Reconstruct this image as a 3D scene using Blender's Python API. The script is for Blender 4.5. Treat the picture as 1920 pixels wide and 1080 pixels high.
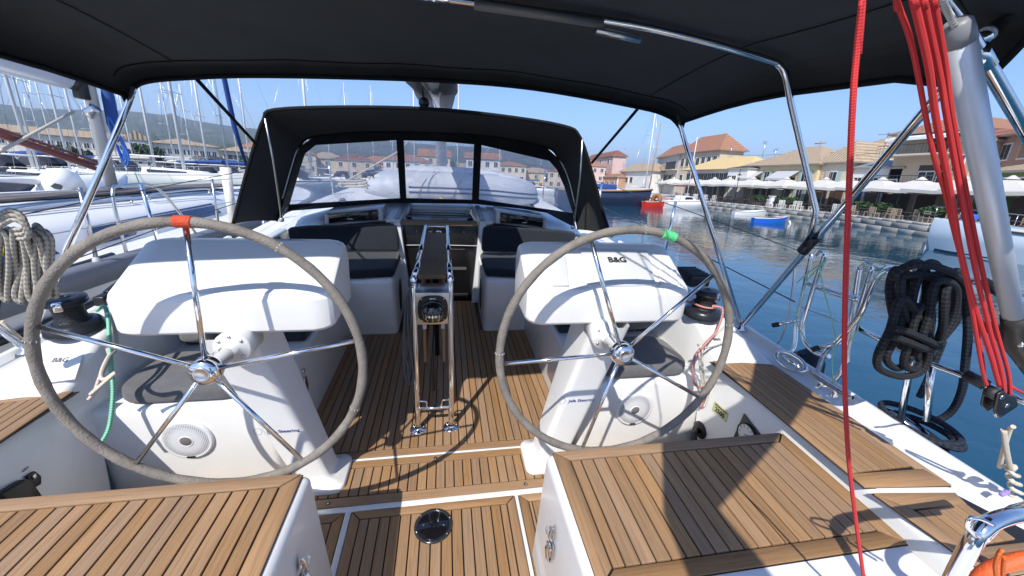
import bpy, bmesh, math, random
from mathutils import Vector, Matrix, Euler
R = math.radians
random.seed(7)
for o in list(bpy.data.objects): bpy.data.objects.remove(o)
SC = bpy.context.scene
COL = SC.collection

# ------------------------------------------------------------------ camera
cd = bpy.data.cameras.new('camera'); cam = bpy.data.objects.new('camera', cd); COL.objects.link(cam)
cd.sensor_width = 36; cd.lens = 715/1920*36; cd.clip_start = .02; cd.clip_end = 20000
cam.matrix_world = Matrix(((0.98478, 0.00011, -0.17381, 0.0298), (-0.16704, 0.27700, -0.94624, -0.1414), (0.04804, 0.96087, 0.27281, 2.75), (0, 0, 0, 1)))
SC.camera = cam
# ------------------------------------------------------------------ sky and sun
w = bpy.data.worlds.new('World'); SC.world = w; w.use_nodes = True
wn = w.node_tree; wn.nodes.clear()
sky = wn.nodes.new('ShaderNodeTexSky'); sky.sky_type = 'NISHITA'; sky.sun_disc = False

SUN = (Matrix(((0.99995, 0, -0.010017), (-0.000863, 0.99628, -0.086177), (0.009979, 0.086181, 0.99623))) @ Vector((-.45, -.73, 1))).normalized()
sky.sun_elevation = math.asin(SUN.z); sky.sun_rotation = math.atan2(SUN.x, SUN.y)
sky.air_density = 1.0; sky.dust_density = .6; sky.ozone_density = 4.5
bg = wn.nodes.new('ShaderNodeBackground'); bg.inputs[1].default_value = .15
wo = wn.nodes.new('ShaderNodeOutputWorld')
hs_ = wn.nodes.new('ShaderNodeHueSaturation'); hs_.inputs['Saturation'].default_value = 1.12; wn.links.new(sky.outputs[0], hs_.inputs['Color']); tint = wn.nodes.new('ShaderNodeVectorMath'); tint.operation = 'MULTIPLY'; tint.inputs[1].default_value = (.82, .83, .92); wn.links.new(hs_.outputs[0], tint.inputs[0]); wn.links.new(tint.outputs[0], bg.inputs[0]); wn.links.new(bg.outputs[0], wo.inputs[0])
sl = bpy.data.lights.new('sun', 'SUN'); sl.energy = 3.75; sl.angle = R(.53); sl.color = (1, .95, .87)
so = bpy.data.objects.new('sun', sl); COL.objects.link(so)
so.rotation_euler = SUN.to_track_quat('Z', 'Y').to_euler(); so.location = (0, 0, 30)
SC.view_settings.view_transform = 'Standard'; SC.view_settings.look = 'None'
SC.view_settings.gamma = 1; SC.view_settings.exposure = .72
SC.render.engine = 'CYCLES'
try:
    SC.cycles.max_bounces = 8; SC.cycles.transparent_max_bounces = 16
    SC.cycles.caustics_reflective = False; SC.cycles.caustics_refractive = False
    SC.cycles.sample_clamp_indirect = 6
except Exception: pass

# the yacht floats trimmed by the stern: its own frame (x starboard, y forward, z up from the sole) sits in the harbour frame by this matrix
BOAT = Matrix(((0.99995, 0, -0.010017, 0), (-0.000863, 0.99628, -0.086177, 0), (0.009979, 0.086181, 0.99623, 1.1157), (0, 0, 0, 1)))
ID = Matrix.Identity(4)

# ------------------------------------------------------------------ materials
MATS = {}
def mat(name, color=(.8,.8,.8), rough=.5, metal=0, noise=0, nscale=20, bump=0, bscale=60, spec=.5, var=0, coat=0, trans=0, obj=True, sheen=0):
    if name in MATS: return MATS[name]
    m = bpy.data.materials.new(name); m.use_nodes = True; MATS[name] = m
    t = m.node_tree; b = t.nodes['Principled BSDF']
    b.inputs['Base Color'].default_value = (*color, 1); b.inputs['Roughness'].default_value = rough
    b.inputs['Metallic'].default_value = metal; b.inputs['Specular IOR Level'].default_value = spec
    b.inputs['Coat Weight'].default_value = coat; b.inputs['Sheen Weight'].default_value = sheen
    if trans: b.inputs['Transmission Weight'].default_value = trans
    tc = t.nodes.new('ShaderNodeTexCoord'); src = tc.outputs['Object']
    if noise:
        n = t.nodes.new('ShaderNodeTexNoise'); n.inputs['Scale'].default_value = nscale; n.inputs['Detail'].default_value = 6
        n.inputs['Roughness'].default_value = .65
        t.links.new(src, n.inputs['Vector'])
        r = t.nodes.new('ShaderNodeMapRange'); r.inputs[1].default_value = .3; r.inputs[2].default_value = .7
        r.inputs[3].default_value = 1-noise; r.inputs[4].default_value = 1+noise*.6
        t.links.new(n.outputs[0], r.inputs[0])
        last = r.outputs[0]
        if var:
            oi = t.nodes.new('ShaderNodeObjectInfo'); mr = t.nodes.new('ShaderNodeMapRange')
            mr.inputs[3].default_value = 1-var; mr.inputs[4].default_value = 1+var
            t.links.new(oi.outputs['Random'], mr.inputs[0])
            mm = t.nodes.new('ShaderNodeMath'); mm.operation = 'MULTIPLY'
            t.links.new(last, mm.inputs[0]); t.links.new(mr.outputs[0], mm.inputs[1]); last = mm.outputs[0]
        mx = t.nodes.new('ShaderNodeVectorMath'); mx.operation = 'SCALE'; mx.inputs[0].default_value = color
        t.links.new(last, mx.inputs['Scale']); t.links.new(mx.outputs[0], b.inputs['Base Color'])
    if bump:
        n2 = t.nodes.new('ShaderNodeTexNoise'); n2.inputs['Scale'].default_value = bscale; n2.inputs['Detail'].default_value = 4
        t.links.new(src, n2.inputs['Vector'])
        bp = t.nodes.new('ShaderNodeBump'); bp.inputs['Strength'].default_value = bump; bp.inputs['Distance'].default_value = .01
        t.links.new(n2.outputs[0], bp.inputs['Height']); t.links.new(bp.outputs[0], b.inputs['Normal'])
    return m

def teak(name, axis, base=(.315,.182,.086), grey=.28):
    """silvered teak: fine grain along the plank, each plank its own tone"""
    if name in MATS: return MATS[name]
    m = bpy.data.materials.new(name); m.use_nodes = True; MATS[name] = m
    t = m.node_tree; b = t.nodes['Principled BSDF']; L = t.links.new
    b.inputs['Roughness'].default_value = .62; b.inputs['Specular IOR Level'].default_value = .3
    tc = t.nodes.new('ShaderNodeTexCoord'); oi = t.nodes.new('ShaderNodeObjectInfo')
    ad = t.nodes.new('ShaderNodeVectorMath'); ad.operation = 'ADD'
    sc = t.nodes.new('ShaderNodeMath'); sc.operation = 'MULTIPLY'; sc.inputs[1].default_value = 37.0
    L(oi.outputs['Random'], sc.inputs[0]); L(tc.outputs['Object'], ad.inputs[0]); L(sc.outputs[0], ad.inputs[1])
    mp = t.nodes.new('ShaderNodeMapping'); s = [70, 70, 70]; s['xyz'.index(axis)] = 2.2
    mp.inputs['Scale'].default_value = s; L(ad.outputs[0], mp.inputs['Vector'])
    n = t.nodes.new('ShaderNodeTexNoise'); n.inputs['Scale'].default_value = 2.2; n.inputs['Detail'].default_value = 7; n.inputs['Roughness'].default_value = .7
    n.inputs['Distortion'].default_value = .6
    L(mp.outputs[0], n.inputs['Vector'])
    cr = t.nodes.new('ShaderNodeValToRGB'); e = cr.color_ramp.elements
    e[0].position = .28; e[0].color = (base[0]*.62, base[1]*.55, base[2]*.48, 1)
    e[1].position = .72; e[1].color = (base[0]*1.22, base[1]*1.2, base[2]*1.15, 1)
    mid = cr.color_ramp.elements.new(.5); mid.color = (*base, 1)
    L(n.outputs[0], cr.inputs[0])
    # weather greying in broad patches
    n2 = t.nodes.new('ShaderNodeTexNoise'); n2.inputs['Scale'].default_value = 5; n2.inputs['Detail'].default_value = 5
    L(ad.outputs[0], n2.inputs['Vector'])
    r2 = t.nodes.new('ShaderNodeMapRange'); r2.inputs[1].default_value = .35; r2.inputs[2].default_value = .75; r2.inputs[4].default_value = grey
    L(n2.outputs[0], r2.inputs[0])
    mx = t.nodes.new('ShaderNodeMix'); mx.data_type = 'RGBA'
    L(r2.outputs[0], mx.inputs[0]); L(cr.outputs[0], mx.inputs[6]); mx.inputs[7].default_value = (.27, .195, .128, 1)
    hs = t.nodes.new('ShaderNodeHueSaturation'); mr = t.nodes.new('ShaderNodeMapRange'); mr.inputs[3].default_value = .87; mr.inputs[4].default_value = 1.13
    L(oi.outputs['Random'], mr.inputs[0]); L(mr.outputs[0], hs.inputs['Value'])
    wn_ = t.nodes.new('ShaderNodeTexWhiteNoise'); wn_.noise_dimensions = '1D'; L(oi.outputs['Random'], wn_.inputs['W'])
    ms = t.nodes.new('ShaderNodeMapRange'); ms.inputs[3].default_value = .86; ms.inputs[4].default_value = 1.04
    L(wn_.outputs['Value'], ms.inputs[0]); L(ms.outputs[0], hs.inputs['Saturation'])
    L(mx.outputs[2], hs.inputs['Color']); L(hs.outputs[0], b.inputs['Base Color'])
    bp = t.nodes.new('ShaderNodeBump'); bp.inputs['Strength'].default_value = .4; bp.inputs['Distance'].default_value = .002
    L(n.outputs[0], bp.inputs['Height']); L(bp.outputs[0], b.inputs['Normal'])
    return m

def rope_mat(name, c1, c2, freq=260, tw=2, thr=.5, rough=.85, bump=.4):
    """braided rope: two yarn colours crossing, from the UVs of the tube"""
    if name in MATS: return MATS[name]
    m = bpy.data.materials.new(name); m.use_nodes = True; MATS[name] = m
    t = m.node_tree; b = t.nodes['Principled BSDF']; L = t.links.new
    b.inputs['Roughness'].default_value = rough; b.inputs['Specular IOR Level'].default_value = .25
    uv = t.nodes.new('ShaderNodeUVMap'); sp = t.nodes.new('ShaderNodeSeparateXYZ'); L(uv.outputs[0], sp.inputs[0])
    def band(sign):
        a = t.nodes.new('ShaderNodeMath'); a.operation = 'MULTIPLY'; a.inputs[1].default_value = 2*math.pi*tw*sign; L(sp.outputs[0], a.inputs[0])
        c = t.nodes.new('ShaderNodeMath'); c.operation = 'MULTIPLY_ADD'; c.inputs[1].default_value = freq; L(sp.outputs[1], c.inputs[0]); L(a.outputs[0], c.inputs[2])
        s = t.nodes.new('ShaderNodeMath'); s.operation = 'SINE'; L(c.outputs[0], s.inputs[0]); return s.outputs[0]
    s1, s2 = band(1), band(-1)
    mu = t.nodes.new('ShaderNodeMath'); mu.operation = 'MULTIPLY'; L(s1, mu.inputs[0]); L(s2, mu.inputs[1])
    r = t.nodes.new('ShaderNodeMapRange'); r.inputs[1].default_value = thr-.25-.5; r.inputs[2].default_value = thr+.25-.5; L(mu.outputs[0], r.inputs[0])
    mx = t.nodes.new('ShaderNodeMix'); mx.data_type = 'RGBA'; L(r.outputs[0], mx.inputs[0]); mx.inputs[6].default_value = (*c1, 1); mx.inputs[7].default_value = (*c2, 1)
    L(mx.outputs[2], b.inputs['Base Color'])
    bp = t.nodes.new('ShaderNodeBump'); bp.inputs['Strength'].default_value = bump; bp.inputs['Distance'].default_value = .002
    L(mu.outputs[0], bp.inputs['Height']); L(bp.outputs[0], b.inputs['Normal'])
    return m

GRP = mat('white_gelcoat', (.78,.78,.765), .28, noise=.05, nscale=3, coat=.2)
GRPD = mat('grey_white_gelcoat', (.66,.68,.70), .25, noise=.05, nscale=4, coat=.3)
NONSKID = mat('nonskid_deck', (.70,.70,.69), .6, noise=.06, nscale=8, bump=.4, bscale=400)
TEAKY = teak('teak_fore_and_aft', 'y'); TEAKX = teak('teak_athwart', 'x')
TEAKD = teak('teak_table', 'y', (.27,.165,.085), .3)
SEAL = mat('black_caulking', (.012,.011,.011), .5)
CHROME = mat('polished_stainless', (.80,.80,.80), .09, 1, noise=.05, nscale=6)
STEEL = mat('brushed_steel', (.62,.62,.62), .28, 1, noise=.1, nscale=30)
ALU = mat('anodised_aluminium', (.66,.67,.69), .42, .35, noise=.04, nscale=5)
CANVAS = mat('charcoal_canvas', (.017,.020,.022), .82, noise=.45, nscale=3.5, bump=.5, bscale=420, spec=.25, sheen=.15)
CANVAS2 = mat('canvas_seam', (.011,.012,.014), .8, bump=.5, bscale=700, spec=.25)
CUSH = mat('navy_cushion_fabric', (.020,.026,.036), .95, noise=.25, nscale=60, bump=.4, bscale=1200, spec=.2, sheen=.2)
CUSHG = mat('faded_grey_cushion', (.135,.135,.14), .95, noise=.18, nscale=14, bump=.5, bscale=900, spec=.2, sheen=.2)
LEATHER = mat('worn_grey_leather', (.23,.205,.175), .72, noise=.28, nscale=16, bump=.5, bscale=180, spec=.35)
BLACK = mat('black_plastic', (.012,.012,.013), .38, noise=.2, nscale=10)
BLACKG = mat('gloss_black', (.008,.008,.010), .07, coat=.6)
RUBBER = mat('dark_rubber', (.03,.03,.032), .6, noise=.2, nscale=30)
WHITEP = mat('white_plastic', (.74,.75,.76), .35, noise=.03, nscale=8)
GREYP = mat('grey_plastic', (.50,.51,.52), .4, noise=.04, nscale=8)
REDT = mat('red_whipping', (.62,.07,.02), .6, noise=.25, nscale=40, bump=.5, bscale=260)
GREENT = mat('green_tape', (.12,.62,.24), .45, noise=.1, nscale=30, bump=.4, bscale=120)
RED = mat('red_paint', (.55,.03,.015), .35, noise=.08, nscale=6)
ORANGE = mat('orange_buoy', (.85,.13,.03), .55, noise=.12, nscale=20, bump=.3, bscale=200)
YEL = mat('yellow_print', (.72,.58,.03), .5)
INK = mat('black_print', (.02,.02,.02), .5)
BLUEINK = mat('blue_print', (.06,.08,.32), .5)
WINK = mat('white_print', (.8,.8,.8), .5)
R_RED = rope_mat('red_rope', (.52,.030,.032), (.66,.060,.055), 900, 3, bump=.25)
R_REDW = rope_mat('red_white_rope', (.45,.03,.04), (.62,.55,.5), 300, 3, .62)
R_WHITE = rope_mat('cream_rope', (.62,.57,.47), (.50,.45,.36), 300, 2)
R_FLECK = rope_mat('cream_flecked_rope', (.60,.56,.48), (.10,.10,.10), 160, 1, .97)
R_OLD = rope_mat('weathered_rope', (.40,.37,.31), (.22,.20,.17), 210, 2, .72)
R_BLACK = rope_mat('black_mooring_rope', (.012,.013,.016), (.028,.03,.035), 200, 3)
R_NAVY = rope_mat('dark_navy_rope', (.012,.016,.026), (.025,.032,.045), 160, 3)
R_GREEN = rope_mat('green_line', (.10,.42,.25), (.35,.62,.48), 300, 2)
R_LGREEN = rope_mat('pale_green_cord', (.38,.72,.45), (.5,.8,.55), 400, 1)
R_GREY = rope_mat('grey_rope', (.07,.075,.08), (.13,.13,.14), 300, 3)
R_PINK = rope_mat('faded_red_rope', (.52,.36,.33), (.6,.52,.48), 220, 2)

# ------------------------------------------------------------------ mesh helpers
class MB:
    def __init__(s): s.v = []; s.f = []; s.uv = {}; s.sm = set()
    def add(s, vs, fs, smooth=False, uvs=None):
        o = len(s.v); s.v += [tuple(p) for p in vs]
        for i, f in enumerate(fs):
            k = len(s.f); s.f.append(tuple(o+j for j in f))
            if smooth: s.sm.add(k)
            if uvs: s.uv[k] = uvs[i]
        return s
    def box(s, c, d, rz=0, rx=0, ry=0):
        M = Matrix.Translation(c) @ Euler((rx, ry, rz)).to_matrix().to_4x4()
        x, y, z = d[0]/2, d[1]/2, d[2]/2
        vs = [M @ Vector((a*x, b*y, e*z)) for e in (-1,1) for b in (-1,1) for a in (-1,1)]
        return s.add(vs, [(0,2,3,1),(4,5,7,6),(0,1,5,4),(2,6,7,3),(0,4,6,2),(1,3,7,5)])
    def bb(s, a, b):
        return s.box([(a[i]+b[i])/2 for i in range(3)], [abs(b[i]-a[i]) for i in range(3)])
    def prism(s, pts, off):
        n = len(pts); off = Vector(off); a = [Vector(p) for p in pts]
        return s.add(a+[p+off for p in a], [tuple(range(n))[::-1], tuple(range(n, 2*n))]+[(i, (i+1)%n, n+(i+1)%n, n+i) for i in range(n)])
    def flat(s, pts2, z0, z1):
        return s.prism([(p[0], p[1], z0) for p in pts2], (0, 0, z1-z0))
    def quad(s, *p): return s.add(p, [tuple(range(len(p)))])
    def hexa(s, bot, top): return s.add(list(bot)+list(top), [(3,2,1,0),(4,5,6,7)]+[(i,(i+1)%4,4+(i+1)%4,4+i) for i in range(4)])
    def tube(s, pts, r, n=10, closed=False, caps=True, smooth=True, v0=0):
        P = [Vector(p) for p in pts]; m = len(P)
        rr = r if hasattr(r, '__len__') else [r]*m
        T = []
        for i in range(m):
            if closed: t = P[(i+1)%m]-P[i-1]
            else: t = P[min(i+1,m-1)]-P[max(i-1,0)]
            T.append(t.normalized() if t.length > 1e-9 else Vector((0,0,1)))
        a = Vector((0,0,1)) if abs(T[0].z) < .9 else Vector((1,0,0))
        u = T[0].cross(a).normalized(); fr = []
        for i in range(m):
            u = (u - T[i]*u.dot(T[i])); u = u.normalized() if u.length > 1e-9 else T[i].orthogonal().normalized()
            fr.append((u.copy(), T[i].cross(u)))
        L = [v0]
        for i in range(1, m): L.append(L[-1]+(P[i]-P[i-1]).length)
        vs = []
        for i in range(m):
            for k in range(n):
                c, q = math.cos(2*math.pi*k/n), math.sin(2*math.pi*k/n)
                vs.append(P[i]+fr[i][0]*c*rr[i]+fr[i][1]*q*rr[i])
        fs = []; uvs = []
        for i in range(m if closed else m-1):
            j = (i+1) % m; l1 = L[j] if j else L[-1]+(P[0]-P[-1]).length
            for k in range(n):
                q = (k+1) % n
                fs.append((i*n+k, i*n+q, j*n+q, j*n+k)); uvs.append(((k/n, L[i]), ((k+1)/n, L[i]), ((k+1)/n, l1), (k/n, l1)))
        o = len(s.v); s.add(vs, fs, smooth, uvs)
        if caps and not closed:
            s.f.append(tuple(o+k for k in range(n))[::-1]); s.f.append(tuple(o+(m-1)*n+k for k in range(n)))
        return s
    def lathe(s, prof, c, axis='z', n=24, M=None, smooth=True, a0=0, a1=2*math.pi):
        full = abs(a1-a0-2*math.pi) < 1e-6; vs = []
        if M is None:
            M = {'z': Matrix.Identity(3), 'y': Matrix(((1,0,0),(0,0,1),(0,-1,0))), 'x': Matrix(((0,0,1),(0,1,0),(-1,0,0)))}[axis]
        c = Vector(c); m = len(prof); nn = n if full else n+1
        for r, h in prof:
            for k in range(nn):
                a = a0+(a1-a0)*k/n; vs.append(c+M @ Vector((r*math.cos(a), r*math.sin(a), h)))
        fs = [(i*nn+k, i*nn+(k+1)%nn, (i+1)*nn+(k+1)%nn, (i+1)*nn+k) for i in range(m-1) for k in range(n)]
        return s.add(vs, fs, smooth)
    def grid(s, rows, smooth=True, flip=False):
        m, n = len(rows), len(rows[0]); vs = [p for r in rows for p in r]
        fs = [(i*n+k, i*n+k+1, (i+1)*n+k+1, (i+1)*n+k) for i in range(m-1) for k in range(n-1)]
        if flip: fs = [f[::-1] for f in fs]
        uvs = [((i/m, k/n), (i/m, (k+1)/n), ((i+1)/m, (k+1)/n), ((i+1)/m, k/n)) for i in range(m-1) for k in range(n-1)]
        return s.add(vs, fs, smooth, uvs)
    def mesh(s, name, m, bevel=0, seg=2, base=(0,0,0), smooth=None, subd=0, xf=None):
        me = bpy.data.meshes.new(name); b = Vector(base)
        vs = [Vector(p)-b for p in s.v]
        if xf: vs = [xf @ p for p in vs]
        me.from_pydata(vs, [], s.f)
        if s.uv:
            ul = me.uv_layers.new(name='UVMap')
            for k, pl in enumerate(me.polygons):
                u = s.uv.get(k)
                if u:
                    for li, q in zip(pl.loop_indices, u): ul.data[li].uv = q
        for k in s.sm: me.polygons[k].use_smooth = True
        me.materials.append(m)
        bm = bmesh.new(); bm.from_mesh(me)
        if bevel or smooth is not None:
            bmesh.ops.remove_doubles(bm, verts=bm.verts, dist=1e-5)
        bmesh.ops.recalc_face_normals(bm, faces=bm.faces)
        if bevel:
            ed = [e for e in bm.edges if len(e.link_faces) == 2 and e.calc_face_angle(0) > R(25)]
            bmesh.ops.bevel(bm, geom=ed, offset=bevel, segments=seg, profile=.5, affect='EDGES', clamp_overlap=True)
            for f in bm.faces: f.smooth = True
        if subd: bmesh.ops.subdivide_edges(bm, edges=bm.edges, cuts=subd, use_grid_fill=True)
        bm.to_mesh(me); bm.free()
        if smooth:
            for p in me.polygons: p.use_smooth = True
        if bevel: 
            try: me.set_sharp_from_angle(angle=R(50))
            except Exception: pass
        return me

BASE = {}
def root(name, label, cat, base=(0,0,0), group=None, kind=None, frame=BOAT, rz=0):
    """an Empty at the thing's base; its parts hang under it"""
    o = bpy.data.objects.new(name, None); o.empty_display_size = .1; COL.objects.link(o)
    o.matrix_world = frame @ Matrix.Translation(base) @ Matrix.Rotation(rz, 4, 'Z')
    tag(o, label, cat, group, kind); BASE[o.name] = Vector(base); return o
def tag(o, label=None, cat=None, group=None, kind=None):
    if label: o['label'] = label
    if cat: o['category'] = cat
    if group: o['group'] = group
    if kind: o['kind'] = kind
    return o
def part(name, mb, m, par, bevel=0, seg=2, smooth=None, label=None, kind=None, abs_=True):
    """a mesh child of par; its vertices are given in the frame's coordinates"""
    b = BASE.get(par.name, Vector((0,0,0))) if abs_ else Vector((0,0,0))
    o = bpy.data.objects.new(name, mb.mesh(name, m, bevel, seg, b, smooth)); COL.objects.link(o); o.parent = par
    BASE[o.name] = b
    if label: o['label'] = label
    if kind: o['kind'] = kind
    return o
def solo(name, mb, m, label, cat, base=(0,0,0), group=None, kind=None, frame=BOAT, bevel=0, seg=2, smooth=None):
    """a thing that is one mesh"""
    o = bpy.data.objects.new(name, mb.mesh(name, m, bevel, seg, base, smooth)); COL.objects.link(o)
    o.matrix_world = frame @ Matrix.Translation(base); BASE[o.name] = Vector(base)
    return tag(o, label, cat, group, kind)
def piece(name, me, par, loc, rz=0, scale=None):
    """one more object on a shared mesh, e.g. a plank"""
    o = bpy.data.objects.new(name, me); COL.objects.link(o); o.parent = par
    o.location = Vector(loc)-BASE.get(par.name, Vector((0,0,0))); o.rotation_euler = (0,0,rz)
    if scale: o.scale = scale
    return o
def dup(o, M, label=None):
    """copy a thing with its parts and sub-parts; M replaces its world matrix"""
    r = o.copy(); COL.objects.link(r); r.matrix_world = M; BASE[r.name] = BASE.get(o.name, Vector())
    if label: r['label'] = label
    def rec(src, dst):
        for ch in src.children:
            c = ch.copy(); COL.objects.link(c); c.parent = dst; rec(ch, c)
    rec(o, r); return r
FONT_CACHE = {}
def text(body, size, m, par, origin, ux, uy, depth=.0006, name='lettering', align='CENTER', bold=0, frame_abs=True):
    """lettering as a thin mesh: ux / uy are the reading and up directions"""
    cu = bpy.data.curves.new(name, 'FONT'); cu.body = body; cu.size = size; cu.align_x = align; cu.align_y = 'CENTER'
    cu.extrude = depth; cu.offset = bold; cu.resolution_u = 3
    tmp = bpy.data.objects.new('tmp', cu); COL.objects.link(tmp)
    dg = bpy.context.evaluated_depsgraph_get(); me = bpy.data.meshes.new_from_object(tmp.evaluated_get(dg))
    bpy.data.objects.remove(tmp)
    ux = Vector(ux).normalized(); uy = Vector(uy); uy = (uy-ux*uy.dot(ux)).normalized(); uz = ux.cross(uy)
    M = Matrix((ux, uy, uz)).transposed().to_4x4()
    b = BASE.get(par.name, Vector()) if par and frame_abs else Vector()
    me.transform(Matrix.Translation(Vector(origin)-b) @ M)
    me.materials.clear(); me.materials.append(m)
    o = bpy.data.objects.new(name, me); COL.objects.link(o); o.parent = par; return o
def spline(pts, k=8, closed=False):
    P = [Vector(p) for p in pts]; n = len(P); out = []
    rng = range(n) if closed else range(n-1)
    for i in rng:
        p0 = P[(i-1) % n] if closed or i > 0 else P[0]; p1 = P[i]; p2 = P[(i+1) % n]; p3 = P[(i+2) % n] if closed or i+2 < n else P[-1]
        for j in range(k):
            t = j/k
            out.append(.5*((2*p1)+(-p0+p2)*t+(2*p0-5*p1+4*p2-p3)*t*t+(-p0+3*p1-3*p2+p3)*t**3))
    if not closed: out.append(P[-1])
    return out
def lerp(a, b, t): return tuple(a[i]+(b[i]-a[i])*t for i in range(len(a)))

# ================================================================== THE YACHT: sole, deck and coamings (boat frame)
sole = root('cockpit_floor', 'cockpit sole of the sailing yacht', None, (0,0,0), kind='structure')
del sole['label']
m_ = MB(); m_.bb((-1.5,-.9,-.06), (1.5,1.62,-.008)); m_.bb((-.85,1.62,-.06), (.85,3.95,-.008)); part('floor_pan', m_, GRP, sole)
m_ = MB(); m_.bb((-.83,1.41,-.008), (.83,3.9,-.003)); m_.bb((-.396,-.5,-.008), (.372,1.374,-.003)); m_.bb((-1.4,-.5,-.008), (-.424,1.374,-.003)); m_.bb((.388,-.5,-.008), (1.4,1.374,-.003))
m_.bb((-1.45,1.41,-.0085), (1.45,1.60,-.0035))
part('caulking', m_, SEAL, sole)
PT = .006   # plank tops stand this far above the sole datum
def plank_mesh(w, l, th=.009, ch=.0012):
    m = MB(); x, y = w/2, l/2
    m.hexa([(-x,-y,0),(x,-y,0),(x,y,0),(-x,y,0)], [(-x,-y,th-ch),(x,-y,th-ch),(x,y,th-ch),(-x,y,th-ch)])
    m.f.pop(1)
    m.hexa([(-x,-y,th-ch),(x,-y,th-ch),(x,y,th-ch),(-x,y,th-ch)], [(-x+ch,-y+ch,th),(x-ch,-y+ch,th),(x-ch,y-ch,th),(-x+ch,y-ch,th)]); m.f.pop(-6)
    return m
PM = {}
def plank(par, x0, x1, y0, y1, zt=0, mt=None, gap=.0056, name='plank'):
    w, l = round(x1-x0-gap, 4), round(y1-y0-gap, 4)
    if w < .008: return
    mt = mt or TEAKY
    k = (w, l, mt.name)
    if k not in PM: PM[k] = plank_mesh(w, l).mesh('plank', mt)
    return piece(name, PM[k], par, ((x0+x1)/2, (y0+y1)/2, zt-.003))
pitch = .0463; s0 = -.0729
for k in range(-16, 19):
    a, b = s0+k*pitch, s0+(k+1)*pitch
    if abs((a+b)/2) < .33: plank(sole, a, b, 1.748, 3.86)
    elif abs((a+b)/2) < .80: plank(sole, a, b, 1.748, 3.16)
for k in range(-17, 20):     # helm platform
    a, b = s0+.012+k*pitch, s0+.012+(k+1)*pitch
    if abs((a+b)/2) < .86: plank(sole, a, b, 1.459, 1.632)
for (y0, y1, xa, xb) in ((1.698,1.746,-.82,.82), (1.634,1.682,-.82,.82), (1.406,1.457,-1.4,1.4)):
    plank(sole, xa, xb, y0, y1, mt=TEAKX, gap=.004, name='margin_board')
for sx in (-1, 1):
    plank(sole, min(sx*.87,sx*1.44), max(sx*.87,sx*1.44), 1.459, 1.59, mt=TEAKX, name='margin_board')
m_ = MB(); m_.bb((-.82,1.684,-.008), (.82,1.696,.0045)); part('hatch_joint_strip', m_, WHITEP, sole, bevel=.001)
m_ = MB(); m_.bb((-1.4,1.375,-.008), (1.4,1.404,.004)); m_.bb((-.423,-.5,-.008), (-.397,1.374,.0038)); m_.bb((.373,-.5,-.008), (.389,1.374,.0038))
part('hatch_gutter', m_, GRP, sole, bevel=.0015)
# three lifting hatches aft with mitred borders
def mitred(par, x0, x1, y0, y1, bw, z, mo=(1,1,1,1), first=None, pitch_=.0463, ink=.0026, by=None, thick=.009):
    """border boards (left, right, front, back) and planks inside"""
    by = by or bw
    g = ink
    xi0, xi1, yi0, yi1 = x0+bw*mo[0], x1-bw*mo[1], y0+by*mo[3], y1-by*mo[2]
    def brd(p, mt):
        c = Vector((sum(q[0] for q in p)/len(p), sum(q[1] for q in p)/len(p)))
        pp = []
        n = len(p)
        for i in range(n):      # inset by the seam
            a, b, d = Vector(p[i-1]), Vector(p[i]), Vector(p[(i+1) % n])
            e1, e2 = (b-a).normalized(), (d-b).normalized()
            n1, n2 = Vector((-e1.y, e1.x)), Vector((-e2.y, e2.x))
            bi = (n1+n2); bi = bi/max(.25, bi.dot(n1)) if bi.length > 1e-6 else n1
            pp.append(b+bi*g)
        mm = MB().flat(pp, z-.003, z+thick-.003)
        part('border_board', mm, mt, par, bevel=.001, seg=1)
    if mo[0]: brd([(x0,y0),(xi0,yi0),(xi0,yi1),(x0,y1)], TEAKY)
    if mo[1]: brd([(x1,y0),(x1,y1),(xi1,yi1),(xi1,yi0)], TEAKY)
    if mo[2]: brd([(xi0,yi1),(xi1,yi1),(x1,y1),(x0,y1)], TEAKX)
    if mo[3]: brd([(x0,y0),(x1,y0),(xi1,yi0),(xi0,yi0)], TEAKX)
    x = xi0; i = 0
    w0 = first or pitch_
    while x < xi1-.004:
        w = w0 if i == 0 else pitch_
        e = min(x+w, xi1)
        if xi1-e < .014: e = xi1
        plank(par, x, e, yi0, yi1, z); x = e; i += 1
mitred(sole, -.396, .372, -.4, 1.374, .045, 0, mo=(1,1,1,0), first=.042)
mitred(sole, -1.25, -.424, -.4, 1.374, .047, 0, mo=(0,1,1,0), first=.030)
mitred(sole, .390, 1.22, -.4, 1.374, .045, 0, mo=(1,0,1,0), first=.016)

# deck moulding: coamings, side decks, topsides down to the water, both sides
deck = root('deck', 'deck', None, (0,0,0), kind='structure'); del deck['label']
def section(y):
    """(x, z) points from the cockpit side over the coaming to the waterline"""
    t = max(0, min(1, (y-1.50)/.30)); t = t*t*(3-2*t)
    g = max(0, min(1, (y-2.2)/8.5))
    xg = 1.93+.05*min(1, max(0, y/3)); 
    if y > 3: xg = 1.98+.02-1.98*((y-3)/8.6)**2.2 if y < 11.6 else .02
    zt = .60+.165*t
    xi = 1.47-.03*t
    zg = .585+.02*min(1,max(0,y/4))+.25*g
    out = 1.77+(.02)*(1-t)-.12*t
    return [(xi, 0 if y < 1.6 else .3), (xi, zt-.03), (xi+.008, zt-.012), (xi+.025, zt), (out-.03, zt), (out+.0, zt-.006-.01*t), (out+.03+.05*t, .585+.02*t), (xg-.05, zg), (xg-.045, zg+.032), (xg-.012, zg+.032), (xg, zg+.012), (xg+.02, zg-.05), (xg+.03, zg-.45), (xg-.02, zg-1.2), (xg-.25, zg-1.75)]
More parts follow.
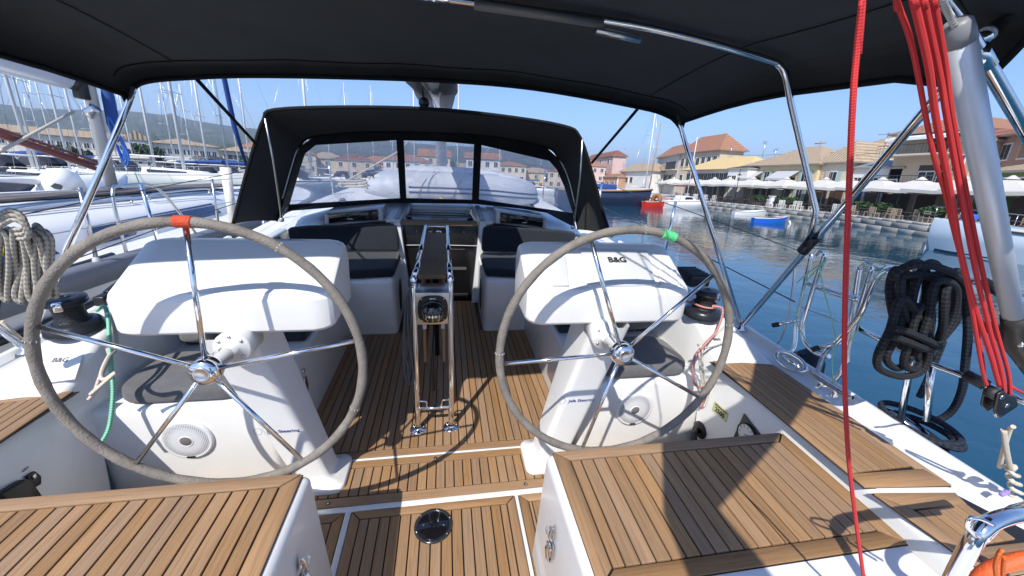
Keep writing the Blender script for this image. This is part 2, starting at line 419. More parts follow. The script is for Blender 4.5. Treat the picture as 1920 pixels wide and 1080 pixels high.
ys = [-.75,-.4,0,.4,.8,1.2,1.42,1.50,1.55,1.6,1.65,1.7,1.75,1.80,1.9,2.2,2.6,3.0,3.4,3.9]
for sx in (-1, 1):
    m_ = MB(); m_.grid([[(sx*x, y, z) for x, z in section(y)] for y in ys], flip=sx < 0)
    part('coaming', m_, GRP, deck)
# foredeck and topsides ahead of the cockpit
def xg_(y): return max(.03, 2.0-1.97*max(0, (y-3)/9.2)**2.3)
rows = []
yy = [3.85+.45*i for i in range(19)]
for y in yy:
    xg = xg_(y); zg = .60+.26*((y-3.9)/8)
    r_ = []
    for t in (-1,-.99,-.97,-.8,-.4,0,.4,.8,.97,.99,1): r_.append((xg*t, y, zg+.03*(1-abs(t))+(.03 if abs(abs(t)-.98) < .02 else 0)))
    rows.append([(-xg*.85, y, zg-1.7), (-xg-.02, y, zg-.6)]+r_+[(xg+.02, y, zg-.6), (xg*.85, y, zg-1.7)])
m_ = MB().grid(rows); part('foredeck', m_, NONSKID, deck)
# aft: transom deck behind the cockpit
for sx in (-1, 1):
    # helm seat end walls with rounded top, under the helmsman's pads
    m_ = MB(); m_.bb((sx*.76, 1.60, -.02), (sx*1.50, 3.14, .47)); part('side_seat', m_, GRP, deck, bevel=.03, seg=4)
    m_ = MB(); m_.bb((sx*.375, 3.13, -.02), (sx*1.50, 3.86, .52)); part('forward_seat', m_, GRP, deck, bevel=.045, seg=4)
    # seat back moulding / inner coaming of the forward cockpit
    m_ = MB(); m_.prism([(sx*1.36,3.0,.45),(sx*1.52,3.0,.45),(sx*1.52,3.0,.77),(sx*1.44,3.0,.77)], (0,.9,0)); part('seat_back_moulding', m_, GRPD, deck, bevel=.02, seg=3)
m_ = MB(); m_.bb((-1.95,-.78,.2),(-1.42,.42,.56)); part('quarter_box', m_, GRP, deck, bevel=.03, seg=3)
m_ = MB(); m_.bb((1.42,-.78,.2),(1.95,.42,.56)); part('quarter_box', m_, GRP, deck, bevel=.03, seg=3)

# side deck teak, port and starboard (long panel and a small step aft of it)
for sx in (1, -1):
    def mir(p): return [(sx*x, y) for x, y in p] if sx > 0 else [(sx*x, y) for x, y in p][::-1]
    zt = .602
    xi0, xi1, xo = 1.447, 1.476, 1.775
    base = MB().flat(mir([(1.447,.757),(1.777,.725),(1.765,1.50),(1.50,1.555),(1.432,1.565),(1.447,1.3)]), zt-.004, zt-.001); part('caulking', base, SEAL, deck)
    def bd(p, mt, z=zt): part('border_board', MB().flat(mir(p), z-.002, z+.006), mt, deck, bevel=.001, seg=1)
    bd([(1.449,.815),(1.49,.815),(1.49,1.528),(1.449,1.56)], TEAKY)
    bd([(1.449,.757),(1.777,.727),(1.757,.80),(1.449,.812)], TEAKX)
    bd([(1.73,.806),(1.759,.80),(1.777,.73),(1.763,1.497),(1.73,1.503)], TEAKY)
    bd([(1.452,1.563),(1.494,1.530),(1.728,1.483),(1.762,1.50),(1.50,1.556)], TEAKX)
    x = 1.492
    while x < 1.725:
        e = min(x+.0335, 1.729)
        yend = 1.53-(x-1.49)*.19
        w_ = (e-x)
        a, b = (x, e) if sx > 0 else (-e, -x)
        plank(deck, a, b, .816, yend, zt+.001, gap=.003); x = e
    # small aft panel
    base = MB().flat(mir([(1.452,.735),(1.75,.70),(1.86,.45),(1.50,.455)]), zt-.004, zt-.001); part('caulking', base, SEAL, deck)
    bd([(1.454,.733),(1.748,.699),(1.73,.655),(1.52,.665)], TEAKX)
    bd([(1.452,.730),(1.516,.663),(1.55,.535),(1.502,.457)], TEAKY)
    bd([(1.506,.457),(1.86,.452),(1.77,.525),(1.553,.532)], TEAKX)
    for i in range(5):
        x = 1.528+i*.04; a, b = (x, x+.04) if sx > 0 else (-x-.04, -x)
        plank(deck, a, b, .537, .658, zt+.001, gap=.003)
    # toe rail step blocks at the gate
    m_ = MB(); m_.prism([(sx*1.78,0,.59),(sx*1.80,0,.60),(sx*1.90,0,.605),(sx*1.90,0,.59)], (0,0,0.001))
# ------------------------------------------------------------------ bench lockers
def bench(sx, label):
    t = root('bench_locker', label, 'locker bench', (sx*.93,.75,0), group='aft teak topped lockers')
    x0, x1, y0, y1, z = (.405,1.44,.05,1.085,.555)
    body = MB()
    pts = [(x0-.012,-.35),(x1,-.35),(x1,y1),(x0-.012,y1)]
    b2 = [(sx*p[0], p[1], .0) for p in pts]; tp = [(sx*(p[0]+(.018 if p[0] < 1 else 0)), p[1]-(.004 if p[1] > 1 else 0), z) for p in pts]
    if sx < 0: b2, tp = b2[::-1], tp[::-1]
    body.hexa(b2, tp); part('locker_body', body, GRP, t, bevel=.028, seg=5)
    a, b = (.433,1.433) if sx > 0 else (-1.433,-.433)
    m = MB().bb((a+.002,.602-.01,z-.002), (b-.002,1.072,z+.0015)); part('caulking', m, SEAL, t)
    mo = (1,0,1,1) if sx > 0 else (0,1,1,1)
    mo = (1,1,1,1)
    mitred(t, a, b, .592, 1.074, .058, z+.003, mo=mo, first=.038 if sx > 0 else .046, pitch_=.0468, ink=.0030, by=.050)
    # stainless catch and toggle latch on the inboard face
    xf = sx*.398
    la = MB(); 
    la.lathe([(.0,0),(.013,0),(.013,.004),(.009,.007),(0,.007)], (xf,.868,.405), M=Matrix(((0,0,-sx),(0,1,0),(sx,0,0))), n=16)
    la.tube([(xf-sx*.006,.868,.44),(xf-sx*.012,.868,.42),(xf-sx*.016,.864,.40),(xf-sx*.006,.862,.385)], .005, 8)
    la.prism([(xf,.852,.395),(xf,.884,.395),(xf,.868,.452)], (-sx*.004,0,0))
    la.tube([(xf-sx*.008,.868,.405),(xf-sx*.022,.872,.408),(xf-sx*.024,.878,.424),(xf-sx*.018,.88,.432)], .004, 8)
    part('strike_hook', la, CHROME, t, bevel=.001, seg=2)
    lb = MB()
    lb.prism([(xf,.848,.372),(xf,.886,.372),(xf,.892,.325),(xf,.872,.275),(xf,.858,.275),(xf,.842,.325)], (-sx*.004,0,0))
    lb.tube([(xf-sx*.010,.867,.368),(xf-sx*.017,.867,.345),(xf-sx*.013,.867,.30),(xf-sx*.006,.866,.27)], [.006,.009,.008,.004], 8)
    lb.tube([(xf-sx*.011,.850,.352),(xf-sx*.011,.884,.352)], .006, 10)
    for yy_ in (.851,.884): lb.lathe([(0,0),(.005,0),(.004,.004),(0,.005)], (xf,yy_,.335), M=Matrix(((0,0,-sx),(0,1,0),(sx,0,0))), n=10)
    part('toggle_latch', lb, CHROME, t, bevel=.001, seg=2)
    return t
bench(1, 'teak topped locker bench to starboard, dark shadow of the photographer and an added flap lying across it')
bench(-1, 'teak topped locker bench to port, in full sun beside the port wheel')

# ------------------------------------------------------------------ round inspection hatch in the centre panel
t = root('inspection_hatch', 'round glossy black inspection hatch set in the teak sole', 'hatch', (-.02,1.257,.004))
part('rim', MB().lathe([(.086,.0),(.086,.005),(.080,.0085),(.072,.009),(.070,.005)], (-.02,1.257,.004), n=40), mat('smoked_rim', (.05,.05,.055), .18, .5), t)
part('lid', MB().lathe([(.0695,.0),(.0695,.006),(.066,.0075),(0,.0078)], (-.02,1.257,.004), n=40), BLACKG, t)
for k in range(6):
    a = k*math.pi/3+.35
    part('screw', MB().lathe([(0,.0),(.0045,.0),(.0035,.003),(0,.0035)], (-.02+.0775*math.cos(a),1.257+.0775*math.sin(a),.0125), n=10), CHROME, t)
for q in (-1,1):
    part('finger_stud', MB().lathe([(0,.0),(.004,.0),(.003,.002),(0,.0025)], (-.02+q*.045,1.257-q*.005,.0118), n=10), CHROME, t)
for (x, y) in ((-.512,1.430), (.44,1.430), (-.02,1.655)):
    k = root('deck_plug', 'small round steel fastening in the teak margin board %s' % ('beside the port pedestal foot' if x < -.1 else 'beside the starboard pedestal foot' if x > .1 else 'on the centreline aft of the table'), 'fastener', (x,y,.006))
    part('ring', MB().lathe([(.0055,0),(.0095,0),(.0095,.0012),(.0055,.0012)], (x,y,.006), n=16), BLACK, k); part('plug', MB().lathe([(0,0),(.0055,0),(.005,.0014),(0,.0014)], (x,y,.006), n=12), STEEL, k)

# ------------------------------------------------------------------ steering pedestals, instrument pods and wheels
def rrect(cx, cy, w, d, r, n=5):
    out = []
    for (qx, qy, a0) in ((1,1,0),(-1,1,90),(-1,-1,180),(1,-1,270)):
        for i in range(n+1):
            a = R(a0+90*i/n); out.append((cx+qx*(w/2-r)+r*math.cos(a), cy+qy*(d/2-r)+r*math.sin(a)))
    return out
def pedestal(sx, label):
    t = root('steering_pedestal', label, 'pedestal', (sx*.58,1.6,0), group='twin helm pedestals')
    fl = MB()
    r0 = rrect(sx*.585, 1.60, .255, .235, .045); n = len(r0)
    r1 = rrect(sx*.585, 1.60, .245, .225, .042)
    r2 = rrect(sx*.600, 1.607, .175, .165, .03)
    r3 = rrect(sx*.610, 1.612, .165, .150, .028)
    r4 = rrect(sx*.715, 1.425, .170, .24, .03)
    fl.grid([[(x,y,.002) for x,y in r0+r0[:1]], [(x,y,.022) for x,y in r0+r0[:1]], [(x,y,.030) for x,y in r1+r1[:1]], [(x,y,.034) for x,y in r2+r2[:1]], [(x,y,.06) for x,y in r3+r3[:1]], [(x,y,.956) for x,y in r4+r4[:1]]])
    part('column', fl, GRP, t)
    # pod: side profile swept athwart
    prof = [(1.355,.953),(1.338,.968),(1.336,1.085),(1.35,1.108),(1.60,1.232),(1.66,1.225),(1.69,1.17),(1.66,.955)]
    pd = MB(); xa, xb = .362, 1.058
    rows = []
    for (x, s_) in ((xa,.80),(xa+.012,.9),(xa+.035,.965),(xa+.07,1),((xa+xb)/2,1),(xb-.055,1),(xb-.022,.97),(xb-.004,.9),(xb,.84)):
        cy, cz = 1.50, 1.09
        rows.append([(sx*x, cy+(y-cy)*s_, cz+(z-cz)*(1-(1-s_)*.8)) for y, z in prof+prof[:1]])
    pd.grid(rows); k = len(prof)+1
    o = len(pd.v); pd.add(rows[0][:-1], [tuple(range(len(prof)))]); pd.add(rows[-1][:-1], [tuple(range(len(prof)))])
    pod = part('instrument_pod', pd, GRP, t, bevel=.016, seg=4)
    # wheel bearing boss on the column
    c = Vector((sx*.68,1.16,.939)); nrm = Vector((0,-math.cos(R(3.7)),math.sin(R(3.7))))
    up = Vector((0,math.sin(R(3.7)),math.cos(R(3.7)))); M = Matrix((Vector((1,0,0)), up, -nrm)).transposed()
    M2 = Matrix((Vector((1,0,0)), up, nrm)).transposed()
    part('bearing_housing', MB().lathe([(0,-.22),(.060,-.22),(.060,-.128),(.057,-.122),(.024,-.119),(.022,-.06),(0,-.06)], c, M=M2, n=32), GRP, t)
    for a in (40,90,140,220,320):
        p = c+nrm*-.121+Vector((math.cos(R(a))*.045,0,0))+up*math.sin(R(a))*.045
        part('bolt_head', MB().lathe([(0,0),(.006,0),(.005,.004),(0,.004)], p, M=M2, n=10), STEEL, t)
    return t
pedR = pedestal(1, 'white steering pedestal to starboard whose pod carries the B&G display and keypads')
pedL = pedestal(-1, 'white steering pedestal to port whose pod top is bare')

def wheel(sx, label, whip):
    c = Vector((sx*.68,1.16,.939)); th = R(3.7)
    n = Vector((0,-math.cos(th),math.sin(th))); up = Vector((0,math.sin(th),math.cos(th))); ex = Vector((1,0,0))
    t = root('steering_wheel', label, 'steering wheel', tuple(c-up*.46), group='twin steering wheels')
    rnd = random.Random(sx+5)
    N = 96
    ring = [c+ex*.45*math.cos(2*math.pi*k/N)+up*.45*math.sin(2*math.pi*k/N) for k in range(N)]
    rr = [.0150+.0007*math.sin(k*1.7)+rnd.uniform(-.0004,.0004) for k in range(N)]
    rim = part('rim', MB().tube(ring, rr, 14, closed=True), LEATHER, t)
    # seam ridge and stitched joints of the leather
    st = MB()
    for a in whip['joints']:
        for q in range(9):
            b = 2*math.pi*q/9; p = c+(ex*math.cos(a)+up*math.sin(a))*(.45+.0157*math.cos(b))+n*.0157*math.sin(b)
            st.tube([p, p+(ex*-math.sin(a)+up*math.cos(a))*.007], .0013, 5)
    part('stitching', st, GREYP, rim)
    a0, a1 = whip['span']
    pts = [c+ex*.45*math.cos(a0+(a1-a0)*k/14)+up*.45*math.sin(a0+(a1-a0)*k/14) for k in range(15)]
    rad = [.0172+(.0006 if k % 2 else 0) for k in range(15)]
    part(whip['name'], MB().tube(pts, rad, 16), whip['mat'], rim)
    hubc = c+n*whip['dish']
    for a in whip['spokes']:
        d = ex*math.cos(a)+up*math.sin(a)
        part('spoke', MB().tube([hubc+d*.036, c+d*.437], .0075, 12), CHROME, t)
    M = Matrix((ex, up, n)).transposed()
    hub = part('hub', MB().lathe([(0,-.10),(.028,-.10),(.030,-.03),(.040,-.02),(.043,-.012),(.043,-.004),(.040,-.002),(.040,.006),(.043,.009),(.041,.018),(.036,.026),(.024,.030)], hubc, M=M, n=40), CHROME, t)
    part('hub_cap', MB().lathe([(.024,.030),(.0235,.032),(.020,.0325),(.019,.0315),(0,.032)], hubc, M=M, n=32), STEEL, hub)
    return t
def ang(p, c): return math.atan2(p[1]-c[1], p[0]-c[0])
wheel(-1, 'leather bound steering wheel to port with orange-red king spoke whipping', dict(joints=[2.9,.99,-.42], span=(1.50,1.60), name='king_spoke_whipping', mat=REDT, dish=.022,
      spokes=[1.545, 2.80, 4.03, 5.24, .165]))
wheel(1, 'leather bound steering wheel to starboard with green tape on the rim', dict(joints=[3.12,1.49,.2], span=(1.23,1.35), name='tape', mat=GREENT, dish=.022,
      spokes=[1.93, .72, -.54, -1.80, -3.06]))

# ------------------------------------------------------------------ loudspeakers in the seat ends
def speaker(sx, label):
    c = (sx*1.07 if sx > 0 else -1.125, 1.599, .296)
    M = Matrix(((1,0,0),(0,0,-1),(0,1,0)))      # local z faces aft
    t = root('speaker', label, 'loudspeaker', (c[0], c[1], c[2]-.105), group='cockpit loudspeakers')
    part('trim_ring', MB().lathe([(.106,0),(.106,.006),(.103,.011),(.097,.013),(.092,.0115)], c, M=M, n=48), WHITEP, t)
    g = mat('speaker_mesh', (.60,.61,.64), .5)
    if 'done' not in g:
        g['done'] = 1; nt = g.node_tree; b = nt.nodes['Principled BSDF']; tc = nt.nodes.new('ShaderNodeTexCoord')
        v = nt.nodes.new('ShaderNodeTexVoronoi'); v.inputs['Scale'].default_value = 150; v.inputs['Randomness'].default_value = 0
        nt.links.new(tc.outputs['Object'], v.inputs['Vector'])
        r = nt.nodes.new('ShaderNodeMapRange'); r.inputs[1].default_value = .25; r.inputs[2].default_value = .42; r.inputs[3].default_value = .12; r.inputs[4].default_value = 1
        nt.links.new(v.outputs['Distance'], r.inputs[0])
        mm = nt.nodes.new('ShaderNodeVectorMath'); mm.operation = 'SCALE'; mm.inputs[0].default_value = (.66,.67,.70)
        nt.links.new(r.outputs[0], mm.inputs['Scale']); nt.links.new(mm.outputs[0], b.inputs['Base Color'])
    part('grille', MB().lathe([(.092,.0115),(.075,.0145),(.05,.0160),(.028,.0165)], c, M=M, n=40), g, t)
    part('grille_ring', MB().lathe([(.030,.0165),(.029,.0185),(.026,.0188),(.024,.0170)], c, M=M, n=32), WHITEP, t)
    part('tweeter', MB().lathe([(.0245,.0168),(.018,.0195),(.006,.021),(0,.021)], c, M=M, n=28), mat('speaker_cone', (.16,.15,.15), .4), t)
    part('nameplate', MB().box((c[0], c[1]-.0155, c[2]-.092), (.034,.002,.008)), BLACK, t)
speaker(1, 'round white loudspeaker in the starboard seat end, clear of shadow')
speaker(-1, 'round white loudspeaker in the port seat end, striped by shadows')

# ------------------------------------------------------------------ things on the starboard pod
def podp(x, v, lift=0):
    """a point on the sloping top of a pod: x athwart, v metres up the slope"""
    l = math.hypot(.25,.124); return Vector((x, 1.35+.25*v/l-.124/l*lift, 1.108+.124*v/l+.25/l*lift))
UXP, UYP = (1,0,0), (0,.25,.124)
def podquad(p, h, lift=0):
    """rounded flat block from four points on the slope"""
    nv = Vector((0,-.124,.25)).normalized()
    m = MB(); a = [Vector(q)+nv*lift for q in p]; m.prism(a, nv*h); return m
t = root('chart_plotter_cover', 'flat grey display cover lettered B&G on the starboard pod', 'display cover', (.70,1.38,1.12))
part('cover', podquad([(0.603, 1.361, 1.113),(0.904, 1.363, 1.114),(0.95, 1.559, 1.211),(0.632, 1.568, 1.216)], .009, .001), mat('display_cover', (.60,.615,.63), .42, noise=.05, nscale=6), t, bevel=.004, seg=2)
text('B&G', .044, INK, t, Vector((0.779, 1.495, 1.18))+Vector((0,-.0051,.0103)), UXP, UYP, .0008, bold=.0012)
part('button', MB().lathe([(0,0),(.012,0),(.012,.002),(.010,.003),(0,.003)], Vector((0.909, 1.511, 1.188))+Vector((0,-.0045,.009)), M=Matrix((Vector((1,0,0)),Vector((0,.896,.444)),Vector((0,-.444,.896)))).transposed(), n=20), GREYP, t)
t = root('autopilot_keypad', 'narrow grey keypad cover left of the B&G display on the starboard pod', 'keypad', (.45,1.38,1.12))
part('cover', podquad([(0.46, 1.365, 1.116),(0.53, 1.364, 1.115),(0.555, 1.515, 1.19),(0.48, 1.509, 1.187)], .010, .001), mat('display_cover', (.6,.6,.6)), t, bevel=.004)
t = root('remote_cover', 'square white cover right of the B&G display on the starboard pod', 'cover', (.93,1.38,1.12))
part('cover', podquad([(0.922, 1.36, 1.113),(1.006, 1.362, 1.114),(1.039, 1.447, 1.156),(0.947, 1.447, 1.156)], .006, .001), WHITEP, t, bevel=.003)
t = root('warning_sticker', 'yellow triangular warning sticker on a white label, left on the starboard pod', 'sticker', (.5,1.5,1.18))
part('label', podquad([podp(.482,.13,.0),podp(.524,.13,.0),podp(.524,.215,0),podp(.482,.215,0)], .0008, .0006), WHITEP, t)
part('triangle', podquad([podp(.488,.166,.0),podp(.518,.166,.0),podp(.503,.193,0)], .0006, .0016), YEL, t)
part('triangle_border', podquad([podp(.4985,.170,.0),podp(.5075,.170,.0),podp(.503,.182,0)], .0006, .0024), INK, t)
part('small_print', podquad([podp(.430,.20,.0),podp(.462,.20,.0),podp(.462,.201,0),podp(.430,.201,0)], .0004, .0006), GREYP, t)
# builder's script on both columns
for sx, o in ((1, (.600,1.533,.52)), (-1, (-.545,1.535,.44))):
    # column aft face: from (y1.537,z.06) to (y1.47,z1.0)
    par = pedR if sx > 0 else pedL
    k = (o[2]-.06)/.896; y = 1.537-.232*k; xc = sx*(.610+.105*k)
    text('Jefa Steering', .026, BLUEINK, par, (xc+.01, y-.003, o[2]), (1,0,.0), (0,-.232,.896), .0005, name='builder_script')
    ring = [Vector((xc-.088+.016*math.cos(a*math.pi/12), y-.003, o[2]+.006+.016*math.sin(a*math.pi/12))) for a in range(24)]
    part('script_ring', MB().tube(ring, .0008, 4, closed=True), BLUEINK, par)

# ------------------------------------------------------------------ winches, their tails and coaming fittings
def winch(c, s, label, grp='primary winches'):
    t = root('winch', label, 'winch', c, group=grp); G = mat('winch_anodised', (.045,.05,.058), .32, .6, noise=.1, nscale=20)
    part('base_skirt', MB().lathe([(0,0),(.098,0),(.098,.010),(.095,.030),(.088,.044),(.062,.050)], c, n=40), G, t)
    part('drum', MB().lathe([(.060,.046),(.058,.055),(.052,.065),(.049,.095),(.052,.118),(.060,.128)], c, n=40), mat('winch_drum', (.03,.032,.036), .45, .5, bump=.4, bscale=160), t)
    part('self_tailer', MB().lathe([(.058,.128),(.070,.131),(.071,.139),(.060,.142),(.071,.146),(.070,.156),(.040,.160),(.022,.161)], c, n=40), G, t)
    part('socket', MB().lathe([(.022,.161),(.021,.163),(.012,.163),(.011,.152),(0,.152)], c, n=20), BLACK, t)
    a = R(-70)
    part('feeder_arm', MB().box((c[0]+.068*math.cos(a), c[1]+.068*math.sin(a), c[2]+.138), (.020,.030,.040), rz=a), CHROME, t, bevel=.004)
    return t
WR_ = (1.505,1.80,.764); WL_ = (-1.57,1.80,.764)
winch(WR_, 1, 'black winch on the starboard coaming wrapped with a red and cream sheet')
winch(WL_, -1, 'black winch on the port coaming, bare of rope')
# sheet around the starboard winch and its hanging tail
P = [(WR_[0]-.25,WR_[1]+.30,.80),(WR_[0]-.10,WR_[1]+.06,.83)]
for k in range(0, 22): a = R(170-k*36); P.append((WR_[0]+.061*math.cos(a), WR_[1]+.061*math.sin(a), .828+.0012*k*.9))
P = P[:2]+P[4:20]
P += [(WR_[0]+.055,WR_[1]-.085,.838),(1.476, 1.62, 0.764),(1.366, 1.56, 0.698),(1.309, 1.53, 0.661),(1.314, 1.52, 0.565),(1.356, 1.53, 0.482),(1.455,1.56,.42),(1.45,1.56,.30)]
solo('sheet_tail', MB().tube(spline(P, 5), .0065, 8), R_REDW, 'red and white sheet wound on the starboard winch with its tail hanging down', 'rope', WR_)
P = [(1.572, 1.72, 0.77),(1.501, 1.66, 0.72),(1.404, 1.6, 0.707),(1.351, 1.56, 0.683),(1.362, 1.535, 0.585),(1.404, 1.535, 0.482),(1.458,1.54,.40),(1.455,1.545,.32)]
P2 = [tuple(q) for q in P]
solo('halyard_tail', MB().tube(spline(P2, 6), .006, 8), R_FLECK, 'cream flecked rope tail draped over the starboard coaming outside the red one', 'rope', P2[0])
P3 = [(p[0]+.02,p[1]+.005,p[2]-.004) for p in P2]; P3[0] = (P3[0][0]+.03,P3[0][1],P3[0][2]-.02)
solo('halyard_tail', MB().tube(spline(P3, 6), .0055, 8), R_WHITE, 'plain cream rope tail draped over the starboard coaming, outermost of the bunch', 'rope', P3[0])
P4 = [(1.552, 1.62, 0.69),(1.469, 1.6, 0.678),(1.395, 1.585, 0.677),(1.356, 1.59, 0.695)]
solo('rope_tail', MB().tube(spline(P4, 6), .0055, 8), R_FLECK, 'short flecked rope end lying across the coaming below the starboard winch', 'rope', P4[0])
# B&G covers on the sloping coaming ends
nn = Vector((0,-.165,.30)).normalized()
def flap(p, label, tp, sz, lb='instrument_flap'):
    t = root(lb, label, 'instrument cover', tuple(p[0]))
    m = MB(); m.prism([Vector(q)+nn*.001 for q in p], nn*.006); part('cover', m, GRP, t, bevel=.002)
    text('B&G', sz, mat('grey_print', (.13,.13,.14), .5), t, Vector(tp)+nn*.0085, (1,0,0), (0,.30,.165), .0006, bold=.0008)
flap([(-1.551, 1.572, 0.64),(-1.443, 1.583, 0.646),(-1.481, 1.71, 0.716),(-1.617, 1.695, 0.707)], 'white hinged instrument flap lettered B&G on the port coaming', (-1.541, 1.663, 0.689), .030)
text('B&G', .024, mat('grey_print', (.13,.13,.14), .5), deck, Vector((1.515, 1.652, 0.684))+nn*.006, (1,0,0), (0,.30,.165), .0006, bold=.0008)
# port coaming ropes
solo('coiled_tail', MB().tube(spline([(-1.41, 1.72, 0.746),(-1.362, 1.66, 0.706),(-1.345, 1.6, 0.686),(-1.335, 1.55, 0.662),(-1.339, 1.52, 0.625),(-1.352, 1.5, 0.603)],6), .008, 8), R_PINK, 'faded red and white rope hanging over the port coaming behind the wheel rim', 'rope', (-1.41, 1.72, 0.746))
solo('green_tail', MB().tube(spline([(-1.591, 1.95, 0.793),(-1.531, 1.92, 0.824),(-1.436, 1.8, 0.811),(-1.378, 1.7, 0.756),(-1.321, 1.6, 0.684),(-1.307, 1.55, 0.588),(-1.319, 1.5, 0.469),(-1.322, 1.45, 0.432)],6), .008, 8), R_GREEN, 'green rope hanging from the port coaming down into the cockpit', 'rope', (-1.531, 1.92, 0.824))
solo('coiled_tail', MB().tube(spline([(-1.484, 1.9, 0.819),(-1.421, 1.8, 0.784),(-1.36, 1.7, 0.729),(-1.338, 1.62, 0.719),(-1.319, 1.55, 0.691),(-1.273, 1.5, 0.693),(-1.206, 1.47, 0.738),(-1.292, 1.45, 0.661)],6), .008, 8), R_WHITE, 'cream rope looped beside the green one on the port coaming', 'rope', (-1.484, 1.9, 0.819))
t = root('rope_clutch', 'small black rope clutch on the port side deck beyond the pod', 'clutch', (-1.868, 2.376, 0.68))
c_ = Vector((-1.638, 2.1, 0.803)); part('body', MB().box(c_, (.05,.14,.05)), BLACK, t, bevel=.006); part('lever', MB().box(c_+Vector((0,.03,.035)), (.03,.09,.02), rx=.2), BLACK, t, bevel=.004)
c_ = Vector((1.8, 2.35, 0.802)); t = root('rope_clutch', 'black ribbed cover on the starboard coaming beside the pod', 'clutch', tuple(c_)); part('body', MB().box(c_, (.16,.20,.09)), BLACK, t, bevel=.02, seg=3)
for k in range(6): part('rib', MB().box(c_+Vector((0,-.085+k*.034,.048)), (.15,.012,.01)), RUBBER, t, bevel=.003)

# controls on the starboard inner coaming
t = root('speed_placard', 'yellow placard reading 2500 on the starboard coaming side', 'placard', (1.468,1.44,.37))
q = [(1.468, 1.492, 0.4),(1.468, 1.388, 0.403),(1.468, 1.387, 0.346),(1.468, 1.496, 0.34)]
part('plate', MB().prism(q, (-.001,0,0)), mat('placard_yellow', (.62,.63,.30), .45), t)
ux = Vector(q[1])-Vector(q[0]); uy = Vector(q[0])-Vector(q[3]); cc = (Vector(q[0])+Vector(q[2]))/2
text('2500', .036, INK, t, cc-uy*.14+Vector((-.0022,0,0)), ux, uy, .0004, bold=.0012)
text('MAXIMUM R.P.M.', .0115, INK, t, cc+uy*.30+Vector((-.0022,0,0)), ux, uy, .0004, bold=.0004)
xw = 1.4685
t = root('engine_panel', 'black engine panel with a white rev counter dial on the starboard coaming side', 'gauge', (1.468, 1.256, 0.393))
part('panel', MB().prism([(1.468, 1.301, 0.474),(1.468, 1.319, 0.28),(xw,1.12,.24),(xw,1.06,.42)], (-.004,0,0)), BLACK, t, bevel=.0015)
c_ = Vector((1.464, 1.247, 0.391)); Mx = Matrix(((0,0,-1),(0,1,0),(1,0,0)))
g_ = part('rev_counter', MB().lathe([(.058,0),(.058,.008),(.053,.010),(.050,.007)], c_, M=Mx, n=36), BLACK, t)
part('dial', MB().lathe([(.0505,.0068),(0,.0068)], c_, M=Mx, n=36), mat('dial_white', (.72,.74,.74), .3), g_)
for k in range(9):
    a = R(-40+k*32); part('tick', MB().box(c_+Vector((-.0075,.042*math.cos(a),.042*math.sin(a))), (.001,.010,.0025), rx=a), INK, g_)
part('needle', MB().box(c_+Vector((-.0085,-.010,.006)), (.001,.045,.003), rx=-.5), INK, g_)
t = root('throttle', 'black engine throttle lever in its round recess on the starboard coaming side', 'throttle', (1.469, 1.523, 0.118))
c_ = Vector((1.468, 1.535, 0.168))
part('flange', MB().lathe([(0,0),(.050,0),(.050,.004),(.040,.010),(.030,.012),(0,.012)], c_, M=Mx, n=28), BLACK, t)
part('lever', MB().tube([c_+Vector((-.012,0,0)), c_+Vector((-.045,-.01,-.01)), c_+Vector((-.055,-.07,-.075))], [.016,.016,.012], 10), BLACK, t)
for s_ in ((0,.062,.0),(0,-.055,.02),(0,.0,-.062)): part('screw', MB().lathe([(0,0),(.004,0),(.003,.003),(0,.003)], c_+Vector(s_), M=Mx, n=8), STEEL, t)
t = root('bow_thruster_panel', 'black electric switch panel on the port coaming side, forward end by the wheel rim', 'switch', (-1.468, 1.331, 0.382))
Mn = Matrix(((0,0,1),(0,1,0),(-1,0,0)))
part('rocker_switch', MB().prism([(-1.468, 1.312, 0.42),(-1.468, 1.341, 0.415),(-1.468, 1.351, 0.379),(-1.468, 1.34, 0.351),(-1.468, 1.314, 0.358)], (.010,0,0)), BLACK, t, bevel=.003)
part('key', MB().box(Vector((-1.456, 1.328, 0.401)), (.006,.012,.016)), STEEL, t, bevel=.001)
part('housing', MB().prism([(-1.469, 1.209, 0.444),(-1.468, 1.289, 0.428),(-1.468, 1.302, 0.415),(-1.468, 1.31, 0.326),(-1.468, 1.237, 0.296)], (.03,0,0)), BLACK, t, bevel=.006, seg=3)
text('ON', .014, INK, deck, Vector((-1.468, 1.326, 0.439)), (0,1,0), (0,0,1), .0004)

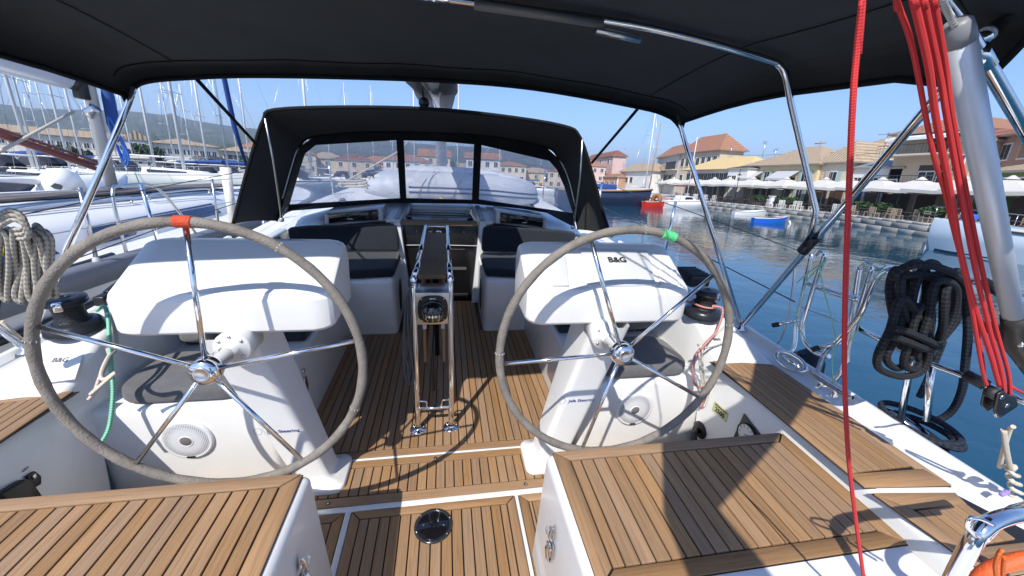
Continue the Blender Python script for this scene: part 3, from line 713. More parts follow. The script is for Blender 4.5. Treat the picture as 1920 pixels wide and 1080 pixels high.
# ------------------------------------------------------------------ helmsman's pads and cockpit cushions
def cushion(pts, z0, z1, m, label, grp, r=.028, cat='cushion', nm='cushion'):
    b = (sum(p[0] for p in pts)/len(pts), sum(p[1] for p in pts)/len(pts), z0)
    return solo(nm, MB().flat(pts, z0, z1), m, label, cat, b, grp, bevel=r, seg=4)
for sx, nm in ((1,'starboard'),(-1,'port')):
    p = rrect(sx*1.13,1.80,.52,.36,.10,4)
    cushion([(x,y) for x,y in p], .475, .55, CUSHG, 'faded grey seat pad on the %s helm seat' % nm, 'helm seat pads', .026)
    m = MB(); m.flat([(x,y) for x,y in rrect(0,0,.34,.13,.05,4)], 0, .20)
    o = solo('cushion', m, CUSHG, 'small grey back pad standing behind the %s helm seat pad' % nm, 'cushion', (0,0,0), 'helm seat pads', bevel=.03, seg=4)
    o.matrix_world = BOAT @ Matrix.Translation((sx*1.19,2.07,.545)) @ Euler((-.30,.0,sx*.12)).to_matrix().to_4x4()
    # side seat cushions and forward seats
    cushion([(sx*.775,2.16),(sx*1.42,2.16),(sx*1.42,3.10),(sx*.775,3.10)][::sx], .47, .545, CUSH, 'long dark cushion on the %s side seat under the pod' % nm, 'dark cockpit cushions')
    pf = [(sx*.385,3.17),(sx*.70,3.12),(sx*1.36,3.12),(sx*1.36,3.70),(sx*.385,3.70)][::sx]
    cushion(pf, .52, .60, CUSH, 'dark seat cushion on the forward seat to %s of the companionway' % nm, 'dark cockpit cushions', .032)
    m = MB(); m.prism([(sx*.40,3.70,.60),(sx*1.36,3.70,.60),(sx*1.40,3.76,.795),(sx*1.22,3.76,.815),(sx*.42,3.78,.845)], (0,.09,.0))
    solo('back_cushion', m, CUSH, 'dark back cushion against the cabin bulkhead to %s of the companionway' % nm, 'cushion', (sx*.9,3.74,.6), 'dark cockpit cushions', bevel=.03, seg=4)
    m = MB(); m.prism([(sx*1.36,2.3,.54),(sx*1.44,2.3,.54),(sx*1.50,2.3,.76),(sx*1.44,2.3,.76)], (0,1.40,0))
    solo('back_cushion', m, CUSH, 'long dark back cushion along the %s coaming' % nm, 'cushion', (sx*1.42,2.9,.54), 'dark cockpit cushions', bevel=.024, seg=3)
    # hasp on the side seat front, oval speaker in the forward seat end
    k = root('locker_latch', 'small stainless latch on the %s side seat front' % nm, 'latch', (sx*.757,2.02,.25), group='seat locker latches')
    part('hasp', MB().prism([(sx*.757,2.03,.33),(sx*.757,1.995,.33),(sx*.757,1.99,.27),(sx*.757,2.012,.21),(sx*.757,2.035,.27)], (-sx*.008,0,0)), CHROME, k, bevel=.002)
    part('staple', MB().lathe([(0,0),(.016,0),(.014,.006),(0,.008)], (sx*.757,2.012,.37), M=Matrix(((0,0,-sx),(0,1,0),(sx,0,0))), n=14), CHROME, k)
    k = root('seat_vent', 'dark oval vent in the seat end to %s of the companionway' % nm, 'vent', (sx*.374,3.42,.22), group='oval vents by the companionway')
    part('oval', MB().prism([(sx*.3742,3.42+.10*math.cos(a*math.pi/10),.26+.16*math.sin(a*math.pi/10)) for a in range(20)], (-sx*.004,0,0)), BLACK, k, bevel=.0015)

# ------------------------------------------------------------------ cockpit table with grab rail and compass
t = root('cockpit_table', 'narrow folded teak cockpit table on polished tube legs', 'table', (-.028,1.9,0))
yl, yr = -.127, .069
for i, x in enumerate((yl, yr)):
    xt = x+(.0 if i else .005)
    path = [(x,1.889,.004),(x,1.900,.40),(xt,1.925,.90),(xt,1.945,.945),(xt+(.012 if i == 0 else -.004),2.02,.972),(xt+.02*(1-i)-.008*i,2.35,.975)]
    lg = part('leg', MB().tube(spline(path[:2]+path[2:4], 5)+[path[4], path[5]], .0165, 18), CHROME, t)
    part('foot_flange', MB().lathe([(.018,.022),(.022,.012),(.045,.010),(.048,.004),(.048,.0)], (x,1.889,.005), n=32), CHROME, lg)
    for a in (20,140,260): part('screw', MB().lathe([(0,0),(.005,0),(.004,.003),(0,.004)], (x+.035*math.cos(R(a)),1.889+.035*math.sin(R(a)),.014), n=8), STEEL, lg)
    part('foot_loop', MB().tube(spline([(x,1.893,.205),(x+(.03 if i == 0 else -.03),1.892,.207),(x+(.052 if i == 0 else -.052),1.892,.20),(x+(.055 if i == 0 else -.055),1.892,.16)],5), .005, 8), CHROME, t)
part('crossbar', MB().tube([(yl,1.892,.155),(yr,1.892,.155)], .011, 12), CHROME, t)
part('grab_rail', MB().tube([(yl+.012,2.25,.955)]+spline([(yl+.014,2.6,.955),(yl+.010,3.10,.955),(yl+.016,3.20,.955),(yl+.06,3.215,.955),(yr-.06,3.215,.955),(yr-.012,3.20,.955),(yr-.006,3.10,.955),(yr-.006,2.6,.955)],5)+[(yr-.004,2.25,.955)], .0155, 14), CHROME, t)
part('table_top', MB().bb((-.110,2.10,.885),(.046,3.16,.915)), TEAKD, t, bevel=.008, seg=3)
for x in (-.097,.020): part('folded_leaf', MB().bb((x,2.16,.30),(x+.016,3.12,.842)), teak('teak_leaf','y',(.32,.18,.085),.15), t, bevel=.003)
part('center_post', MB().tube([(-.03,2.75,.0),(-.03,2.72,.84)], .02, 12), mat('dark_anodised', (.06,.06,.065), .3, .8), t)
part('gas_strut', MB().tube([(-.035,2.05,.16),(-.03,2.5,.80)], .009, 10), mat('dark_anodised', (.06,.06,.065), .3, .8), t)
part('compass_case', MB().hexa([(-.112,1.915,.690),(.064,1.915,.690),(.064,2.06,.75),(-.112,2.06,.75)], [(-.112,1.888,.888),(.064,1.888,.888),(.06,2.06,.880),(-.108,2.06,.880)]), STEEL, t, bevel=.004)
for x in (-.075,.025): part('bracket', MB().bb((x-.008,1.93,.655),(x+.012,1.99,.70)), GREYP, t, bevel=.002)
# compass: face plane from (y1.915,z.69) to (1.888,.888)
cp = root('compass', 'black bulkhead compass with a domed card on the end of the table', 'compass', (-.024,1.90,.70))
fn = Vector((0,-.198,-.027)).normalized(); fu = Vector((0,-.027,.198)).normalized(); Mc = Matrix((Vector((1,0,0)), fu, fn)).transposed(); Mc2 = Matrix((Vector((1,0,0)), -fu, fn)).transposed()
c0 = Vector((-.024,1.9005,.789))+fn*.001
def fpt(a, b, h=0): return c0+Vector((1,0,0))*a+fu*b+fn*h
ol = []
for k in range(40):
    a = 2*math.pi*k/40; ca, sa = math.cos(a), math.sin(a)
    e = 3.2; r = (abs(ca)**e+abs(sa)**e)**(-1/e); ol.append(fpt(.079*ca*r, .084*sa*r))
part('face_plate', MB().prism(ol, fn*.006), BLACK, cp, bevel=.002)
part('bezel', MB().lathe([(.066,.006),(.066,.012),(.061,.018),(.056,.018),(.053,.010)], fpt(0,-.006), M=Mc, n=40), BLACKG, cp)
part('dome', MB().lathe([(.056,.010),(.054,.032),(.046,.048),(.032,.059),(.015,.065),(0,.066)], fpt(0,-.006), M=Mc, n=36), mat('compass_dome', (.006,.006,.007), .04, coat=1), cp)
# card: white ring segments round the dome, yellow lubber lines
for k in range(-6, 7):
    a = k*.16; p = fpt(.054*math.sin(a), -.010+.004*math.cos(a), .014+.054*math.cos(a))
    part('card_mark', MB().box(p, (.0062 if k % 2 == 0 else .0025,.0015,.013 if k % 2 == 0 else .008)), WINK, cp)
for s_ in (-1, 0, 1):
    part('lubber_line', MB().tube([fpt(s_*.034+s_*-.004*abs(q), -.006+.013*q-.012, .012+.055*math.cos(min(1.4, abs(q*.26)))) for q in (-3,-2,-1,0,1)], .0008, 5), YEL, cp)
text('SILVA', .0125, WINK, cp, fpt(0,.068,.0068), (1,0,0), fu, .0003, bold=.0005)
for k in range(-5, 6):
    a = R(-90+k*11); part('degree_mark', MB().box(fpt(.060*math.cos(a), -.006+.064*math.sin(a), .0188), (.004,.001,.002), ry=k*.2), WINK, cp)
for qx in (-1,1):
    for qz in (-1,1): part('screw', MB().lathe([(0,0),(.0045,0),(.0035,.002),(0,.0022)], fpt(qx*.058, qz*.066, .006), M=Mc, n=10), STEEL, cp)
# grey line lashed round the port rail
P = [(yl,1.93,.93)]
for k in range(26): a = k*math.pi/4; P.append((yl+.021*math.cos(a), 1.935+.021*math.sin(a), .945-.0016*k))
P += [(yl-.03,1.90,.86),(yl-.055,1.88,.62),(yl-.06,1.88,.42),(yl-.045,1.88,.345),(yl-.02,1.88,.35),(yl-.012,1.885,.42),(yl-.03,1.885,.65),(yl-.022,1.895,.86)]
solo('lashing_line', MB().tube(spline(P, 4), .0048, 7), R_GREY, 'thin grey line knotted round the port table rail and hanging in a loop', 'rope', P[0])
P = [(yl-.026,1.905,.87),(yl-.05,1.89,.6),(yl-.04,1.88,.44),(yl-.035,1.885,.36),(yl-.02,1.90,.58),(yl-.018,1.905,.88)]
solo('lashing_line', MB().tube(spline(P, 6), .0048, 7), R_GREY, 'shorter loop of thin grey line beside the port table leg', 'rope', P[0])

# ------------------------------------------------------------------ cabin end and companionway
cb = root('coachroof', 'coachroof', None, (0,3.9,0), kind='structure'); del cb['label']
for sx in (-1, 1):
    # bulkhead either side of the companionway, in a sloped shelf
    m = MB(); m.prism([(sx*.375,3.86,0),(sx*1.50,3.86,0),(sx*1.50,3.86,.72),(sx*1.30,3.86,.80),(sx*.375,3.86,.86)][::sx], (0,.10,0)); part('bulkhead', m, GRPD, cb, bevel=.01)
    rows = []
    for y, zc, ze, hw in ((3.86,.865,.74,1.50),(4.02,.87,.75,1.52),(4.12,.90,.78,1.50),(4.32,.945,.82,1.48),(4.48,.970,.84,1.47),(4.62,.955,.82,1.46),(4.9,.80,.70,1.42),(6.0,.72,.66,1.25),(7.5,.70,.66,.9),(8.6,.68,.66,.5)):
        r = []
        for q in range(9):
            t_ = q/8; x = .375+(hw-.375)*t_ if y < 4.05 else (.33+(hw-.33)*t_)
            r.append((sx*x, y, zc+(ze-zc)*t_**2.2))
        r.append((sx*(hw+.06), y, ze-.18)); rows.append(r)
    part('roof_half', MB().grid(rows, flip=sx < 0), GRPD, cb)
    # side frame of the companionway
    m = MB(); m.hexa([(sx*.372,3.80,0),(sx*.315,3.80,0),(sx*.315,3.90,0),(sx*.372,3.90,0)], [(sx*.455,3.80,.86),(sx*.385,3.80,.86),(sx*.385,3.90,.86),(sx*.455,3.90,.86)]); part('door_frame', m, GRPD, cb, bevel=.008, seg=3)
    m = MB(); m.prism([(sx*.385,3.80,.858),(sx*.52,3.80,.858),(sx*.50,4.42,.93),(sx*.345,4.42,.93)], (0,0,.030)); part('hatch_runner', m, GRPD, cb, bevel=.008, seg=3)
    m = MB(); m.prism([(sx*.405,3.83,.896),(sx*.445,3.83,.896),(sx*.425,4.36,.955),(sx*.375,4.36,.955)], (0,0,.006)); part('runner_strip', m, mat('grey_blue_gelcoat', (.30,.33,.37), .25), cb)
    # raised portlight box
    m = MB(); m.prism([(sx*.56,3.90,.82),(sx*1.10,3.90,.76),(sx*1.10,3.90,.925),(sx*.56,3.90,.980)], (0,.35,.0)); part('portlight_housing', m, GRPD, cb, bevel=.02, seg=3)
    pl = root('portlight', 'dark opening portlight in the cabin end to %s of the companionway' % ('starboard' if sx > 0 else 'port'), 'window', (sx*.83,3.89,.86), group='cabin end portlights')
    part('pane', MB().prism([(sx*.60,3.892,.868),(sx*1.06,3.892,.818),(sx*1.06,3.892,.915),(sx*.60,3.892,.972)], (0,-.012,0)), BLACKG, pl, bevel=.006, seg=3)
    part('handle', MB().box((sx*.86,3.876,.872), (.05,.008,.008)), CHROME, pl, bevel=.002)
    m = MB(); m.prism([(sx*.49,3.845,.835),(sx*1.16,3.845,.755),(sx*1.16,3.845,.795),(sx*.49,3.845,.872)], (0,.02,0)); part('shelf_slot', m, mat('navy_slot', (.012,.016,.035), .25), cb)
    for k, (x, y) in enumerate(((.98,4.15),)):
        cl = root('snap_fitting', 'small chrome fitting on the coachroof edge to %s' % ('starboard' if sx > 0 else 'port'), 'fitting', (sx*x,y,1.0), group='coachroof fittings')
        part('plate', MB().box((sx*x,y,1.000), (.07,.05,.008)), CHROME, cl, bevel=.002); part('toggle', MB().box((sx*x,y+.01,1.015), (.05,.02,.02), rz=.3), CHROME, cl, bevel=.004)
hd = root('sliding_hatch', 'dark acrylic sliding hatch over the companionway', 'hatch', (0,3.85,.86))
sm = mat('smoked_acrylic', (.02,.018,.018), .06, coat=.5)
part('pane', MB().prism([(-.37,3.86,.872),(.34,3.86,.872),(.30,4.36,.895),(-.33,4.36,.895)], (0,0,.008)), sm, hd, bevel=.002)
for k, (y, c) in enumerate(((4.0,(.10,.10,.11)),(4.10,(.09,.03,.03)),(4.22,(.13,.13,.15)))):
    part('stiffener', MB().box((-.015,y,.882+(y-3.85)*.046), (.66-.04*k,.022,.006), rx=.046), mat('hatch_bar%d' % k, c, .15), hd)
part('sea_hood', MB().hexa([(-.36,4.36,.88),(.33,4.36,.88),(.33,4.80,.88),(-.36,4.80,.88)], [(-.36,4.38,.935),(.33,4.38,.935),(.33,4.62,.985),(-.36,4.62,.985)]), GRPD, hd, bevel=.012, seg=3)
part('front_rail', MB().prism([(-.40,3.805,.838),(.37,3.805,.838),(.36,3.86,.862),(-.39,3.86,.862)], (0,0,.022)), teak('teak_sill','x',(.24,.16,.09),.2), hd, bevel=.004)
wb = root('companionway_door', 'dark glossy companionway door behind the table', 'door', (0,3.88,0))
part('door_panel', MB().prism([(-.315,3.87,.0),(.315,3.87,0),(.385,3.87,.84),(-.385,3.87,.84)], (0,.012,0)), mat('door_glass', (.008,.008,.009), .22), wb, bevel=.002)
part('lock', MB().lathe([(0,0),(.030,0),(.028,.006),(.02,.008),(0,.008)], (-.02,3.866,.765), M=Matrix(((1,0,0),(0,0,-1),(0,.55,0))), n=24), CHROME, wb)
for x in (-.24,-.17,.09,.23): part('stud', MB().lathe([(0,0),(.007,0),(.005,.004),(0,.004)], (x,3.868,.765), M=Matrix(((1,0,0),(0,0,-1),(0,1,0))), n=10), STEEL, wb)
part('catch', MB().prism([(-.13,3.866,.765),(-.10,3.866,.775),(-.085,3.866,.765),(-.10,3.866,.755)], (0,-.004,0)), STEEL, wb)
for z, x0, x1 in ((.36,.06,.26),(.36,-.24,-.16),(.06,.10,.28),(.58,.05,.24),(.55,-.2,-.1)):
    part('interior_step', MB().bb((x0,3.862,z),(x1,3.868,z+(.03 if z < .5 else .006))), mat('step_grey', (.10,.095,.09), .5), wb)
t = root('boathook', 'red pole with grey ends lying across the coachroof ahead of the hatch', 'boathook', (0,4.46,1.1))
part('pole', MB().tube([(-0.383, 4.45, 0.926),(0.38, 4.45, 0.91)], .012, 10), mat('pole_red', (.35,.02,.02), .3), t)
part('grip', MB().tube([(0.38, 4.45, 0.91),(0.504, 4.45, 0.907)], .013, 10), mat('pole_grey', (.16,.2,.22), .4), t); part('ferrule', MB().tube([(-0.464, 4.45, 0.924),(-0.389, 4.45, 0.926)], .012, 10), mat('pole_grey', (.16,.2,.22), .4), t)

# ------------------------------------------------------------------ sprayhood
A = [(-1.503, 3.1, 0.972),(-1.39, 3.1, 1.245),(-1.26, 3.1, 1.539),(-1.179, 3.1, 1.698),(-1.098, 3.1, 1.766),(-0.629, 3.1, 1.813),(-0.08, 3.1, 1.838),(0.426, 3.1, 1.827),(0.947, 3.1, 1.784),(1.099, 3.1, 1.707),(1.244, 3.1, 1.421),(1.376, 3.1, 1.119),(1.485, 3.1, 0.916)]
F = [(-1.447, 3.72, 0.874),(-1.389, 3.8, 1.073),(-1.302, 3.88, 1.348),(-1.235, 3.92, 1.509),(-1.112, 3.95, 1.601),(-0.608, 4, 1.67),(-0.048, 4.02, 1.692),(0.517, 4, 1.689),(1.033, 3.95, 1.623),(1.173, 3.92, 1.514),(1.275, 3.88, 1.33),(1.347, 3.8, 1.075),(1.387, 3.72, 0.844)]
GB = [(-1.447, 3.78, 0.872),(-1.458, 3.95, 0.9),(-1.469, 4.05, 0.903),(-1.406, 4.15, 0.898),(-1.233, 4.25, 0.901),(-0.727, 4.4, 0.942),(-0.071, 4.42, 0.969),(0.589, 4.4, 0.966),(1.092, 4.25, 0.931),(1.305, 4.15, 0.906),(1.399, 4.05, 0.903),(1.41, 3.95, 0.899),(1.39, 3.78, 0.842)]
hood = root('sprayhood', 'charcoal canvas sprayhood with three clear vinyl windows', 'sprayhood', (0,3.6,.9))
Fl = [Vector(p) for p in spline(F, 4)]; Al = [Vector(p) for p in spline(A, 4)]
def puff(a, b, t, h): 
    p = a.lerp(b, t); return p+Vector((0,0,h*math.sin(math.pi*t)))
rows = [[puff(a, b, k/6, .015) for a, b in zip(Al, Fl)] for k in range(7)]
part('canopy', MB().grid([[p+Vector((0,0,.0)) for p in r] for r in rows]), CANVAS, hood, smooth=True)
rows2 = [[p+(p-Vector((0,3.5,1.2))).normalized()*.012 for p in r] for r in rows]
part('canopy_top', MB().grid(rows2), mat('charcoal_canvas_top', (.022,.03,.032), .85, bump=.3, bscale=800), hood, smooth=True)
part('hem', MB().tube(Al, .013, 8), CANVAS2, hood)
fb = part('front_bow', MB().tube([p+Vector((0,-.02,0)) for p in Fl], .011, 8), CANVAS2, hood)
for q in ((4, 12), (36, 44)):
    part('bow_tube', MB().tube([Fl[i]+Vector((0,-.045,-.005)) for i in range(q[0], q[1]+1)], .008, 8), STEEL, hood)
# windows: top edge y~4.0, bottom edge y~4.35
def band(nm, a, b, m=CANVAS):
    rows = [[Vector(p) for p in a], [Vector(p) for p in b]]
    return part(nm, MB().grid(rows+[[p+Vector((0,.006,.004)) for p in rows[1]], [p+Vector((0,.006,.004)) for p in rows[0]]], smooth=False), m, hood)
WL = [(-1.472, 4.12, 0.954),(-1.324, 4.05, 1.264),(-1.234, 4.02, 1.447),(-1.126, 4, 1.527),(-0.41, 4.04, 1.606),(-0.443, 4.4, 1.007)]
WC = [(-0.376, 4.41, 1.008),(-0.342, 4.05, 1.614),(0.333, 4.05, 1.62),(0.345, 4.41, 1.012)]
WRt = [(0.423, 4.4, 1.021),(0.407, 4.04, 1.604),(1.102, 4, 1.487),(1.195, 4.02, 1.405),(1.303, 4.05, 1.232),(1.454, 4.12, 0.939)]
band('window_surround', [F[0],F[1],F[2],F[3],F[4],F[5],F[6],F[7],F[8],F[9],F[10],F[11],F[12]], [WL[0],WL[0],WL[1],WL[2],WL[3],WL[4],lerp(WC[1],WC[2],.5),WRt[1],WRt[2],WRt[3],WRt[4],WRt[5],WRt[5]])
band('window_skirt', [WL[0],WL[0],lerp(WL[0],WL[5],.3),lerp(WL[0],WL[5],.6),WL[5],WC[0],WC[3],WRt[0],lerp(WRt[0],WRt[5],.4),lerp(WRt[0],WRt[5],.7),WRt[5]], [GB[0],GB[2],GB[4],lerp(GB[4],GB[5],.5),lerp(GB[5],GB[6],.3),lerp(GB[5],GB[6],.5),lerp(GB[6],GB[7],.5),lerp(GB[6],GB[7],.7),lerp(GB[7],GB[8],.6),lerp(GB[8],GB[9],.4),GB[12]])
band('mullion', [WL[4],WL[5]], [WC[1],WC[0]]); band('mullion', [WC[2],WC[3]], [WRt[1],WRt[0]])
VIN = bpy.data.materials.new('clear_vinyl'); VIN.use_nodes = True; nt = VIN.node_tree; nt.nodes.clear(); L = nt.links.new
out = nt.nodes.new('ShaderNodeOutputMaterial'); tr = nt.nodes.new('ShaderNodeBsdfTransparent'); tr.inputs[0].default_value = (.90,.91,.94,1)
gl = nt.nodes.new('ShaderNodeBsdfGlossy'); gl.inputs['Roughness'].default_value = .10; tl = nt.nodes.new('ShaderNodeBsdfTranslucent'); tl.inputs[0].default_value = (.85,.87,.95,1)
df = nt.nodes.new('ShaderNodeBsdfDiffuse'); df.inputs[0].default_value = (.8,.83,.9,1)
tc = nt.nodes.new('ShaderNodeTexCoord'); n = nt.nodes.new('ShaderNodeTexNoise'); n.inputs['Scale'].default_value = 2.6; n.inputs['Detail'].default_value = 5; n.inputs['Distortion'].default_value = 1.2; n.inputs['Roughness'].default_value = .5
L(tc.outputs['Object'], n.inputs['Vector']); r = nt.nodes.new('ShaderNodeMapRange'); r.inputs[1].default_value = .40; r.inputs[2].default_value = .72; r.inputs[3].default_value = .30; r.inputs[4].default_value = .58
L(n.outputs[0], r.inputs[0]); a1 = nt.nodes.new('ShaderNodeAddShader'); 
m0 = nt.nodes.new('ShaderNodeMixShader'); m0.inputs[0].default_value = .5; L(tl.outputs[0], m0.inputs[1]); L(df.outputs[0], m0.inputs[2])
m1 = nt.nodes.new('ShaderNodeMixShader'); L(r.outputs[0], m1.inputs[0]); L(tr.outputs[0], m1.inputs[1]); L(m0.outputs[0], m1.inputs[2])
fr = nt.nodes.new('ShaderNodeFresnel'); fr.inputs[0].default_value = 1.45; bp = nt.nodes.new('ShaderNodeBump'); bp.inputs['Strength'].default_value = .35; bp.inputs['Distance'].default_value = .03; L(n.outputs[0], bp.inputs['Height']); L(bp.outputs[0], gl.inputs['Normal']); L(bp.outputs[0], fr.inputs['Normal'])
m2 = nt.nodes.new('ShaderNodeMixShader'); L(fr.outputs[0], m2.inputs[0]); L(m1.outputs[0], m2.inputs[1]); L(gl.outputs[0], m2.inputs[2]); L(m2.outputs[0], out.inputs[0])
for nm, w_ in (('port',WL),('centre',WC),('starboard',WRt)):
    c_ = Vector((0,0,0))
    for p in w_: c_ += Vector(p)/len(w_)
    m = MB(); m.v = [tuple(c_)]+[tuple(p) for p in w_]; k = len(w_); m.f = [(0,i+1,(i+1) % k+1) for i in range(k)]
    part('window', m, VIN, hood, label='%s window of the sprayhood' % nm)
# grab straps down the aft hem
for sx, px in ((-1,((-1.164, 3.09, 1.708),(-1.175, 3.14, 1.435),(-1.204, 3.2, 1.06),(-1.214, 3.22, 0.986))), (1,((1.115, 3.09, 1.693),(1.148, 3.14, 1.414),(1.16, 3.2, 1.002),(1.16, 3.22, 0.97)))):
    part('bow_leg', MB().tube(px, .008, 8), STEEL, hood); part('hinge', MB().box(px[3], (.03,.03,.03)), CHROME, hood, bevel=.006)

# ------------------------------------------------------------------ bimini
bi = root('bimini', 'dark canvas bimini overhead on stainless bows', 'bimini', (0,1.6,.65))
B0 = [(-1.582, 2.5, 1.72),(-1.541, 2.5, 1.795),(-1.468, 2.5, 1.837),(-1.278, 2.5, 1.868),(-0.891, 2.5, 1.907),(-0.052, 2.5, 1.949),(0.571, 2.5, 1.95),(1.268, 2.5, 1.891),(1.46, 2.5, 1.856),(1.527, 2.5, 1.825),(1.58, 2.5, 1.78)]
b0 = [Vector(p) for p in spline(B0, 5)]; nb = len(b0)
rows = []
YA = .88
for ti, t_ in enumerate((0,.01,.06,.16,.28,.40,.52,.57,.62,.74,.84,.92,1)):
    r = []
    for i, p in enumerate(b0):
        e = abs(2*i/(nb-1)-1); edge = max(0, (e-.84)/.16); side = 1 if i > nb/2 else -1
        y = 2.50+(YA+.12*max(0, e-.8)/.2-2.50)*t_
        s_ = min(1, t_*1.75); dz = .125*math.sin(s_*math.pi/2)
        lift = 0 if ti == 0 else .045
        sag = -.016*abs(math.sin(t_/.57*math.pi)) if t_ < .57 else -.014*math.sin((t_-.57)/.43*math.pi)
        x = p.x*(1-.035*t_) if side < 0 else p.x*(1-.01*t_)
        r.append(Vector((x, y, p.z+lift+dz*(1-.3*edge)+sag*(1-e)+.004*math.sin(11*p.x+4*y)*(1-e)-(.05*max(0, t_-.84)/.16)*edge)))
    rows.append(r)
part('canopy', MB().grid(rows, flip=True), CANVAS, bi, smooth=True)
part('front_hem', MB().tube(b0, .012, 8), CANVAS2, bi)
part('aft_hem', MB().tube(rows[-1], .010, 8), CANVAS2, bi)
part('added_shade_flap', MB().flat([(1.55,.95),(1.50,.45),(1.06,.15),(.65,-.11),(.22,-.35),(.24,-.62),(-.02,-.62),(.03,-.34),(.19,-.05),(.24,.10),(.75,.18),(1.02,.45),(1.10,.92)], 2.10, 2.107), CANVAS, bi)  # unseen flap, added and shaped to cast shade on the starboard locker
part('canopy_top', MB().grid([[p+Vector((0,0,.008)) for p in r] for r in rows[1:]]), mat('charcoal_canvas_top', (.02,.03,.03)), bi, smooth=True)
part('seam', MB().tube([p+Vector((0,0,-.004)) for p in rows[2][4:-4]], .0028, 6), CANVAS2, bi)
part('seam', MB().tube([p+Vector((0,0,-.004)) for p in rows[6][4:-4]], .0022, 6), CANVAS2, bi)
for i in (int(nb*.30), int(nb*.70)): part('seam', MB().tube([r[i]+Vector((0,0,-.004)) for r in rows[2:]], .0020, 6), CANVAS2, bi)
for sx in (-1, 1):
    r_ = [rr_[0 if sx < 0 else -1] for rr_ in rows]; part('side_hem', MB().tube(r_, .012, 8), CANVAS2, bi)
    cz = Vector(B0[0 if sx < 0 else -1])
    part('front_bow_leg', MB().tube([cz+Vector((-sx*.05,0,.09)), cz+Vector((-sx*.008,-.005,.01)), cz.lerp(Vector((sx*1.88,1.90,.64)), .1), (sx*1.88,1.90,.64)], .0150, 14), CHROME, bi)
    part('deck_mount', MB().lathe([(0,0),(.035,0),(.033,.006),(.018,.012),(.018,.05),(0,.05)], (sx*1.885,1.90,.612), n=20), CHROME, bi)
    tp = Vector((1.549, 1.02, 1.984)); tp.x *= sx
    part('aft_brace', MB().tube([(sx*1.88,1.88,.66), tp, tp+(tp-Vector((sx*1.88,1.88,.66)))*.06], .0150, 14), CHROME, bi)
    cl = Vector((sx*1.88,1.90,.66)).lerp(tp, .46)
    d_ = (tp-Vector((sx*1.88,1.90,.66))).normalized()
    part('brace_clamp', MB().tube([cl-d_*.05, cl+d_*.05], .026, 14), BLACK, bi)
    q_ = [Vector(p) for p in ((0.651, 1.58, 2.076),(0.993, 1.58, 2.052),(1.337, 1.58, 2.008),(1.392, 1.58, 1.994),(1.438, 1.58, 1.957),(1.493, 1.58, 1.867),(1.613, 1.56, 1.659),(1.734, 1.52, 1.421))]
    bw = [Vector((0,1.58,2.085))]+q_
    for p in bw: p.x *= sx
    part('mid_bow', MB().tube(spline(bw[:7], 6)+[bw[7], bw[8], cl], .0125, 14), CHROME, bi)
    part('strap', MB().tube([(1.252, 2.5, 1.881),(1.221, 3.1, 1.525)] if sx > 0 else [(-1.23, 2.5, 1.862),(-1.247, 3.1, 1.533)], .0100, 8), CANVAS2, bi)
part('sleeve', MB().tube([(.15,1.578,2.078),(.40,1.578,2.073),(.62,1.578,2.066)], .0165, 12), mat('clear_sleeve', (.16,.155,.15), .4), bi)
part('joiner', MB().tube([(.60,1.585,2.045),(.78,1.585,2.030)], .013, 10), STEEL, bi)

# ------------------------------------------------------------------ starboard quarter: pole, tackle, rails, ladder, ropes
t = root('gangway_post', 'thick satin aluminium pole leaning on the starboard quarter, grey capped', 'pole', (1.733, 0.78, 1.219))
a_, b_ = Vector((1.144, 0.8, 1.911)), Vector((1.735, 0.78, 1.223)); d_ = (b_-a_).normalized()
part('tube', MB().tube([a_, a_.lerp(b_,.5), b_], [.0265,.0245,.0225], 28), ALU, t)
part('top_cap', MB().tube([a_+d_*.022, a_-d_*.0, a_-d_*.022, a_-d_*.030], [.0275,.0273,.025,.017], 28), mat('grey_cap', (.22,.22,.23), .45), t)
e_ = Vector((1.799, 0.78, 1.144)); f_ = Vector((1.8, 0.85, 1.161)); g_ = Vector((1.978, 0.7, 0.95))
kn = mat('dark_casting', (.05,.045,.042), .4, .4, noise=.2, nscale=20)
part('knuckle', MB().tube([b_-d_*.012, b_+d_*.03, e_, e_.lerp(g_,.5), g_], [.026,.028,.034,.03,.03], 16), kn, t)
part('knuckle_arm', MB().tube([f_-(e_-f_)*.2, f_, e_], [.014,.018,.032], 12), kn, t)
part('knuckle_bolt', MB().lathe([(0,0),(.010,0),(.009,.005),(0,.006)], e_+Vector((-.028,-.022,.004)), M=Matrix(((0,0,-.75),(0,1,-.66),(1,0,0))), n=6), CHROME, t)
solo('wire_strop', MB().tube(spline([(1.024, 0.78, 1.981),(1.051, 0.78, 1.953),(1.088, 0.79, 1.938),(1.117, 0.79, 1.918)],4), .0055, 8), rope_mat('wire_rope', (.55,.55,.52), (.25,.25,.24), 500, 1), 'plastic covered wire strop at the top of the aluminium pole', 'wire', a_)
t = root('stern_arch', 'stainless tubes clamped together above the starboard quarter', 'tube frame', (2.074, 0.95, 1.483))
part('down_tube', MB().tube([(1.18, 0.92, 2.051),(1.402, 0.92, 1.917),(1.68, 0.92, 1.745),(1.96, 0.92, 1.568),tuple(Vector((1.96, 0.92, 1.568)).lerp(Vector((1.68, 0.92, 1.745)), -1.6))], .0165, 16), CHROME, t)
part('cross_tube', MB().tube([(1.405, 0.95, 1.925),(1.442, 0.95, 1.972),(1.528, 0.95, 2.054),(1.611, 0.95, 2.139)], .0125, 16), CHROME, t)
part('tee_clamp', MB().tube([(1.417, 0.95, 1.939),(1.466, 0.95, 1.994)], .018, 16), CHROME, t); part('tee_clamp', MB().tube([(1.386, 0.92, 1.926),(1.44, 0.92, 1.892)], .021, 16), CHROME, t)
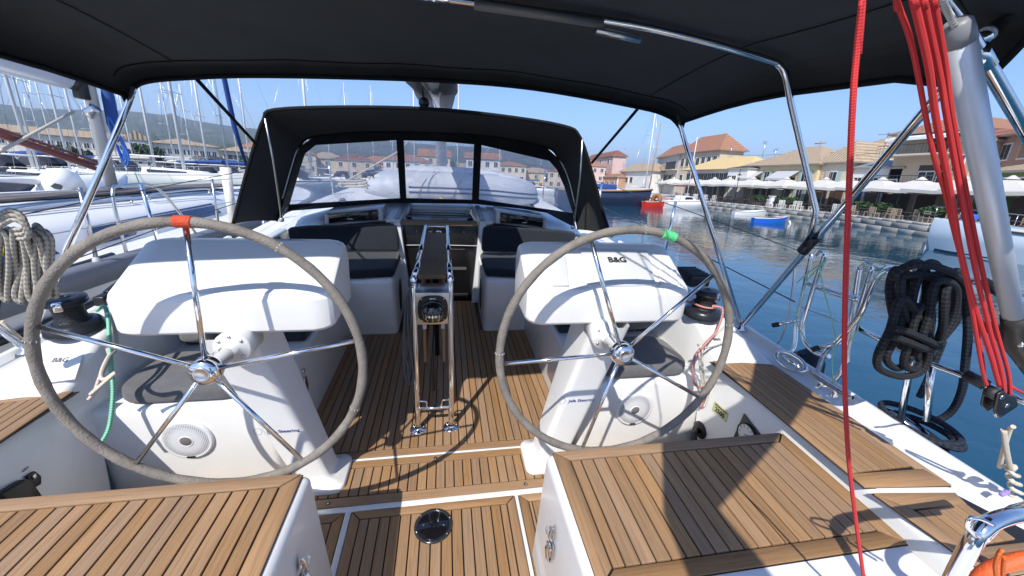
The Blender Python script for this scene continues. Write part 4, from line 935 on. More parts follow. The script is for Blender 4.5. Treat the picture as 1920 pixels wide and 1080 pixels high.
part('clamp_ring', MB().tube([(1.438, 0.95, 1.967),(1.444, 0.95, 1.972)], .020, 16), WHITEP, t)

# red tackle
gp = 'falls of the red tackle'
def up_(pts, l):
    a, b = Vector(pts[0]), Vector(pts[1]); d = (a-b).normalized(); return [a+d*l, a+d*l*.5]+list(pts)
def fall(pts, r, lab):
    if r > .0040 or 'leftmost' in lab: pts = up_(pts, 1.1)
    solo('tackle_rope', MB().tube(spline(pts, 6), r, 10), R_RED, lab, 'rope', pts[-1], gp)
fall([(0.735, 0.62, 1.909),(0.754, 0.62, 1.883),(0.815, 0.62, 1.825),(0.917, 0.63, 1.719),(0.975, 0.63, 1.651),(1.05, 0.64, 1.59),(1.123, 0.645, 1.516),(1.255, 0.65, 1.378),(1.463, 0.66, 1.142),(1.517, 0.66, 1.084)], .0040, 'red tackle rope, leftmost fall, bowed away from the others at the top')
fall([(0.74, 0.6, 1.903),(0.762, 0.6, 1.878),(0.85, 0.61, 1.797),(0.925, 0.62, 1.719),(1.054, 0.63, 1.584),(1.16, 0.64, 1.471),(1.299, 0.65, 1.336),(1.448, 0.655, 1.194),(1.556, 0.655, 1.081)], .0054, 'thick red tackle rope, second fall from the left')
fall([(0.775, 0.61, 1.91),(0.793, 0.61, 1.884),(0.899, 0.62, 1.782),(0.949, 0.62, 1.721),(1.097, 0.63, 1.564),(1.247, 0.64, 1.408),(1.397, 0.65, 1.261),(1.524, 0.65, 1.128),(1.624, 0.65, 1.001)], .0048, 'red tackle rope, third fall from the left, running into the block')
fall([(0.804, 0.62, 1.916),(0.824, 0.62, 1.89),(0.912, 0.63, 1.805),(0.976, 0.63, 1.723),(1.129, 0.64, 1.563),(1.262, 0.65, 1.431),(1.429, 0.655, 1.258),(1.575, 0.655, 1.105),(1.644, 0.655, 0.999)], .0046, 'red tackle rope, fall nearest the aluminium pole')
fall([(1.504, 0.67, 1.116),(1.457, 0.68, 1.196),(1.408, 0.69, 1.271),(1.378, 0.7, 1.328)], .0040, 'thin red rope end behind the tackle falls, just above the block')
solo('red_line', MB().tube(spline([tuple(Vector((0.525, 0.47, 1.849))+(Vector((0.525, 0.47, 1.849))-Vector((0.535, 0.47, 1.82))).normalized()*1.1),(0.525, 0.47, 1.849),(0.535, 0.47, 1.82),(0.551, 0.47, 1.766),(0.562, 0.46, 1.7),(0.612, 0.46, 1.571),(0.651, 0.45, 1.443),(0.709, 0.45, 1.306),(0.78, 0.44, 1.134),(0.868, 0.44, 0.97),(0.97, 0.43, 0.768),(1.062, 0.43, 0.611)], 6), .0036, 10), R_RED, 'single slack red line crossing in front of the starboard side deck', 'rope', (0.97, 0.43, 0.768), gp)
solo('red_line', MB().tube([(1.627, 0.68, 1.07),(1.783, 0.72, 1.009),(2.05, 0.72, 0.908)], .0045, 8), R_RED, 'short red line leading outboard from the block to the pushpit', 'rope', (2.05, 0.72, 0.908))
t = root('tackle_block', 'black pulley block at the foot of the red tackle', 'block', (1.659, 0.65, 0.937))
c_ = Vector((1.594, 0.66, 1.025)); dn = (Vector((1.679, 0.66, 0.926))-Vector((1.509, 0.66, 1.114))).normalized(); sd = Vector((1.641, 0.66, 1.029))-Vector((1.565, 0.66, 1.009)); sd = (sd-dn*sd.dot(dn)).normalized(); nv = dn.cross(sd).normalized()
def bp_(a, b, h=0): return c_+sd*a+dn*b+nv*h
for h in (-.017,.011):
    part('cheek', MB().prism([bp_(-.012,-.062,h),bp_(.006,-.062,h),bp_(.016,-.03,h),bp_(.036,.0,h),bp_(.036,.045,h),bp_(-.022,.045,h),bp_(-.034,.0,h),bp_(-.022,-.03,h)], nv*.006), BLACK, t, bevel=.003, seg=2)
for (a, b) in ((-.006,-.045),(.002,.004)):
    part('sheave', MB().tube([bp_(a,b,-.010), bp_(a,b,.010)], .017 if b < 0 else .022, 20), RUBBER, t)
    for s_ in (-1, 1): part('pin_head', MB().tube([bp_(a,b,s_*.017), bp_(a,b,s_*.0205)], .007, 12), STEEL, t)
part('shackle', MB().tube(spline([bp_(-.014,.046),bp_(-.014,.064),bp_(0,.074),bp_(.014,.064),bp_(.014,.046)],4), .0035, 8), CHROME, t)
kp = [(1.679, 0.655, 0.919),(1.745, 0.65, 0.827),(1.811, 0.65, 0.755)]
for k in range(13): a = k*math.pi*2/3.2; p = Vector((1.805, 0.65, 0.766)).lerp(Vector((1.937, 0.65, 0.603)), k/13); kp.append(p+Vector((.013*math.cos(a),.013*math.sin(a),0)))
kp += [(1.975, 0.65, 0.555), (2.011, 0.62, 0.473)]
solo('strop', MB().tube(spline(kp, 6), .0065, 10), R_WHITE, 'white knotted rope strop holding the tackle block down to the rail', 'rope', kp[-1])
solo('strop', MB().tube(spline([(1.673, 0.64, 0.944)]+[(1.691, 0.65, 0.922),(1.778, 0.67, 0.804),(1.831, 0.68, 0.73)],5), .006, 8), R_WHITE, 'pale doubled rope end hanging left of the knotted strop', 'rope', (1.831, 0.68, 0.73))
solo('purple_tape', MB().box(Vector((1.855, 0.65, 0.646)), (.03,.012,.014), ry=-.4), mat('purple_tape', (.30,.22,.62), .5), 'scrap of purple tape on the strop below the tackle block', 'tape', (1.855, 0.65, 0.646), bevel=.003)

# pushpit and its rail
XR = 1.97
t = root('pushpit_rail', 'polished pushpit rail along the starboard quarter behind the rope coil', 'guard rail', (1.97,1.3,.6))
part('mid_rail', MB().tube([(1.95, 1.327, 0.914),(1.95, 1.196, 0.909),(1.95, 1.029, 0.904),(1.95, 0.929, 0.915),(1.95, 0.855, 0.92),(1.95, 0.785, 0.921),(1.95, 0.675, 0.921)], .012, 12), CHROME, t)
part('rail_end', MB().tube([(1.95, 1.343, 0.917),(1.95, 1.321, 0.914)], .017, 12), BLACK, t)
part('rail_joint', MB().tube([(1.94, 0.909, 0.927),(1.94, 0.852, 0.922)], .021, 14), kn, t)
part('top_rail', MB().tube([(1.95, 1.367, 1.192),(1.95, 1.231, 1.236),(1.95, 0.997, 1.258),(1.95, 0.952, 1.245),(1.95, 0.791, 1.227)], .012, 12), CHROME, t)
part('rail_sleeve', MB().tube([(1.93, 0.985, 1.267),(1.93, 0.916, 1.243)], .018, 12), BLACK, t)
part('rail_post', MB().tube([(1.95, 1.014, 0.903),(1.95, 0.994, 0.827),(1.95, 0.948, 0.681)], .012, 12), CHROME, t)
part('backing_plate', MB().tube([(1.93, 1.153, 1.268),(1.95,1.02,.61)], .012, 10), CHROME, t)

t = root('boarding_ladder', 'folding stainless boarding ladder at the starboard gate, tied with pale green cord', 'ladder', (1.95,1.5,.6))
def tb(nm, pts, r=.0115, m=CHROME, k=5, x=1.95): return part(nm, MB().tube(spline(pts, k), r, 14), m, t)
tb('side_tube', [(1.97, 1.678, 1.177),(1.97, 1.65, 0.971),(1.97, 1.625, 0.776),(1.96, 1.59, 0.691),(1.94, 1.573, 0.634),(1.92, 1.604, 0.586),(1.9, 1.634, 0.561)])
tb('side_tube', [(1.93, 1.573, 1.203),(1.93, 1.571, 1.076),(1.93, 1.567, 0.958),(1.93, 1.556, 0.808),(1.93, 1.518, 0.732),(1.93, 1.438, 0.707),(1.93, 1.372, 0.728)])
tb('side_tube', [(1.97, 1.424, 1.181),(1.97, 1.392, 1.031),(1.97, 1.36, 0.876),(1.97, 1.344, 0.803),(1.95, 1.309, 0.699),(1.93, 1.316, 0.618),(1.9, 1.375, 0.557)])
tb('side_tube', [(1.93, 1.343, 1.207),(1.93, 1.329, 1.058),(1.93, 1.319, 0.912),(1.93, 1.301, 0.794),(1.93, 1.287, 0.744)])
tb('side_tube', [(1.93, 1.288, 1.205),(1.92, 1.304, 1.15),(1.92, 1.309, 0.986),(1.92, 1.356, 0.822),(1.92, 1.389, 0.743),(1.93, 1.395, 0.607)])
tb('rung', [(1.96, 1.639, 1.021),(1.95, 1.488, 1.029),(1.94, 1.347, 1.044)], .014)
tb('top_link', [(1.95, 1.632, 1.172),(1.95, 1.619, 1.205),(1.95, 1.593, 1.19)], .006)
tb('top_link', [(1.95, 1.404, 1.174),(1.95, 1.394, 1.211),(1.95, 1.365, 1.21)], .006)
for (a_, b_, c__) in (((1.86, 1.663, 0.757),(1.87, 1.639, 0.775),(1.95, 1.601, 0.821)), ((1.86, 1.408, 0.747),(1.87, 1.39, 0.769),(1.95, 1.347, 0.822))):
    part('fold_pin', MB().tube([b_, c__], .0095, 12), CHROME, t); part('rubber_tip', MB().tube([a_, b_], .0135, 12), BLACK, t)
for p in ((1.9, 1.633, 0.558), (1.9, 1.374, 0.554)):
    p = Vector(p); part('hinge_foot', MB().box(p+Vector((.01,-.02,-.02)), (.07,.05,.03), rz=.3), CHROME, t, bevel=.008, seg=3)
for i, q in enumerate([[(1.9, 1.642, 1.021),(1.9, 1.59, 1.104),(1.9, 1.529, 1.183)],[(1.89, 1.545, 1.142),(1.89, 1.48, 1.038),(1.89, 1.393, 0.919),(1.89, 1.341, 0.831)],[(1.89, 1.52, 1.183),(1.89, 1.584, 1.048),(1.89, 1.577, 0.909),(1.89, 1.559, 0.824),(1.89, 1.462, 0.749)],[(1.9, 1.348, 1.198),(1.9, 1.321, 1.236),(1.9, 1.272, 1.235),(1.9, 1.309, 1.206)],[(1.9, 1.323, 1.133),(1.9, 1.277, 1.18),(1.9, 1.264, 1.214)],[(1.89, 1.282, 1),(1.89, 1.272, 0.91),(1.89, 1.289, 0.854)],[(1.9, 1.356, 0.817),(1.9, 1.318, 0.696),(1.9, 1.282, 0.622)]]):
    part('cord', MB().tube(spline(q, 5), .0032, 6), R_LGREEN, t)
solo('gate_bow', MB().tube(spline([(2, 1.781, 1.091),(2, 1.74, 0.935),(2, 1.714, 0.745),(1.99, 1.712, 0.623),(1.96, 1.751, 0.577),(1.93, 1.809, 0.572)],5), .006, 10), STEEL, 'thin curved steel bow of the starboard gate ahead of the ladder', 'guard rail', (1.96,1.75,.6))
t = root('fairlead', 'polished oval fairlead on the starboard toe rail by the ladder foot', 'fairlead', (1.93,1.62,.62))
c_ = Vector((1.815, 1.457, 0.65)); 
part('hawse_ring', MB().tube([c_+Vector((.05*math.cos(a*math.pi/10)*.5, .085*math.sin(a*math.pi/10), .028*math.cos(a*math.pi/10))) for a in range(20)], .010, 10, closed=True), CHROME, t)
part('roller', MB().tube([c_+Vector((0,-.045,.0)), c_+Vector((0,.045,0))], .012, 12), CHROME, t)
c_ = Vector((1.79, 1.226, 0.63))
t = root('cleat', 'stainless mooring cleat on the starboard toe rail behind the ladder', 'cleat', tuple(c_))
part('horn', MB().tube(spline([c_+Vector((0,-.11,.05)),c_+Vector((0,-.06,.042)),c_+Vector((0,.06,.042)),c_+Vector((0,.11,.05))],4), [.008]*4+[.011]*5+[.008]*4, 12), CHROME, t)
for s_ in (-.035,.035): part('leg', MB().tube([c_+Vector((0,s_,0)), c_+Vector((0,s_,.042))], .009, 10), CHROME, t)
fd = MB().tube(spline([(2.07,1.62,.60),(2.08,1.62,.56),(2.10,1.61,.50),(2.11,1.60,.10),(2.10,1.60,.0)],4), [.02]*4+[.05,.08,.10,.10]+[.10]*8+[.04], 18)
solo('fender', fd, mat('navy_fender', (.015,.02,.035), .7), 'dark navy fender hanging outside the rail behind the ladder', 'fender', (2.1,1.6,0))
# guard wires and stanchions
for sx, n_ in ((1,'starboard'),(-1,'port')):
    for j, (z, nm) in enumerate(((1.20,'upper'),(.92,'lower'))):
        pts = [(sx*1.97,1.66,z-.02 if j == 0 else z-.03),(sx*2.02,3.1,z),(sx*1.98,4.7,z+.03),(sx*1.72,6.6,z+.06),(sx*1.1,9.0,z+.12)]
        if sx > 0: pts[0] = (1.95,1.66,1.17 if j == 0 else .90)
        solo('guard_wire', MB().tube(pts, .0035, 6), mat('black_wire', (.03,.03,.035), .4), '%s guard wire along the %s side deck' % (nm, n_), 'wire', pts[0], 'guard wires')
    for k, (x, y) in enumerate(((2.02,3.1),(1.98,4.7),(1.72,6.6))):
        t = root('stanchion', '%s stanchion on the %s side deck' % (('aftermost','middle','foremost')[k], n_), 'stanchion', (sx*x,y,.62), 'stanchions along the side decks')
        part('post', MB().tube([(sx*x,y,.62),(sx*(x+.01),y,1.24)], .0125, 10), CHROME, t); part('socket', MB().lathe([(.028,0),(.026,.04),(.016,.05),(.0125,.05)], (sx*x,y,.62), n=12), STEEL, t)
solo('gate_wire', MB().tube([(1.97, 1.64, 0.88),(1.95, 1.396, 0.908)], .004, 6), STEEL, 'short wire with a pelican hook closing the starboard gate', 'wire', (1.95, 1.396, 0.908))

# black mooring warp hung in hanks over the rail
rn = random.Random(3)
def rp(px, py, y): return (px, py, y)
t = root('rope_coil', 'big hank of black mooring warp hung over the starboard pushpit', 'rope', (1.70,1.0,.87))
hank = [
 [(1.58, 1.02, 1.302),(1.557, 1, 1.24),(1.606, 0.98, 1.126),(1.712, 0.99, 1.009),(1.745, 1.03, 1.098),(1.678, 1.04, 1.244)],
 [(1.625, 1.01, 1.328),(1.541, 0.97, 1.29),(1.59, 0.96, 1.177),(1.704, 0.97, 1.086),(1.746, 1, 1.177),(1.723, 1.03, 1.298)],
 [(1.733, 1.03, 1.324),(1.644, 0.99, 1.282),(1.641, 0.97, 1.161),(1.667, 0.97, 1.044),(1.772, 1, 1.024),(1.811, 1.02, 1.156),(1.823, 1.04, 1.274)],
 [(1.793, 1.02, 1.295),(1.714, 0.98, 1.246),(1.741, 0.97, 1.106),(1.795, 0.98, 0.965),(1.928, 1.02, 0.959),(1.937, 1.04, 1.134),(1.909, 1.05, 1.26)],
 [(1.809, 1, 1.298),(1.742, 0.96, 1.234),(1.804, 0.96, 1.109),(1.877, 0.99, 1.025),(1.958, 1.02, 1.075),(1.96, 1.03, 1.182),(1.918, 1.03, 1.267)],
 [(1.549, 0.95, 1.221),(1.544, 0.94, 1.107),(1.541, 0.94, 1.012),(1.595, 0.95, 0.944),(1.728, 0.96, 0.898),(1.811, 0.96, 0.919),(1.796, 0.96, 1.011),(1.688, 0.96, 1.134)],
 [(1.614, 0.97, 1.192),(1.615, 0.96, 1.073),(1.618, 0.96, 0.981),(1.713, 0.97, 0.929),(1.779, 0.99, 0.983),(1.721, 0.99, 1.14)],
 [(1.642, 0.95, 1.18),(1.652, 0.94, 1.061),(1.694, 0.95, 0.961),(1.802, 0.97, 0.925),(1.808, 0.98, 1.033),(1.747, 0.98, 1.165)],
 [(1.508, 0.97, 1.29),(1.513, 0.95, 1.334),(1.591, 0.94, 1.341),(1.744, 0.96, 1.302),(1.857, 0.98, 1.245),(1.79, 0.99, 1.262),(1.634, 0.99, 1.292)],
 [(1.679, 1.05, 1.209),(1.808, 1.05, 1.03),(1.952, 1.06, 0.959),(2.027, 1.06, 1.017),(2.032, 1.06, 1.146),(1.919, 1.07, 1.253),(1.768, 1.07, 1.254)],
 [(1.663, 0.95, 1.278),(1.682, 0.94, 1.164),(1.707, 0.94, 1.059),(1.833, 0.97, 1.015),(1.87, 0.98, 1.119),(1.795, 0.97, 1.249)],
]
for i, h in enumerate(hank): part('turn', MB().tube(spline(h, 7, True), .0125, 12, closed=True), R_BLACK, t)
for q in ([(1.524, 0.925, 1.125),(1.587, 0.92, 1.112),(1.723, 0.93, 1.064),(1.835, 0.96, 1.021)], [(1.531, 0.925, 1.095),(1.606, 0.92, 1.074),(1.724, 0.93, 1.032)]):
    part('lashing', MB().tube(spline(q, 6), .012, 10), R_BLACK, t)
solo('mooring_warp', MB().tube(spline([(1.962, 1.02, 1.186),(2.013, 1, 1.061),(2.089, 1, 0.915),(2.151, 1, 0.784),(2.204, 1.02, 0.656),(2.184, 1.04, 0.589),(2.115, 1.06, 0.579),(2.044, 1.08, 0.597),(2.018, 1.12, 0.591)],7), .0135, 12), R_NAVY, 'dark rope running from the hank down in a bend to the coil by the rail', 'rope', (2.044, 1.08, 0.597))
solo('mooring_warp', MB().tube(spline([(2.01, 1.05, 0.987),(2.023, 1.05, 0.887),(2.035, 1.05, 0.796),(2.038, 1.05, 0.717)],5), .012, 12), R_NAVY, 'short cut end of dark rope hanging below the hank', 'rope', (2.038, 1.05, 0.717))
ck = []
for k in range(60):
    a = k*.42; w_ = .12+.02*math.sin(k*.9); ck.append(Vector((2.017, 1, 0.561))+Vector((w_*.6*math.cos(a), w_*1.05*math.sin(a), .020*math.sin(k*.31)-.0+.0012*k)))
solo('rope_coil', MB().tube(spline(ck, 4), .0125, 10), R_NAVY, 'loose coil of dark rope lying outboard on the starboard quarter', 'rope', (2.017, 1, 0.561))
t = root('outboard_cover', 'glossy dark curved fitting under the loose rope coil outboard of the deck', 'fitting', (2.102, 0.98, 0.498))
part('shell', MB().tube(spline([(2.012, 1.12, 0.591),(2.053, 1.05, 0.557),(2.108, 0.97, 0.513),(2.118, 0.93, 0.515)],5), [.02+.02*math.sin(k/15*math.pi) for k in range(16)], 16), mat('chrome_dark', (.35,.35,.36), .12, 1), t)

# corner of the pushpit with the lifebuoy light, bottom right
t = root('pushpit', 'fat polished pushpit corner tube in the lower right with a welded eye', 'guard rail', (1.0,.3,.6))
part('corner_tube', MB().tube(spline([(1.082, 0.36, 0.787),(1.063, 0.36, 0.891),(1.053, 0.36, 0.97),(1.074, 0.365, 0.997),(1.125, 0.37, 1.004),(1.217, 0.38, 0.989),(1.452, 0.42, 0.924)],7), .0145, 20), CHROME, t)
part('side_tube', MB().tube([(1.063, 0.36, 0.976),(1.1, 0.37, 0.986),(1.232, 0.4, 0.968),(1.542, 0.46, 0.889)], .0125, 18), CHROME, t)
part('welded_eye', MB().tube(spline([(1.062, 0.355, 1.013),(1.002, 0.35, 1.045),(0.975, 0.35, 1.05),(0.985, 0.35, 1.026),(1.021, 0.35, 0.999),(1.064, 0.355, 0.975)],6), .0035, 10), CHROME, t)
t = root('lifebuoy', 'orange lifebuoy hung inside the pushpit corner, cut by the frame', 'lifebuoy', (1.1,.3,.7))
c_ = Vector((1.336, 0.35, 0.786)); rg = [c_+Vector((.125*math.cos(a*math.pi/16),-.03*math.cos(a*math.pi/16),.090*math.sin(a*math.pi/16))) for a in range(32)]
part('ring', MB().tube(rg, .0150, 14, closed=True), ORANGE, t)
part('grab_line', MB().tube(spline([(1.14, 0.34, 0.867),(1.091, 0.335, 0.924),(1.062, 0.33, 0.967),(1.063, 0.33, 0.981)],4), .0035, 8), rope_mat('orange_rope', (.8,.2,.04), (.6,.1,.02), 400, 2), t)
part('grab_line', MB().tube(spline([(1.16, 0.34, 0.863),(1.115, 0.335, 0.919),(1.086, 0.33, 0.955)],4), .0035, 8), rope_mat('orange_rope', (.8,.2,.04), (.6,.1,.02), 400, 2), t)
# coiled white halyard hung at the far left over the port winch
t = root('rope_hank', 'old cream rope hank hung on the port rail at the left edge', 'rope', (-1.272, 1.35, 1.098))
rh = random.Random(9)
for i in range(11):
    c1 = Vector((-1.238, 1.36, 1.319))+Vector((.009*i-.03,.012*(i % 4),rh.uniform(-.01,.01))); c2 = Vector((-1.278, 1.36, 1.094))+Vector((.012*i-.05,.014*(i % 3),rh.uniform(-.025,.02)))
    s_ = rh.uniform(.009,.015)
    part('turn', MB().tube(spline([c1+Vector((-s_,0,-.03)),c1,c1+Vector((s_,0,-.03)),c1.lerp(c2,.5)+Vector((s_+rh.uniform(-.006,.006),0,.0)),c2+Vector((s_,0,.03)),c2,c2+Vector((-s_,0,.03)),c1.lerp(c2,.5)+Vector((-s_+rh.uniform(-.006,.006),0,0))],5,True), .0072, 8, closed=True), R_OLD, t)
for k in range(3):
    part('top_wrap', MB().tube(spline([Vector(q)+Vector((0,0,.014*k)) for q in ((-1.235, 1.33, 1.334),(-1.186, 1.32, 1.357),(-1.161, 1.32, 1.337),(-1.169, 1.32, 1.305),(-1.202, 1.33, 1.297))],5), .0068, 8), R_OLD, t)
t = root('flag_socket', 'grey bracket holding the port rail post at the left edge', 'bracket', (-1.401, 1.5, 1.068))
part('arm', MB().tube(spline([(-1.505, 1.5, 1.079),(-1.444, 1.5, 1.079),(-1.408, 1.5, 1.072),(-1.38, 1.5, 1.037)],4), .018, 10), mat('dark_anodised', (.06,.06,.065)), t)
part('post', MB().tube([(-1.44, 1.5, 1.156),(-1.493, 1.5, 1.069),(-1.593, 1.5, 0.875)], .02, 10), BLACK, t); part('yellow_band', MB().tube([(-1.332, 1.4, 1.253),(-1.314, 1.4, 1.231)], .012, 10), YEL, t)
solo('mooring_line', MB().tube([(-1.936, 1.9, 0.767),(-1.93, 1.95, 0.625)], .010, 8), R_WHITE, 'cream line crossing the port quarter at the left edge', 'rope', (-1.936, 1.9, 0.767))

# photographer standing at the stern, behind the lens
pv = [(0,0,.95),(0,.01,1.18),(0,.0,1.42),(0,.01,1.53),(0,.03,1.60),(0,.02,1.70),(-.10,0,.92),(-.12,.02,.50),(-.12,-.01,.09),(-.13,.15,.03),(.10,0,.92),(.12,.02,.50),(.12,-.01,.09),(.13,.15,.03),(-.19,.0,1.42),(-.27,.10,1.24),(-.14,.22,1.44),(.19,.0,1.42),(.26,.10,1.24),(.14,.22,1.44),(-.10,.25,1.50),(.10,.25,1.50)]
pe = [(0,1),(1,2),(2,3),(3,4),(4,5),(0,6),(6,7),(7,8),(8,9),(0,10),(10,11),(11,12),(12,13),(2,14),(14,15),(15,16),(2,17),(17,18),(18,19),(16,20),(19,21)]
pr = [.16,.15,.17,.062,.085,.092,.10,.07,.048,.04,.10,.07,.048,.04,.075,.048,.033,.075,.048,.033,.03,.03]
me = bpy.data.meshes.new('person'); bm = bmesh.new(); lay = bm.verts.layers.skin.verify()
bvs = [bm.verts.new(p) for p in pv]
for (i_, j_) in pe: bm.edges.new((bvs[i_], bvs[j_]))
for v_, r_ in zip(bvs, pr): v_[lay].radius = (r_, r_*.8)
bvs[0][lay].use_root = True
bm.to_mesh(me); bm.free()
po = bpy.data.objects.new('person', me); COL.objects.link(po); po.matrix_world = BOAT @ Matrix.Translation((.08,-.62,0))
sk = po.modifiers.new('skin', 'SKIN')
ss = po.modifiers.new('smooth', 'SUBSURF'); ss.levels = 1; ss.render_levels = 2
me.materials.append(mat('shirt_cloth', (.25,.30,.38), .9)); tag(po, 'person in a blue shirt standing at the stern with both arms raised to a phone', 'person'); BASE['person'] = Vector()

# ------------------------------------------------------------------ foredeck: mast, boom, tender
t = root('boom', 'boom with grey sail bag seen between bimini and sprayhood', 'boom', (0,3,2.0))
part('spar', MB().tube([(-.04,2.58,2.035),(-.03,4.2,2.06),(0,7.7,2.12)], [.07,.07,.07], 16), mat('boom_white', (.62,.63,.64), .35), t)
bag = mat('grey_sail_cloth', (.15,.155,.17), .8, noise=.25, nscale=7, bump=.5, bscale=30)
for sx in (-1, 1):
    rows = []
    for y in (2.58,2.8,3.0,3.4,3.8,4.4,5.2,6.2,7.5):
        k = .02*math.sin(y*7*sx)
        rows.append([(-.04+sx*(.035), y, 2.00), (-.04+sx*(.11+k), y, 1.985+k), (-.04+sx*(.185+k), y, 2.03), (-.04+sx*(.205), y, 2.10+k), (-.04+sx*.19, y, 2.2), (-.04+sx*.06, y, 2.36)])
    part('sail_bag', MB().grid(rows, flip=sx < 0), bag, t)
part('lazy_line', MB().tube([(-.095,2.6,1.965),(-.075,3.3,1.98)], .009, 6), R_WHITE, t)
bl = Vector((-0.105, 3.25, 1.887)); part('block', MB().lathe([(0,-.018),(.034,-.018),(.040,-.008),(.040,.008),(.034,.018),(0,.018)], bl, M=Matrix(((1,0,0),(0,0,1),(0,-1,0))), n=20), BLACK, t)
part('block_strop', MB().tube([bl+Vector((0,0,.03)), bl+Vector((-.01,-.03,.11))], .006, 6), BLACK, t)
t = root('mast', 'silver grey mast of the yacht rising from the coachroof beyond the tender', 'mast', (0,8.0,1.0))
part('extrusion', MB().tube([(-.02,8.0,.95),(-.02,8.0,17)], .105, 18), ALU, t)
for z in (6.5, 11.5): part('spreader', MB().tube([(-1.2,7.85,z),(-.02,8.0,z+.05),(1.2,7.85,z)], .03, 8), ALU, t)
t = root('tender', 'light grey inflatable tender with navy stripes lashed upside down on the foredeck', 'dinghy', (0,6.3,.75))
tubm = mat('grey_hypalon', (.52,.54,.57), .55, noise=.05, nscale=4)
pth = spline([(-1.10,5.98,.93),(-.3,5.98,.95),(.35,5.98,.95),(.75,6.02,.93),(1.10,6.18,.88),(1.38,6.55,.82),(1.38,6.95,.82),(1.10,7.2,.88),(.6,7.32,.94),(-.3,7.35,.95),(-1.10,7.35,.93)], 5)
n_ = len(pth); rad = [.23 if 3 < i < n_-4 else .23*(.35+.65*min(i, n_-1-i)/4) for i in range(n_)]
part('tube', MB().tube(pth, rad, 20), tubm, t)
for k, z in enumerate((.055,.025,-.012)):
    off = []
    for i, p in enumerate(pth[4:26]):
        a, b = pth[max(3+i,0)], pth[min(5+i,n_-1)]; d = (b-a).normalized(); o_ = Vector((d.y,-d.x,0)); off.append(p+o_*.224+Vector((0,0,z-.03)))
    part('stripe', MB().tube(off, [.013,.007,.013][k], 6), [mat('navy_stripe', (.02,.03,.10), .5), WINK, mat('navy_stripe', (.02,.03,.10), .5)][k], t)
part('bottom', MB().bb((-1.0,6.1,1.02),(1.0,7.2,1.10)), tubm, t, bevel=.05, seg=3)
text('NEO', .085, mat('navy_stripe', (.02,.03,.10), .5), t, (.12,5.758,.80), (1,0,0), (0,0,1), .001, bold=.002)
part('emblem', MB().prism([(-.05,5.757,.77),(-.01,5.757,.77),(.0,5.757,.85),(-.03,5.757,.86)], (0,-.002,0)), YEL, t)
for x in (-.14,-.20,-.26,-.32): part('maker_mark', MB().prism([(x,5.757,.78),(x+.035,5.757,.78),(x+.035,5.757,.825),(x,5.757,.825)], (0,-.002,0)), mat('navy_stripe', (.02,.03,.10), .5), t)
for (x0, x1) in ((-.35,-.10),(.15,.45)):
    part('lashing', MB().tube(spline([(x0,5.75,.80),(x0+.1,5.77,1.05),(x1,5.95,1.19)],5), .006, 6), R_GREY, t)
solo('sheet', MB().tube([(-1.15,4.6,1.08),(-.55,5.2,1.45),(-.25,5.6,1.75),(.0,7.9,3.4)], .009, 6), R_WHITE, 'pale line rising from the coachroof to the mast through the port window', 'rope', (-1.15,4.6,1.08))
ck = [Vector((-1.0+.16*math.cos(k*.8)*(1+.1*math.sin(k)), 4.75+.10*math.sin(k*.8), 1.06+.004*k)) for k in range(26)]
solo('rope_coil', MB().tube(spline(ck, 4), .010, 6), R_WHITE, 'loose white rope coil on the coachroof behind the port window', 'rope', (-1.0,4.75,1.05))

# ================================================================== THE HARBOUR (world frame)
def grad_ground(): pass
# water
wm = bpy.data.materials.new('harbour_water'); wm.use_nodes = True; nt = wm.node_tree; L = nt.links.new; b = nt.nodes['Principled BSDF']
b.inputs['Base Color'].default_value = (.008,.058,.098,1); b.inputs['Roughness'].default_value = .035; b.inputs['IOR'].default_value = 1.36; b.inputs['Specular IOR Level'].default_value = .62
tc = nt.nodes.new('ShaderNodeTexCoord')
def wave(scale, dist, sx=1, sy=1, rot=.4, detail=3):
    mp = nt.nodes.new('ShaderNodeMapping'); mp.inputs['Scale'].default_value = (scale*sx, scale*sy, 1); mp.inputs['Rotation'].default_value = (0,0,rot)
    L(tc.outputs['Object'], mp.inputs['Vector']); n = nt.nodes.new('ShaderNodeTexNoise'); n.inputs['Scale'].default_value = 1; n.inputs['Detail'].default_value = detail; n.inputs['Distortion'].default_value = .8
    L(mp.outputs[0], n.inputs['Vector']); m_ = nt.nodes.new('ShaderNodeMath'); m_.operation = 'MULTIPLY'; m_.inputs[1].default_value = dist; L(n.outputs[0], m_.inputs[0]); return m_.outputs[0]
w1, w2, w3 = wave(.55,.034,1,1.3,.5,2), wave(2.3,.008,1,1.2,-.3,3), wave(.12,.04,1,1,.2,2)
a1 = nt.nodes.new('ShaderNodeMath'); L(w1, a1.inputs[0]); L(w2, a1.inputs[1]); a2 = nt.nodes.new('ShaderNodeMath'); L(a1.outputs[0], a2.inputs[0]); L(w3, a2.inputs[1])
bp = nt.nodes.new('ShaderNodeBump'); bp.inputs['Strength'].default_value = .60; bp.inputs['Distance'].default_value = 1.0; L(a2.outputs[0], bp.inputs['Height']); L(bp.outputs[0], b.inputs['Normal'])
m = MB(); S_ = 6000; m.quad((-S_,-S_,0),(S_,-S_,0),(S_,S_,0),(-S_,S_,0)); wo_ = solo('water', m, wm, None, None, kind='structure', frame=ID)

